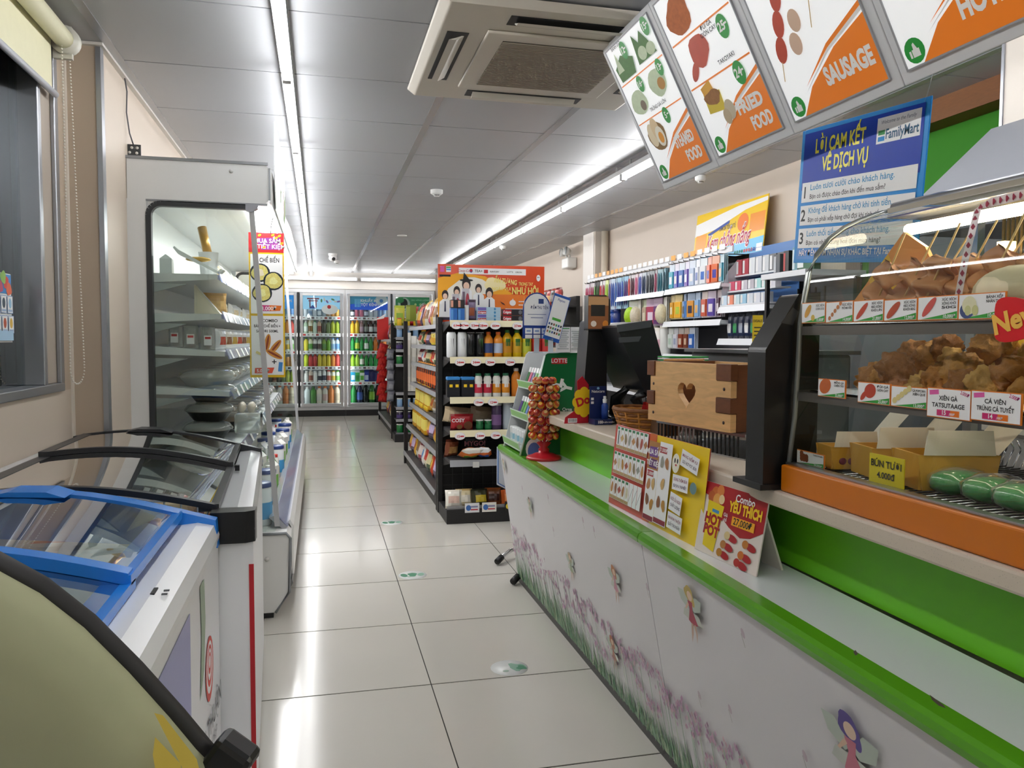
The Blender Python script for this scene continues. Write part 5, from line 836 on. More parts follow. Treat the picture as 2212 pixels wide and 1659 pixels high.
w2 = thing('wicker_tray', 'small square wicker tray behind the wooden box', 'basket', (1.24, 2.62, .9255)); part('tray_body', w2, lambda b: b.box(-.07, .07, -.06, .06, 0, .26, M('5A3A1E', .7)))
part('woven_wall', w2, lambda b: [b.tube([(-.075 + .0115 * i, -.064 - .004 * (-1) ** (i + j), .2 + .016 * j) for i in range(14)], .0065, W1 if j % 2 else W2, 5) for j in range(5)]); part('paper_stack', w2, lambda b: [b.box(-.05, .1, -.05, .05, .262 + .006 * i, .266 + .006 * i, PW if i % 2 else GRN) for i in range(3)])
# ---- menu boards on the low shelf
ob = thing('menu_board', 'long red and yellow snack menu board leaning on the counter', 'menu board', (.934, 2.475, .7205), 0, None, (math.radians(-5.5), 0, -pi / 2 + .03))
OW, OH = .615, .262
part('board', ob, lambda b: b.box(0, OW, 0, .006, 0, OH, M('C8564A', .25)), bev=.001)
P = Print(); P.rect(OW * .735 + .015, OH / 2, OW * .5, OH, M('EDCB2A', .25)); P.rect(OW * .47, OH / 2, OW * .07, OH, M('D8703A', .25))
FD = ['A8523A', 'B07A4A', 'C08A52', 'C8A468', 'D8CDB0', '8A5A3A', '8A7A5A', 'B8863A', 'A84A3A', '9A9A90']
for j in range(3):
    for i in range(8):
        x = .033 + i * .0305; z = .222 - j * .082
        P.rect(x, z, .028, .072, PW)
        if j == 2 and i > 4: P.rect(x, z, .002, .05, M('8A8A8A'), -.5); continue
        P.rect(x - .004, z + .03, .018, .008, M('2A7A4A')); P.rect(x, z - .03, .027, .01, M('B89A6A'))
        if i == 0 and j == 0: P.rect(x, z, .008, .045, M('3A4A44')); continue
        if (i + j) % 3 == 1: P.rect(x, z, .02, .018, M(FD[(i * 3 + j) % 10], .5, nz=.2, sc=90), .7)
        else: P.ell(x, z, .009, .018, M(FD[(i * 3 + j) % 10], .5, nz=.2, sc=90), .2 * (i % 3 - 1), wob=.06)
P.rect(.32, .2, .075, .085, M('A8743A')); P.rect(.318, .212, .055, .03, M('6A3A8A'), .05); P.text('MUA SẮM', .318, .204, .016, PW, bold=.03); P.rect(.322, .178, .055, .026, M('5A2A6A')); P.text('TIẾT KIỆM', .322, .172, .014, PW, bold=.03)
P.rect(.32, .085, .07, .15, PW); P.rect(.395, .13, .078, .235, PW); P.rect(.38, .225, .045, .018, M('A82A34')); P.text('27,000Đ', .38, .22, .011, PW); P.rect(.31, .148, .04, .018, M('A82A34')); P.text('21,000Đ', .31, .143, .01, PW); P.rect(.32, .018, .066, .014, M('8A2A3A')); P.rect(.395, .022, .074, .014, M('8A2A3A'))
for i, (x, z) in enumerate(((.305, .115), (.335, .12), (.305, .07), (.335, .06), (.38, .19), (.41, .19), (.395, .13), (.38, .075), (.412, .07))): P.ell(x, z, .011, .017, M(FD[(i * 2 + 1) % 10], .5, nz=.25, sc=90), .3 * (i % 3 - 1), wob=.08)
P.ell(.463, .2, .022, .027, M('EDE8D0')); P.ell(.457, .207, .004, .007, TXT); P.ell(.472, .207, .004, .007, TXT); P.ell(.465, .195, .005, .003, RED)
for x, z, w, h, a, t1, t2 in ((.54, .215, .1, .045, -.15, 'MANG NIỀM VUI', 'GỌI HOT POT, BÚN'), (.5, .15, .09, .042, .03, 'DÙNG THÊM BÚN', 'BẠN NHÉ!'), (.485, .092, .07, .05, -.1, 'NƯỚC LẨU NGON', 'CHẤT LƯỢNG'), (.49, .04, .085, .045, -.05, 'NHANH NHẸN', 'QUẦY THU NGÂN')): P.rect(x, z, w, h, PW, a); P.text(t1, x, z + .004, .0085, M('8A2A4A'), a=a, w=w * .85); P.text(t2, x, z - .013, .0085, M('3A2A4A'), a=a, w=w * .8)
P.ell(.575, .15, .018, .016, M('6A8A8A')); P.done(ob)
cbd = thing('combo_board', 'red and white hot pot combo board standing on the counter edge', 'menu board', (.943, 1.868, .7205), 0, None, (math.radians(-10), 0, -pi / 2 + .09))
CW_, CH_ = .262, .18
part('board', cbd, lambda b: b.box(0, CW_, 0, .004, 0, CH_, M('E8DCD4', .3)), bev=.001); part('strut', cbd, lambda b: b.prism([(.0, .17), (.005, .17), (.115, -.018), (.108, -.018)], 'x', .16, .235, M('DCD6CC', .4)))
P = Print(); DR = M('A81E26', .3); P.poly([(0, CH_), (CW_, CH_), (CW_, .1), (.22, .078), (.18, .07), (.13, .085), (.1, .1), (.06, .14), (0, .15)], DR)
for x, z, r, c in ((.055, .155, .018, 'C86A2A'), (.075, .165, .015, 'D8803A'), (.04, .145, .015, 'B85A22'), (.065, .14, .017, 'E0A04A'), (.085, .145, .012, 'E8CC9A')): P.ell(x, z, r, r, M(c, .4))
P.poly([(.035, .02), (.085, .012), (.1, .13), (.03, .135)], M('E8CC1E', .3)); P.text('HOT', .064, .078, .025, DR, bold=.05, a=-.05); P.text('POT', .062, .05, .025, DR, bold=.05, a=-.05); P.rect(.068, .112, .03, .008, M('3A8AC0'), -.05)
P.text('Combo', .18, .152, .018, PW, bold=.02); P.text('YÊU THÍCH', .185, .125, .024, YEL, bold=.05, w=.13); P.text('Giá', .112, .108, .009, PW); P.text('chỉ', .112, .096, .009, PW); P.rect(.185, .104, .09, .022, M('F0A81E')); P.text('27,000Đ', .185, .097, .016, TXT, bold=.02)
for i, (x, z) in enumerate(((.14, .062), (.215, .058), (.13, .038), (.205, .03), (.12, .016), (.195, .01))): P.ell(x + .014, z, .02, .009, DR, -.15); P.ell(x - .008, z + .003, .012, .01, M(['E0C890', 'C07A32', 'B87A3A', 'D0722A', 'B8802E', 'B02A24'][i], .4), .2)
P.done(cbd)
# ---------------------------------------------------------------- heated food case
def onX(u, v, x): d = pix(u, v, 1) - Vector((0, 0, CAMH)); return Vector((0, 0, CAMH)) + d * (x / d.x)
fw = thing('food_warmer', 'curved glass hot food case with orange base on the counter', 'food case', (0, 0, 0)); OB = M('C86E0C', .3); YN, YE = .35, 1.57
CV = [(1.02, .985), (1.032, 1.09), (1.037, 1.2), (1.04, 1.3), (1.058, 1.41), (1.078, 1.452), (1.108, 1.487), (1.145, 1.513), (1.18, 1.529), (1.23, 1.547), (1.275, 1.558)]
part('base_panel', fw, lambda b: b.box(1.0, 1.03, YN, YE, .9255, .985, OB), bev=.004); part('base_box', fw, lambda b: b.box(1.031, 1.5, YN, YE, .9255, .965, M('3A3A3C', .4, .5)))
part('base_edge', fw, lambda b: b.box(1.012, 1.034, YN, YE, .9855, .99, STEEL))
n = len(CV)
part('front_pane', fw, lambda b: b.add([(x, y, z) for y in (YN, YE) for x, z in CV], [(i, i + 1, n + i + 1, n + i) for i in range(n - 1)], GLASS('EDF0EC', 1.0), True))
part('end_pane', fw, lambda b: b.add([(x, YE, z) for x, z in CV] + [(1.5, YE, 1.558), (1.5, YE, .97), (1.03, YE, .97)], [tuple(range(n + 3))], GLASS('DDE4E2', .8)))
part('end_rim', fw, lambda b: b.tube([(x, YE, z) for x, z in CV], .006, M('8E928E', .2, .6), 8))
part('top_rail', fw, lambda b: b.tube([(1.275, YN, 1.562), (1.275, YE, 1.562)], .013, STEEL, 10)); part('roof', fw, lambda b: b.box(1.28, 1.5, YN, YE, 1.56, 1.572, M('6A6C70', .35, .7))); 
part('lamp_housing', fw, lambda b: b.box(1.24, 1.4, YN, YE - .02, 1.535, 1.557, M('8A8478', .4, .5)))
part('lamp_tube', fw, lambda b: b.tube([(1.25, YN + .05, 1.503), (1.25, 1.495, 1.503)], .012, M('FFF0D0', .4, em=16), 10)); part('heater_lamp', fw, lambda b: b.box(1.42, 1.45, 1.41, 1.43, 1.455, 1.475, M('FFD890', .4, em=6)))
part('back_post', fw, lambda b: b.box(1.48, 1.5, 1.545, 1.57, .965, 1.56, STEEL)); part('back_post', fw, lambda b: b.box(1.48, 1.5, YN, YN + .02, .965, 1.56, STEEL)); part('heater_grille', fw, lambda b: [b.box(1.47, 1.474, YN + .02 + .012 * i, YN + .026 + .012 * i, 1.44, 1.54, M('8A7448', .3, .8)) for i in range(92)])['kind'] = 'stuff'
part('grille_bar', fw, lambda b: b.box(1.465, 1.475, YN, 1.5, 1.41, 1.435, M('C8A860', .35, .5)))
# black end pillar
pl = part('end_pillar', fw, lambda b: b.prism([(.965, .926), (1.1, .926), (1.1, 1.37), (1.045, 1.365), (.965, 1.24)], 'y', 1.585, 1.66, M('121214', .35)), bev=.006); part('pillar_foot', fw, lambda b: b.box(.955, 1.03, 1.578, 1.7, .9255, .938, M('161618', .4))); part('pillar_slot', fw, lambda b: b.add([(1.0, 1.5835, 1.3), (1.03, 1.5835, 1.335), (1.045, 1.5835, 1.325), (1.03, 1.5835, 1.295)], [(0, 1, 2, 3)], M('38383A', .4)))
# shelves
def wires(b, x0, x1, y0, y1, z, m, s=.018):
    k = int((y1 - y0) / s)
    for i in range(k + 1): y = y0 + (y1 - y0) * i / k; b.tube([(x0, y, z), (x1, y, z + .012), (x1 + .02, y, z + .05), (x1 + .012, y + .004, z + .07)], .0022, m, 4)
    for x in (x0, (x0 + x1) / 2, x1): b.tube([(x, y0, z), (x, y1, z)], .003, m, 4)
for nm, z, x0, x1 in (('upper_shelf', 1.295, 1.055, 1.4), ('lower_shelf', 1.15, 1.05, 1.42), ('bottom_rack', .978, 1.05, 1.45)):
    s_ = part(nm, fw, lambda b: wires(b, x0, x1, YN + .02, YE - .03, z, CHROME)); s_['kind'] = 'stuff'
    if z > 1: part('shelf_rail', s_, lambda b: b.box(x0 - .018, x0 + .004, YN, YE - .012, z - .022, z - .003, M('6E6A64', .35, .5)))
part('added_fill_strip', fw, lambda b: b.box(1.078, 1.088, YN + .05, YE - .05, 1.134, 1.139, M('FFEFD8', .5, em=5)))  # added glow strip, hidden behind the rail, to brighten the case bottom
part('side_chain', fw, lambda b: [b.ell((1.4 + .012 * (j % 3), 1.30 + .0 * j, 1.0 + .011 * j), (.006, .006, .006), CHROME, 5, 4) for j in range(48)])['kind'] = 'stuff'
ms = thing('prep_equipment', 'grey metal machine with round badge behind the hot food case', 'machine', (0, 0, 0)); part('machine_body', ms, lambda b: b.box(1.78, 2.2, 1.2, 1.75, .0, 1.02, M('A8ABB0', .35, .6)), bev=.01); part('machine_top', ms, lambda b: b.box(1.76, 2.25, 1.15, 1.8, 1.02, 1.06, M('C8C6C0', .4)))
part('badge', ms, lambda b: b.tube([(1.777, 1.62, .93), (1.779, 1.62, .93)], .03, M('1E3A7A', .4), 20))
# printed price cards
CRD = M('E8832A', .35)
def pcard(u0, v0, u1, v1, x, lines, price, pic, lab, big=False):
    a = onX(u0, v0, x); c = onX(u1, v1, x); w = a.y - c.y; h = a.z - c.z
    t = thing('price_card', lab, 'price card', (x, a.y, max(c.z, .988)), -pi / 2, 'price cards in the hot food case'); part('card', t, lambda b: b.box(0, w, 0, .002, 0, h, CRD)); P = Print(); P.rect(w / 2, h / 2, w - .003, h - .003, PW)
    if big:
        P.rect(w * .17, h * .85, w * .22, h * .16, M('D85AA0'), .1); P.text('2.000Đ', w * .86, h * .8, h * .12, M('C8247A'), a=-.3, w=w * .2); P.text(lines[0], w / 2, h * .6, h * .15, TXT, bold=.02, w=w * .42); P.text(lines[1], w / 2, h * .36, h * .15, TXT, bold=.02, w=w * .74); P.rect(w * .5, h * .18, w * .5, h * .2, M('C8246A')); P.rect(w * .66, h * .18, w * .2, h * .2, ORA); P.text(price, w * .42, h * .12, h * .15, PW, bold=.03); P.text(',000Đ', w * .6, h * .12, h * .08, PW)
    else:
        P.poly([(w * .1, .002), (w - .002, .002), (w - .002, h * .34), (w * .6, h * .2)], M('2E9A2E')); P.text(price, w * .8, h * .08, h * .14, PW, bold=.02, w=w * .3)
        for i, l in enumerate(lines): P.text(l, w * .78, h * (.78 - .16 * i), h * .11, TXT, bold=.02, w=w * .34)
        for p in pic: P.ell(p[0] * w, p[1] * h, p[2] * w, p[3] * w, M(p[4], .4, nz=.12, sc=60), p[5])
    P.done(t); return t
SAU = lambda c: [(.3, .5, .26, .07, c, .75)]
pcard(1733, 655, 1783, 697, 1.03, ['XÚC XÍCH', 'CORN DOG'], '15,000Đ', [(.28, .58, .2, .09, 'C8922A', .9), (.5, .25, .08, .08, 'D8B84A', 0)], 'small corn dog price card on the upper shelf')
pcard(1785, 653, 1843, 696, 1.03, ['XÚC XÍCH', 'PHÔ MAI VIÊN'], '14,000Đ', [(.16 + .1 * i, .22 + .17 * i, .055, .05, 'B8703A', .7) for i in range(5)], 'price card with skewered cheese balls')
pcard(1845, 650, 1909, 694, 1.03, ['XÚC XÍCH', 'HEO XÔNG', 'KHÓI LỚN'], '21,000Đ', SAU('C0422A'), 'price card with a long red sausage')
pcard(1911, 648, 1981, 692, 1.03, ['XÚC XÍCH', 'HEO XÔNG', 'KHÓI 80G'], '12,000Đ', [(.3, .5, .26, .09, 'B84A2A', .7)], 'price card with a short scored sausage')
pcard(1984, 642, 2070, 690, 1.03, ['XÚC XÍCH', 'XÔNG KHÓI', '50G'], '10,000Đ', [(.3, .55, .24, .075, 'C8524A', .8)], 'price card with a pink sausage on a stick')
pcard(2072, 636, 2172, 688, 1.03, ['BÁNH XẾP', 'NHÂN THỊT'], '10,000Đ', [(.2, .35, .16, .14, '3A4A7A', 0), (.25, .55, .16, .16, 'E0DCB8', 0), (.22, .35, .07, .09, 'C8C88A', 0), (.38, .35, .07, .09, 'C8C88A', 0)], 'price card with stuffed dumplings')
pcard(1768, 817, 1826, 862, 1.028, ['MIẾNG GÀ', 'CHIÊN TẨU'], '22,000Đ', [(.28, .6, .22, .17, 'C86A3A', .4)], 'price card with a fried chicken fillet')
pcard(1854, 824, 1923, 877, 1.028, ['ĐÙI GÀ', 'GIÒN CAY'], '25,000Đ', [(.4, .6, .18, .15, 'B8402A', .3), (.2, .35, .13, .06, 'B8402A', .8)], 'price card with a red chicken drumstick')
pcard(1926, 832, 2003, 886, 1.028, ['GÀ POPCORN', 'XIÊN QUE'], '13,000Đ', [(.12 + .1 * i, .3 + .15 * i, .07, .06, 'D8C888', .6) for i in range(5)], 'price card with pale popcorn chicken')
pcard(2004, 836, 2097, 911, 1.022, ['XIÊN GÀ', 'TATSUTAAGE'], '15', [], 'square price card reading xiên gà tatsutaage', True)
pcard(2099, 842, 2206, 920, 1.022, ['CÁ VIÊN', 'TRỨNG CÁ TUYẾT'], '14', [], 'square price card reading cá viên trứng cá tuyết', True)
t = pcard(1722, 970, 1780, 1014, 1.034, ['TAKOYAKI'], '24,000Đ', [(.2 + .09 * (i % 3), .4 + .2 * (i // 3), .07, .06, '8A4A2A', 0) for i in range(7)], 'takoyaki price card in front of the open boxes')
a = onX(1880, 1028, 1.03); yc = thing('price_card', 'plain yellow card reading bún tươi', 'price card', (1.035, a.y + .01, .99), -pi / 2); part('card', yc, lambda b: b.box(0, .094, 0, .002, 0, .055, M('F0D81E', .4))); P = Print(); P.text('BÚN TƯƠI', .047, .032, .013, TXT, bold=.02); P.text('4.000đ', .047, .011, .012, TXT, bold=.02); P.done(yc)
a = onX(2185, 690, 1.0); nw = thing('new_sticker', 'red New bubble sign hanging at the upper shelf', 'sign', (1.002, a.y, a.z), -pi / 2); part('bubble', nw, lambda b: b.prism([(.045 * cos(q) + .012 * cos(2 * q), .034 * sin(q)) for q in [2 * pi * i / 24 for i in range(24)]], 'y', 0, .003, M('D8282E', .25))); part('bubble', nw, lambda b: b.prism([(.05 + .035 * cos(q), -.008 + .03 * sin(q)) for q in [2 * pi * i / 24 for i in range(24)]], 'y', .0032, .005, M('C8222A', .25))); P = Print(); P.text('New', .01, -.012, .03, M('F0B84A'), a=.25, bold=.04); P.done(nw)
# patterned tape
tp = thing('patterned_tape', 'white tape with red diamonds stuck inside the case glass', 'tape', (0, 0, 0)); tpts = [onX(2070, 640, 1.062), onX(2085, 560, 1.064), onX(2105, 480, 1.075), onX(2112, 452, 1.085), onX(2140, 437, 1.10), onX(2212, 420, 1.12)]
part('strip', tp, lambda b: b.add([p + Vector((0, s * .008 if i < 4 else 0, 0 if i < 4 else s * .008)) for i, p in enumerate(tpts) for s in (1, -1)], [(2 * i, 2 * i + 1, 2 * i + 3, 2 * i + 2) for i in range(len(tpts) - 1)], M('E8DCDC', .4)))
for i in range(len(tpts) - 1):
    for k in range(4 if i < 2 else 2 if i < 4 else 5):
        p = tpts[i].lerp(tpts[i + 1], (k + .5) / (4 if i < 2 else 2 if i < 4 else 5)) - Vector((.0008, 0, 0)); part('diamond', tp, lambda b: b.add([p + Vector((0, 0, .006)), p + Vector((0, .005, 0)), p + Vector((0, 0, -.006)), p + Vector((0, -.005, 0))], [(0, 1, 2, 3)], M('9A2440', .5)))
# food
rd = random.Random(11); FISH = [M(c, .45, nz=.18, sc=40) for c in ('C48C5C', 'D09A68', 'B47C50')]
for k in range(16):
    y = 1.42 - .045 * k; t = thing('fish_cake_skewer', 'folded brown fish cake skewer, %s from the far end of the upper shelf' % ORD[k], 'skewer', (1.10 + .02 * (k % 3), y, 1.304), 0, 'fish cake skewers', (.5, .12 * (k % 3 - 1), .25))
    m = FISH[k % 3]
    def rib(b):
        n_ = 26; vs = []
        for i in range(n_ + 1):
            q = i / n_; z = .008 + .115 * q; x = .013 * sin(q * pi * 5 + k); w = (.034 + .006 * sin(q * pi * 5 + 1)) * (1 - .35 * q)
            for yy, tx in ((-w, 0), (-w * .5, .006), (w * .5, .006), (w, 0)): vs.append((x - .003 + tx * sin(3 * yy * 40 + k), yy, z + .006 * sin(yy * 60 + k)))
            for yy in (w, -w): vs.append((x + .004, yy, z))
        fs = [(6 * i + a, 6 * i + (a + 1) % 6, 6 * i + 6 + (a + 1) % 6, 6 * i + 6 + a) for i in range(n_) for a in range(6)] + [tuple(range(6)), tuple(range(6 * n_, 6 * n_ + 6))[::-1]]
        b.add(vs, fs, m, True)
    part('fish_cake', t, rib); part('stick', t, lambda b: b.tube([(0, 0, .01), (0, .0, .19)], .002, M('D8B878', .5), 5))
for k in range(2):
    t = thing('paper_sleeve', ('large orange and yellow paper sleeve on the upper shelf', 'orange paper sleeve behind the lower shelf')[k], 'sleeve', ((1.16, 1.535, 1.31), (1.36, 1.36, 1.17))[k], 0, None, (0, .85, -pi / 2 + .2)); part('sleeve', t, lambda b: b.prism([(-.035, 0), (.035, 0), (.06, .2), (.0, .215), (-.06, .2)], 'y', 0, .012, M('E8A05A', .4))); part('stripe', t, lambda b: b.add([(-.045, -.0006, .075), (.045, -.0006, .05), (.053, -.0006, .12), (-.052, -.0006, .145)], [(0, 1, 2, 3)], M('EDC24A', .4)))
LUMP = [M(c, .6, nz=.35, sc=70, bump=.6) for c in ('A8702E', 'B8843A', '8E5A24', 'C29A52')]
for k in range(24):
    y = 1.40 - .042 * (k % 12) + rd.uniform(-.01, .01); x = 1.1 + .09 * (k // 12) + rd.uniform(-.015, .015); z = 1.178 + (.0 if k < 12 else .045) + .012 * (k % 3); s = rd.uniform(.028, .042)
    sd = rd.uniform(0, 9); me = MB().ell((0, 0, 0), (s, s * .85, s * .75), LUMP[k % 4], 26, 17, lambda v: 1 + .3 * noise.noise(v * 2.2 + Vector((sd, 0, 0))) + .28 * noise.noise(v * 5 + Vector((0, sd, 0))) + .1 * noise.noise(v * 11)).mesh('fried_chicken')
    o = O('fried_chicken_piece', me, None, (x, y, z), (rd.uniform(0, 1), rd.uniform(0, 1), rd.uniform(0, 6))); tag(o, 'crispy fried chicken piece, %s from the far end of the %s lower-shelf row' % (ORD[k % 12], ('front', 'rear')[k // 12]), 'fried chicken', 'fried chicken on the lower shelf')
o = part('steamed_bun', None, lambda b: b.ell((0, 0, .03), (.06, .075, .045), M('D8CCA8', .5, nz=.1, sc=40), 18, 12, lambda v: 1 + .04 * sin(8 * v.x + 5 * v.y)), (1.1, 1.06, 1.31)); tag(o, 'pale crinkled steamed bun behind the dumpling price card', 'bun')
def tbox(label, y, x, s, rz):
    t = thing('takoyaki_box', label, 'box', (x, y, .988), rz, 'open takoyaki boxes'); YB2 = M('D0A040', .4, nz=.1); IN = M('E4DFD2', .45)
    part('tray', t, lambda b: (b.prism([(-.05 * s, .0), (.05 * s, .0), (.058 * s, .05 * s), (-.058 * s, .05 * s)], 'y', -.04 * s, -.037 * s, YB2), b.prism([(-.05 * s, .0), (.05 * s, .0), (.058 * s, .05 * s), (-.058 * s, .05 * s)], 'y', .037 * s, .04 * s, YB2), b.box(-.052 * s, .052 * s, -.037 * s, .037 * s, 0, .003, YB2), b.prism([(-.037 * s, 0), (.037 * s, 0), (.04 * s, .05 * s), (-.04 * s, .05 * s)], 'x', -.055 * s, -.052 * s, YB2), b.prism([(-.037 * s, 0), (.037 * s, 0), (.04 * s, .05 * s), (-.04 * s, .05 * s)], 'x', .052 * s, .055 * s, YB2)))
    part('side_flap', t, lambda b: b.prism([(-.05 * s, .05 * s), (.05 * s, .05 * s), (.045 * s, .085 * s), (-.045 * s, .085 * s)], 'y', -.042 * s, -.04 * s, IN)); part('lid', t, lambda b: b.add([(.056 * s, -.038 * s, .05 * s), (.056 * s, .038 * s, .05 * s), (.12 * s, .04 * s, .125 * s), (.125 * s, .03 * s, .135 * s), (.125 * s, -.03 * s, .135 * s), (.12 * s, -.04 * s, .125 * s)], [(0, 1, 2, 3, 4, 5)], IN))
    part('food_print', t, lambda b: [b.ell(((-.03 + .02 * j) * s, -.0405 * s, .018 * s), (.009 * s, .0008, .008 * s), M('8A4A5A', .4), 8, 5) for j in range(4)])
tbox('open yellow takoyaki box at the far end of the case', 1.495, 1.115, .95, -.2); tbox('open takoyaki box behind the yellow price card', 1.255, 1.145, 1.3, -.25); tbox('smaller open takoyaki box between the two larger ones', 1.385, 1.14, 1.2, -.2)
for k, (u, v) in enumerate(((2070, 1065), (2145, 1060), (2215, 1110))):
    p = onX(u, v, 1.12); t = thing('rice_parcel', 'green leaf parcel in cling film, %s from the far end of the bottom rack' % ORD[k], 'food parcel', (1.12, p.y, .986), 0, 'green parcels in the hot food case')
    part('parcel', t, lambda b: b.ell((0, 0, .02), (.05, .036, .022), M('0C9A40', .3, nz=.35, sc=45, bump=.3), 16, 9, lambda v: (abs(v.x) ** 4 + abs(v.y) ** 4 + abs(v.z) ** 4) ** -.12)); part('cling_film', t, lambda b: b.ell((0, 0, .023), (.062, .043, .027), GLASS('F0F4F0', 1.8, .08, .08), 14, 8, lambda v: 1 + .06 * sin(9 * v.x + 4 * v.z)))
# ---------------------------------------------------------------- menu light boxes, signs, ceiling fittings
FRM = M('D2D4D8', .35); MP = M('EEF0F2', .25, em=.25); MO = M('D8751E', .3, em=.15); MG = M('1E8A34', .35, em=.1)
MA = math.atan2(.25, .48); MW, MH = .409, .541
def thumb(P, x, z, s):
    P.ell(x, z, s, s, MG); P.rect(x + s * .1, z - s * .2, s * .75, s * .6, PW); P.poly([(x - s * .1, z), (x + s * .35, z), (x + s * .1, z + s * .62), (x - s * .08, z + s * .5)], PW); P.rect(x - s * .45, z - s * .22, s * .2, s * .55, PW)
def price(P, x, z, r, t): P.ell(x, z, r * .8, r, MG); P.text(t, x - r * .15, z - r * .3, r * .75, PW, bold=.03); P.rect(x + r * .45, z + r * .1, r * .45, r * .16, PW)
CHK = M('B8642E', .6, nz=.35, sc=70); SAUS = M('C0442A', .35, nz=.12, sc=30); RICE = M('C8D8B8', .5, nz=.15, sc=60); LEAF = M('4A7A3A', .5, nz=.25, sc=60)
for k, (ttl, lab) in enumerate(((('STEAMED', 'FOOD'), 'steamed food menu light box, farthest of the hanging row'), (('FRIED', 'FOOD'), 'fried food menu light box hanging beside the steamed food one'), (('', 'SAUSAGE'), 'sausage menu light box hanging above the blue sign'), (('', 'HOTPOT'), 'hotpot menu light box, nearest of the hanging row'))):
    t = thing('menu_lightbox', lab, 'menu board', (1.235, 2.74 - MW * k - .003 * k, 1.81), 0, 'hanging menu light boxes', (MA, 0, -pi / 2))
    part('case', t, lambda b: (b.box(0, MW, .004, .06, 0, MH, FRM),), bev=.002); part('lit_panel', t, lambda b: b.box(.028, MW - .028, .001, .004, .03, MH - .02, MP))
    part('frame_edge', t, lambda b: (b.box(.024, .028, -.001, .004, .026, MH - .016, M('9A9CA2', .35)), b.box(MW - .028, MW - .024, -.001, .004, .026, MH - .016, M('9A9CA2', .35)), b.box(.028, MW - .028, -.001, .004, .026, .03, M('9A9CA2', .35)), b.box(.028, MW - .028, -.001, .004, MH - .02, MH - .016, M('9A9CA2', .35))))
    P = Print(.0005); R_ = MW - .028
    P.poly([(.075, .03), (R_, .03), (R_, .185), (.26, .15), (.14, .09)], MO); P.poly([(.1, .075), (.24, .155), (R_, .2), (R_, .19), (.24, .147)], PW); P.poly([(.12, .095), (.24, .165), (R_, .212), (R_, .2), (.24, .155)], MO)
    thumb(P, .062, .06, .027)
    if ttl[0]: P.text(ttl[0], .285, .112, .037, PW, bold=.05, w=.13); P.text(ttl[1], .31, .055, .037, PW, bold=.05, w=.1)
    else: P.text(ttl[1], .28, .075, .042, PW, bold=.05, w=.17)
    if k == 0:
        for z in (.245, .39): P.rect(MW / 2, z, .34, .004, MO)
        P.ell(.13, .18, .065, .05, M('8A6A3A', .6, nz=.3, sc=60), wob=.05); P.ell(.1, .19, .03, .042, M('E8D8B8', .5)); P.ell(.135, .205, .028, .04, M('E0C8A0', .5)); P.ell(.15, .175, .03, .036, M('F0EADA', .5)); P.ell(.152, .17, .017, .02, M('E0962A', .5)); price(P, .245, .225, .028, '5'); P.text('TRỨNG GÀ LỚN', .22, .262, .012, TXT)
        P.ell(.11, .31, .06, .042, RICE, wob=.04); P.ell(.13, .295, .02, .018, M('7A6A5A', .5)); P.ell(.28, .33, .06, .045, RICE, wob=.04); P.ell(.3, .32, .025, .02, M('B8863A', .5)); price(P, .17, .36, .028, '16'); price(P, .33, .365, .028, '13')
        P.poly([(.06, .4), (.18, .4), (.2, .45), (.12, .48), (.05, .45)], LEAF); P.poly([(.06, .43), (.11, .43), (.085, .5)], RICE); P.poly([(.22, .41), (.36, .41), (.33, .46), (.3, .5), (.27, .47), (.24, .505)], LEAF); P.ell(.27, .435, .03, .022, RICE); P.ell(.33, .43, .03, .02, RICE); price(P, .16, .485, .03, '12'); price(P, .35, .495, .03, '15'); P.text('BÁNH GIÒ', .12, .508, .012, TXT)
    elif k == 1:
        for z in (.245, .385): P.rect(MW / 2, z, .34, .005, MO)
        P.ell(.13, .45, .07, .055, CHK, .3, wob=.08); price(P, .31, .49, .034, '22'); P.ell(.16, .33, .055, .045, SAUS, .3, wob=.06); P.ell(.1, .285, .035, .016, SAUS, .7); price(P, .31, .345, .034, '25'); P.text('ĐÙI GÀ', .24, .37, .013, TXT); P.text('GIÒN CAY', .24, .352, .013, TXT)
        P.rect(.13, .18, .09, .06, M('D8C03A', .5), -.1); P.rect(.12, .215, .06, .05, M('E0A83A', .5), .2); P.ell(.13, .195, .045, .022, M('9A6A3A', .6, nz=.4, sc=90), wob=.1); P.ell(.19, .14, .026, .03, M('C8BCA4', .5)); P.ell(.165, .125, .02, .024, M('C0AE90', .5)); price(P, .3, .215, .034, '24'); P.text('TAKOYAKI', .27, .262, .013, TXT)
    elif k == 2:
        for i in range(4): P.ell(.085 + .026 * i, .205 + .058 * i, .021, .034, SAUS, -.4)
        P.rect(.062, .155, .003, .05, M('C8A86A'), -.4); P.ell(.145, .2, .022, .028, M('D8B8A0', .5)); P.ell(.17, .25, .022, .028, M('D8B8A0', .5)); P.text('XÚC XÍCH', .05, .44, .013, TXT, a=.0, al='l'); P.text('PHÔ MAI VIÊN', .05, .422, .013, TXT, al='l'); price(P, .18, .35, .036, '14')
        for i in range(9): P.ell(.25 + .009 * i + .01 * sin(i * .4), .31 + .022 * i, .026, .03, SAUS)
        P.rect(.235, .25, .003, .08, M('C8A86A'), -.4); P.ell(.33, .32, .03, .024, M('D8A8A0', .5)); price(P, .345, .43, .036, '21'); P.text('XÔNG KHÓI', .2, .5, .013, TXT)
    else:
        P.poly([(.06, .34), (.16, .33), (.17, .5), (.05, .5)], YEL); P.ell(.1, .36, .012, .012, M('C89A1E')); P.ell(.24, .35, .05, .05, CHK, wob=.1)
    P.done(t)
bs = thing('service_sign', 'blue hanging service pledge sign above the hot food case', 'sign', (1.35, 2.08, 1.488), 0, None, (0, math.radians(5), -pi / 2))
BW, BH = .496, .372
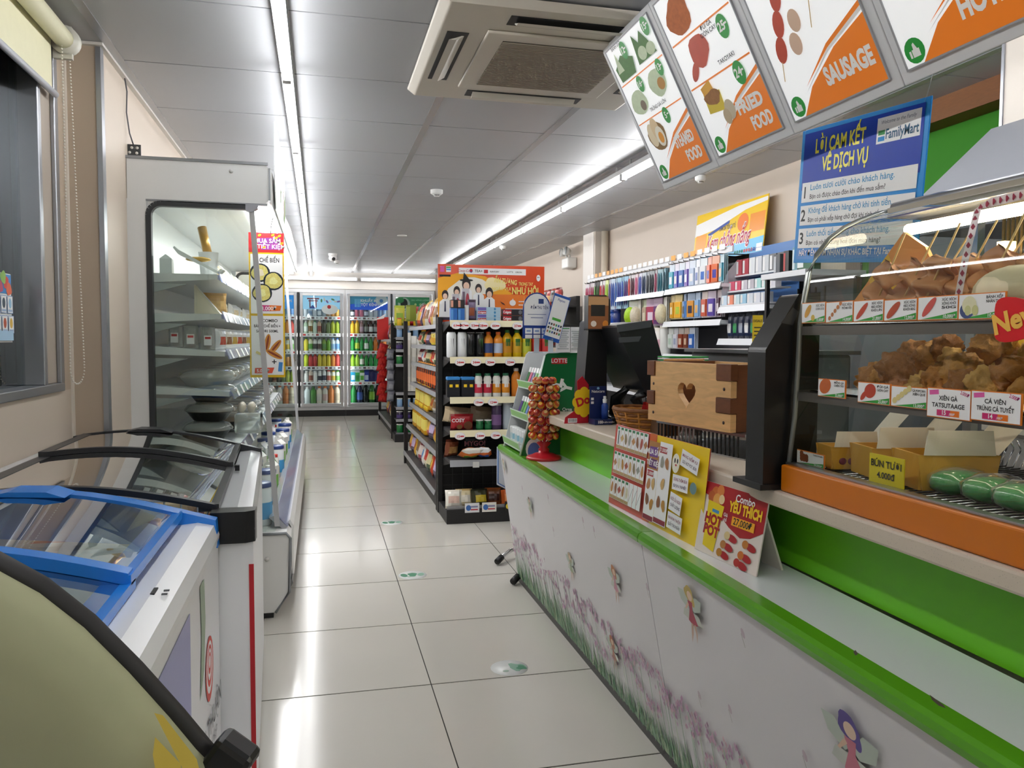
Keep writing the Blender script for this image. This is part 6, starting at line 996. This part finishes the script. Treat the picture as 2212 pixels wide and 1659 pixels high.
part('board', bs, lambda b: b.box(0, BW, 0, .004, 0, BH, M('2F92DC', .3, sp=.15)), bev=.001)
for x in (.012, BW - .02): part('string', bs, lambda b: b.tube([(x, .001, BH - .01), (x + (.01 if x < .1 else .03), .0, BH + .1), (x + .02, -.05, BH + .2)], .0012, M('C8CCD0', .3), 4))
P = Print(); DB = M('0E3CAE', .3, sp=.15); P.rect(BW / 2, BH * .76, BW - .03, BH * .42, DB); P.rect(BW / 2, .045, BW - .03, .07, M('3A8AD8', .3, sp=.3))
P.rect(BW - .1, BH - .052, .15, .062, PW); P.text('Welcome to the Family', BW - .1, BH - .037, .009, M('8A9098'), shear=.2, w=.12); P.rect(BW - .157, BH - .057, .024, .011, M('1E8A3E')); P.rect(BW - .157, BH - .072, .024, .011, M('1E8AD0')); P.text('FamilyMart', BW - .085, BH - .074, .024, M('1E5A7A'), bold=.02, w=.112)
YT = M('F2E83A', .3); P.text('LỜI CAM KẾT', .175, BH - .07, .038, YT, bold=.03, w=.21); P.text('VỀ DỊCH VỤ', .2, BH - .122, .038, YT, bold=.03, w=.19)
for i, (a_, c_) in enumerate((('Luôn tươi cười chào khách hàng.', 'Bạn có được chào đón khi đến mua sắm?'), ('Không để khách hàng chờ khi tính tiền.', 'Bạn có phải xếp hàng chờ đợi khi tính tiền?'), ('Luôn thối tiền đúng cho khách hàng.', 'Bạn có nhận đúng hoá đơn mua hàng?'))):
    z = BH - .175 - .064 * i; P.rect(BW / 2, z, BW - .04, .055, PW); P.text('%d' % (i + 1), .035, z - .015, .032, TXT, bold=.02); P.text(a_, .06, z + .005, .016, M('3A9ACA'), 'l', bold=.01, w=.34); P.text(c_, .06, z - .019, .013, TXT, 'l', bold=.005, w=.31)
P.text('HÃY ĐẾN CẢM NHẬN SỰ KHÁC BIỆT TẠI FamilyMart', BW / 2, .02, .016, PW, bold=.02, w=BW - .06); P.done(bs)
# air conditioner
ac = thing('ceiling_air_conditioner', 'square four-way air conditioner set in the ceiling', 'air conditioner', (.86, 2.97, 2.30)); ACM = M('CFC8BC', .4)
part('face_panel', ac, lambda b: b.prism([(-.485, .032), (.485, .032), (.485, .022), (.455, 0), (-.455, 0), (-.485, .022)], 'y', -.485, .485, ACM), bev=.004)
part('intake_frame', ac, lambda b: (b.box(-.3, .3, -.3, .3, -.012, -.001, M('D6CFC4', .4)),), bev=.004); part('intake_shadow', ac, lambda b: b.box(-.235, .235, -.24, .235, -.0135, -.0122, M('3A3630', .6)))
for i in range(34): part('grille_slat', ac, lambda b: b.box(-.235, .235, -.237 + .014 * i, -.230 + .014 * i, -.0165, -.0136, M('A89E8E', .45)))
for a in range(4):
    v = part('outlet', ac, lambda b: b.box(-.25, .25, .355, .43, -.0025, -.0005, M('16161A', .5)), (0, 0, 0), (0, 0, a * pi / 2)); part('louver', v, lambda b: b.prism([(.365, -.001), (.395, -.018), (.42, -.018), (.40, -.012), (.372, -.001)], 'x', -.225, .225, M('CFC9BE', .4)))
for k, (x, y, r) in enumerate(((.836, 5.78, .045), (.25, 11.3, .04), (2.07, 9.0, .04), (2.44, 4.84, .035), (.85, 8.38, .05))):
    d = thing('smoke_detector', ('white smoke detector on the ceiling above the endcap shelf', 'small white smoke detector on the ceiling before the drink fridges', 'white smoke detector under the right tube row', 'white round detector on the ceiling above the yellow wall sign', 'flat round ceiling fitting beyond the first smoke detector')[k], 'smoke detector', (x, y, HC - .0015), 0, 'round ceiling fittings'); hh = .008 if k == 4 else .035
    part('base_ring', d, lambda b: b.lathe([(0, -hh), (r * .7, -hh), (r, -hh * .7), (r, 0)], M('E4E4E2', .4), 24))
    if k != 4: part('sensor_head', d, lambda b: b.lathe([(0, -.048), (r * .45, -.046), (r * .5, -.035)], M('D8D8D6', .4), 18)); part('vent_slot', d, lambda b: [b.box(-r * .4 + r * .3 * i, -r * .25 + r * .3 * i, -r * .56, -r * .5, -.044, -.037, BLK) for i in range(3)])
cm = thing('security_camera', 'white dome security camera on the ceiling near the back', 'camera', (.18, 10.4, HC - .0015)); part('mount', cm, lambda b: b.lathe([(0, -.03), (.05, -.03), (.055, 0)], M('E8E8E8', .35), 20)); part('ball', cm, lambda b: b.ell((0, 0, -.055), (.05, .05, .045), M('EDEDED', .3), 18, 12)); part('lens', cm, lambda b: b.ell((.006, -.034, -.066), (.025, .02, .025), BLK, 14, 9))
em_ = thing('emergency_light', 'white twin-head emergency light on the right wall', 'emergency light', (2.74, 8.6, 2.06)); part('battery_box', em_, lambda b: b.box(-.05, .058, -.12, .12, 0, .12, M('E2E2DE', .35)), bev=.015)
for s in (-1, 1): h_ = part('lamp_head', em_, lambda b: (b.tube([(-.02, .07 * s, .18), (-.07, .09 * s, .19)], [.035, .05], M('DCDCD8', .35), 16)), bev=0); part('lens', h_, lambda b: b.tube([(-.071, .09 * s, .19), (-.073, .09 * s, .19)], .042, M('9AA0A4', .15), 16)); part('neck', em_, lambda b: b.tube([(0, .04 * s, .11), (-.02, .07 * s, .18)], .012, M('D0D0CC', .4), 8))
for k, (x, y, r) in enumerate(((.475, 5.44, .075), (.475, 4.19, .075), (.70, 2.905, .072))):
    s = thing('floor_sticker', ('green footprint sticker on the floor nearest the endcap shelf', 'round heart and footprint sticker in the middle of the aisle', 'worn white floor sticker nearest the entrance')[k], 'sticker', (x, y, 0), 0, 'floor stickers'); part('disc', s, lambda b: b.lathe([(0, .0012), (r, .0012), (r, .0)], M('E8EAE8', .35), 28))
    P = Print(-.0016, .0002); GS = M('4A8A6A', .5)
    if k < 2: P.ell(-.045, .0, .018, .03, GS, .2); P.ell(.0, .005, .024, .034, GS, 0, 18, .12); P.ell(.045, 0, .018, .028, M('8AAE9A', .5), -.2)
    else: P.ell(.03, .0, .03, .035, M('8AAE9A', .5), .5, 18, .2); P.ell(.045, -.01, .018, .02, GS, .2, 18, .2)
    P.ell(-.02, -.03, .012, .008, M('A8C0B0', .5)); P.done(s, (0, 0, 0), (-pi / 2, 0, 0))
# ---------------------------------------------------------------- right wall: shelves, kitchen
SW = M('E4E6EA', .35); SB = M('BFC2C8', .4)
ws = thing('wall_shelving', 'white wall shelving with toothbrushes and toiletries behind the counter', 'shelf', (0, 0, 0))
part('back_panel', ws, lambda b: b.box(2.76, 2.795, 4.1, 7.42, .3, 1.84, M('4A4A50', .5)))
for y in (7.4, 6.45, 5.5, 4.66, 4.1): part('upright', ws, lambda b: b.box(2.74, 2.77, y - .012, y + .012, 0, 1.84, SB))
for y0, y1, z, xf in ((5.52, 7.42, 1.84, 2.56), (4.62, 5.5, 1.845, 2.56), (5.5, 6.47, 1.622, 2.5), (4.64, 5.48, 1.627, 2.5), (6.2, 7.4, 1.405, 2.5), (4.63, 5.5, 1.392, 2.5), (5.52, 6.18, 1.405, 2.56), (5.52, 7.4, 1.155, 2.5), (4.63, 5.5, 1.155, 2.5), (4.08, 4.66, 1.468, 2.5), (4.08, 4.66, 1.267, 2.5), (4.1, 7.4, .85, 2.5)):
    if z > 1.8: part('hook_rail', ws, lambda b: b.box(xf, xf + .012, y0, y1, z - .018, z + .018, SW))
    else:
        s_ = part('shelf', ws, lambda b: b.box(xf, 2.75, y0, y1, z - .022, z, SW)); part('price_rail', s_, lambda b: b.prism([(xf, z + .006), (xf - .004, z + .006), (xf - .018, z - .034), (xf - .012, z - .034)], 'y', y0, y1, M('EEF0F4', .3)))
for k in range(26):
    y = 7.36 - k * .105; part('price_tag', ws, lambda b: b.box(2.548, 2.55, y - .04, y + .03, 1.85, 1.885, M('E8A02A', .4) if k in (2, 3, 5, 6, 7, 8, 18, 20, 21) else PW))
def hang(label, y, zt, w, h, cols, x=2.53, n=3, kind=0, grp='hanging toiletries on the wall'):
    t = thing('hanging_pack', label, 'pack', (x, y, zt), .25 * sin(y * 37), grp)
    O('card', cached(('hc', w, h, cols[0]), lambda b: [b.box(.012 * i, .012 * i + .003, -w / 2, w / 2, -h, 0, M(cols[0], .3)) for i in range(n)]), t)
    if kind == 0: O('product', cached(('hp', w, h, cols[1]), lambda b: [b.ell((-.006, w * .22 * s, -h * .52), (.007, w * .14, h * .4), M(cols[1], .25), 8, 6) for s in (-1, 1)]), t)
    elif kind == 1: O('product', cached(('hq', w, h, cols[1]), lambda b: (b.box(-.012, 0, -w * .4, w * .4, -h * .95, -h * .3, M(cols[1], .25)), b.box(-.013, -.012, -w * .25, w * .25, -h * .8, -h * .5, M(cols[2], .3)))), t)
    else: O('product', cached(('hr', w, h, cols[1]), lambda b: b.ell((-.03, 0, -h * .6), (.045, w * .5, h * .36), M(cols[1], .5, nz=.3, sc=60, bump=.5), 14, 9)), t)
    O('hook', cached(('hk',), lambda b: b.tube([(-.03, 0, .012), (-.03, 0, .004), (.2, 0, .0)], .003, BLK, 4)), t); return t
A = [('E8E0E8', 'B8345A', 'C8C8D0'), ('DCC8D4', 'C0446A', 'F0E0E8'), ('E0D8DC', 'A83A5A', 'D0D0D0'), ('2A2C2A', '5A9A3A', '8A8A8A'), ('262626', '3A5A2A', 'C8C8C0'), ('E8E4E4', 'B82A2E', 'F0F0F0'), ('E4E0E0', 'A82A3A', 'E0E0E0'), ('DCE4A0', 'A8C83A', 'E0E8C0'), ('C8C8D8', '5A4A7A', 'D8D8E0'), ('C8D8E8', '3A5AB0', 'E0E8F0'), ('B8D0E4', '2E5AA8', 'D0E0F0'), ('A8CCE0', '3A4AA0', 'C8DCF0'), ('A4CCE4', '2E4AA8', 'B8D8F0'), ('9CC4E0', '5A3A7A', 'B8D0E8'), ('E4DCDC', 'C84A4A', 'F0E8E8'), ('D8D4D8', '5A2A3A', 'E8E4E8'), ('E8D4DC', 'C86A8A', 'E8E8F0'), ('E0E0EC', '4A5AA8', 'E8E8F0'), ('D0D8E0', '2A3A5A', 'E0E4E8'), ('B8BCC0', '3A3C44', 'C8CCD0'), ('A8ACB0', '2A2C34', 'B8BCC0'), ('E0D8DC', '8A2A4A', 'E8E0E4'), ('A8C4CC', '2A6A7A', 'C0D8DC'), ('88AEBC', '1E4A5A', 'A8C8D0')]
CN = ['pink', 'pink', 'rose', 'black and green', 'black', 'red and white', 'red', 'lime', 'violet', 'blue', 'dark blue', 'light blue', 'sky blue', 'purple', 'coral', 'maroon', 'pale pink', 'indigo', 'navy', 'grey', 'dark grey', 'plum', 'teal', 'deep teal']
for k in range(24):
    low = k < 9; hang('%s toothbrush pack, %s from the column on the hook rail' % (CN[k], ORD[k] if k < 20 else ['twenty-first', 'twenty-second', 'twenty-third', 'twenty-fourth'][k - 20]), 7.34 - k * .077, 1.8, .062, .27 if low or 9 <= k < 14 else .19, A[k])
B_ = [('D8E4F0', '3AA0B8', 'E8E8F0'), ('E8E4F0', '4A4AB0', 'F0E8E0'), ('DCE4EC', '3A6AB0', 'E8E8EE'), ('E4E0F0', '6A4AA8', 'E8E8F0'), ('D8E0EC', 'B8C8E0', 'F0F0F4'), ('E8ECF0', 'D8DCE4', '3A5AA8'), ('E0E8EC', 'E8ECF0', '2E6AC0'), ('E8A08A', 'D8582E', '2A3AA0'), ('E8B49A', 'D86A3A', '3A3AA8'), ('B8D4DC', '3A8AA0', 'E8C0A0')]
for k, c in enumerate(B_): hang('%s skin-care pack, %s from the far end above the second shelf' % (['teal', 'indigo', 'blue', 'lilac', 'pale blue', 'silver', 'white', 'orange', 'coral', 'aqua'][k], ORD[k]), 5.44 - k * .083, 1.815, .075, .18, c, kind=1)
C_ = [('E8D8A0', 'E0A01E', 'F0E8C0'), ('E8D8A0', 'E8AC2A', 'B8C83A'), ('A8C4E8', '5A94D8', '1E2A4A'), ('B0C8E4', 'D8943A', '1E2A4A'), ('B8D0E8', '7AA8D8', 'E0A84A'), ('E8DCD4', 'C8502E', 'F0E8E0'), ('E0D4E4', '5A4AA0', 'F0E8F0'), ('D8CCD0', '4A2A3A', 'E8E0E4')]
for k, c in enumerate(C_): hang('%s wash pouch, %s from the far end above the third shelf' % (['yellow', 'golden', 'blue', 'amber', 'light blue', 'rust', 'violet', 'brown'][k], ORD[k]), 5.42 - k * .1, 1.59, .085, .175, c, kind=1)
for k, (c, kd, nm) in enumerate(((('E8E8EC', 'A8D41E', ''), 2, 'lime green bath sponge'), (('E8E4DC', 'D8CDB4', ''), 2, 'beige bath sponge'), (('D8E0C0', 'B8A08A', 'E0D8C0'), 1, 'tan bath glove pack'), (('C8B0C8', 'A83A5A', 'E0D0E0'), 1, 'pink brush pack'), (('B8A0B8', '5A2A6A', 'A83A4A'), 1, 'purple brush pack'), (('E8E8E0', 'DDD4B4', ''), 2, 'cream loofah pack'))): hang(nm + ' hanging under the toothbrush shelf', 6.18 - k * .125, 1.585, .13, .21, c, kind=kd)
for k in range(5): hang('white cotton pad pack, %s from the far end above the bottom shelf' % ORD[k], 5.44 - k * .085, 1.35, .075, .15, [('E8ECE8', 'D8E0DC', 'A8C0B0'), ('E8E8EC', 'DCDCE4', '8A94B0'), ('E0D8D0', '8A3A24', 'D8C0A8'), ('D8C4B4', '7A3A24', 'C8A888'), ('DCE4F0', '3A6AB8', 'E8E8F0')][k], kind=1)
for k in range(9):
    c = [('3A7AC0', 'C8DCE0'), ('D8DCE0', '8A9A9A'), ('2A9AA8', 'E0E4E4'), ('2460C0', 'A81E2E'), ('2058C0', 'B0242E'), ('245CC4', 'A81E2E'), ('2460C0', 'B0242E'), ('1E4AA0', '8A1E2A'), ('2A3A7A', '6A1E2A')][k]
    drink('mouthwash_bottle', '%s mouthwash bottle, %s from the column' % ('blue' if k > 2 else 'small', ORD[k]), (2.56, 7.3 - k * .085, 1.406), ('milk', .13 + .02 * (k > 2), .034, c[0], c[1], 'B8D0E8' if k < 3 else None), 'mouthwash bottles')
for k, (c, cp, l, nm) in enumerate((('E8F0F4', '8AC0E0', None, 'pale blue-capped'), ('DCE8F0', '6AB0D8', None, 'light blue'), ('F0F0F4', 'E8E8E8', '2A4AB8', 'white and blue'), ('E8DCE8', 'D0C8B8', 'C86A9A', 'pink and white'), ('EDE8EC', 'E0DCD4', None, 'plain white'), ('4A1E5A', 'C8C0B0', '3A1448', 'dark purple'), ('F0ECE8', 'E8E4DC', 'D8A8B8', 'cream'), ('E8E8E4', 'D8D4C8', None, 'ivory'))): drink('shampoo_bottle', '%s shampoo bottle on the low wall shelf behind the till' % nm, (2.55, 6.25 - k * .095, 1.156), ('tub', .2 + .015 * (k % 2), .042, c, cp, l), 'shampoo bottles')
for k in range(8): bag('refill_pouch', 'dark blue refill pouch, %s from the far end of the low display shelf' % ORD[k], (2.56, 4.62 - k * .07, 1.269), (.065, .16, .03), ('1E2A4A', ['E8E8E8', '3A9A5A', 'A8B0C0'][k % 3], '2A2E3A'), 'refill pouches', (0, 0, -pi / 2), 'pouch')
# condom and pharmacy display
dp = thing('counter_display', 'grey curved display stand with rows of small pharmacy boxes', 'display', (0, 0, 0)); part('side_panel', dp, lambda b: b.prism([(2.5, 1.47), (2.74, 1.47), (2.74, 1.78), (2.62, 1.78), (2.55, 1.7), (2.52, 1.62)], 'y', 4.655, 4.66, M('B4B6BC', .4))); part('back', dp, lambda b: b.box(2.7, 2.705, 4.1, 4.655, 1.47, 1.85, M('4A7AB8', .4)))
for j, (z, x) in enumerate(((1.485, 2.5), (1.575, 2.55), (1.675, 2.6))):
    part('tier', dp, lambda b: b.box(x, x + .1, 4.1, 4.655, z - .01, z, SW))
    for k in range(7):
        cols = [['C8DCEC', 'E88A6A', 'C8E0E8', '9AC8E0', 'D8E0E8', 'E0E4EC', 'C8D0DC'], ['D85A74', 'D04A64', 'C8C4CC', 'B8B4BC', 'A8D8D4', 'C0E0DC', 'D8D8E0'], ['B84A54', 'B03A48', 'E0E4E8', 'D0D4DA', 'C8CCD0', '6A6C70', '5A5A60']][j]; cart('pharmacy_box', '%s pharmacy box, %s from the far end of the %s display tier' % (['pale', 'orange', 'light', 'sky', 'white', 'silver', 'grey'][k] if j == 0 else ['rose', 'red', 'grey', 'lilac', 'mint', 'aqua', 'white'][k] if j == 1 else ['crimson', 'scarlet', 'white', 'pearl', 'silver', 'charcoal', 'black'][k], ORD[k], ('bottom', 'middle', 'top')[j]), 'box', x + .03, 4.62 - k * .078, z, .066, .04, .06 if j < 2 else .1, (cols[k], 'F0F0F0'), None, 'pharmacy boxes', -pi / 2)
km = thing('sunscreen_poster', 'yellow and blue sunscreen poster above the toiletries shelf', 'poster', (2.70, 5.46, 1.822), 0, None, (math.radians(-6), 0, -pi / 2)); KW, KH = .96, .36
part('board', km, lambda b: b.box(0, KW, 0, .006, 0, KH, M('F0C81E', .3))); P = Print(); P.poly([(0, .2), (.3, .22), (.7, .3), (KW, .32), (KW, .345), (.6, .34), (0, .29)], PW); P.poly([(0, 0), (KW, 0), (KW, .1), (.6, .09), (.2, .05), (0, .04)], M('4AB4E0', .3)); P.rect(.1, .13, .16, .15, M('E89A2A', .3)); P.rect(.86, .2, .18, .12, M('E8922A', .3)); P.ell(.68, .22, .07, .06, ORA); P.poly([(.2, .2), (.5, .26), (.5, .24), (.22, .18)], M('2A4A9A'))
P.text('Kem chống nắng', .5, .085, .1, PW, bold=.06, shear=.3, w=.6); P.text('Kem chống nắng', .5, .085, .1, M('B8344A'), bold=.015, shear=.3, w=.6); P.text('LÀM DA TỐI ƯU TỪ', .48, .2, .03, M('2A2A4A'), w=.22); [P.ell(.62 + .03 * i, .025, .011, .011, [M('2A8A7A'), RED, M('2A2A8A')][i // 4]) for i in range(11)]; P.rect(.92, .03, .07, .05, PW); P.done(km)
# black rack with razors at the end of the shelves
kr = thing('tool_rack', 'black rack with white top and hanging tools beside the wall shelving', 'rack', (0, 0, 0)); part('top_board', kr, lambda b: b.box(2.42, 2.78, 3.62, 4.04, 1.6, 1.63, SW))
for y in (4.02, 3.64): part('post', kr, lambda b: b.box(2.44, 2.46, y - .01, y + .01, 0, 1.6, BLK))
part('back_panel', kr, lambda b: b.box(2.72, 2.74, 3.64, 4.02, .2, 1.6, M('55585E', .4, .3))); part('shelf', kr, lambda b: b.box(2.45, 2.72, 3.65, 4.01, 1.22, 1.235, M('2A2C2E', .4)))
for k in range(4): part('hanging_tool', kr, lambda b: (b.tube([(2.6, 3.95 - .08 * k, 1.55), (2.6, 3.95 - .08 * k, 1.42)], .006, BLK, 6), b.ell((2.6, 3.95 - .08 * k, 1.38), (.01, .025, .04), M('2A2A2C', .4), 8, 6)))
for k, (nm, cols, w, h) in enumerate((('grey razor box', ('4A4E54', 'B8BCC0'), .06, .11), ('black and red razor box', ('1E1E20', 'A82A2A'), .05, .12), ('teal razor pack', ('5A8A94', 'C8D8DC'), .06, .13), ('dark green razor card', ('1E5A3A', 'D8E0DC'), .15, .16))): cart('razor_box', nm + ' on top of the black tool rack', 'box', 2.5, 3.98 - k * .09, 1.631, w, .04, h, cols, 'VECTOR' if k == 3 else None, 'razor boxes', -pi / 2)
sl = thing('sale_sign', 'yellow sale card standing behind the wooden box', 'sign', (1.56, 2.62, 1.2285), -.5); part('card', sl, lambda b: b.box(-.018, .018, 0, .003, 0, .125, M('E8C81E', .4))); P = Print(); P.text('DESALE', 0, .1, .009, TXT, a=0, w=.03); [P.rect(0, .08 - .014 * i, .024, .004, TXT) for i in range(5)]; P.done(sl); part('foot', sl, lambda b: b.box(-.025, .025, -.015, .015, -.0004, .003, PW))
bag('tissue_pouch', 'tall pale pink pouch standing behind the wooden box', (1.62, 2.42, 1.2285), (.07, .15, .03), ('E0D0C8', 'C8A8A0', 'E8DCD4'), None, (0, 0, .3), 'pouch')
# chip rack by the column
cr = thing('chip_rack', 'black rack of chip bags in front of the wall column', 'rack', (0, 0, 0)); part('frame', cr, lambda b: (b.box(2.62, 2.66, 7.95, 8.6, 0, 1.72, BK),)); 
for z in (1.2, 1.42, 1.62): part('shelf', cr, lambda b: b.box(2.4, 2.62, 7.95, 8.6, z - .02, z, BK))
for j, z in enumerate((1.2, 1.42, 1.62)):
    for k in range(4): bag('chip_bag', '%s chip bag, %s on the %s tier of the black chip rack' % (['red', 'black'][(j + k) % 2], ORD[k], ('lower', 'middle', 'upper')[j]), (2.46, 8.06 + k * .15, z), (.14, .19, .07), [('A82A24', 'D8A86A', '6A1A16'), ('2A2424', '8A8280', 'A83A2E')][(j + k) % 2], 'chip bags on the black rack', (0, 0, -pi / 2 + .2), 'chip bag')
# kitchen side
hd = thing('exhaust_hood', 'grey stainless exhaust hood over the kitchen side', 'hood', (0, 0, 0)); HM = M('94969C', .45, .2)
part('hood_body', hd, lambda b: b.prism([(1.9, 1.63), (2.78, 1.63), (2.78, 2.02), (2.34, 2.02)], 'y', .6, 2.4, HM)); part('hood_lip', hd, lambda b: b.box(1.88, 1.9, .6, 2.4, 1.6, 1.65, HM))
dc = part('duct_box', None, lambda b: b.box(2.38, 2.78, .8, 2.4, 2.021, HC - .002, M('D8CFC4', .5)), bev=.003); tag(dc, 'cream duct casing above the stainless hood', 'duct'); part('corner_strip', dc, lambda b: b.box(2.374, 2.38, 2.39, 2.402, 2.021, HC - .003, ALU))
fr = thing('fryer_unit', 'dark stainless kitchen unit under the hood', 'kitchen unit', (0, 0, 0)); part('cabinet', fr, lambda b: b.box(2.3, 2.79, .3, 3.5, 0, 1.3, M('6E7074', .4, .7)), bev=.008); part('splash_panel', fr, lambda b: b.box(2.74, 2.79, 2.41, 3.55, 1.3, 1.86, M('5A5C60', .45, .3))); part('back_guard', fr, lambda b: b.box(2.6, 2.78, .3, 2.4, 1.3, 1.62, M('5A5C60', .45, .3))); part('door', fr, lambda b: b.box(2.29, 2.3, .9, 1.6, .3, 1.2, M('5E6064', .4, .7))); part('handle', fr, lambda b: b.tube([(2.27, 1.5, .6), (2.27, 1.5, 1.0)], .01, CHROME, 8)); part('control_panel', fr, lambda b: b.box(2.28, 2.3, 1.9, 2.7, 1.1, 1.25, BLK))
bpy.data.objects.remove(_fo); bpy.data.scenes.remove(_ts)
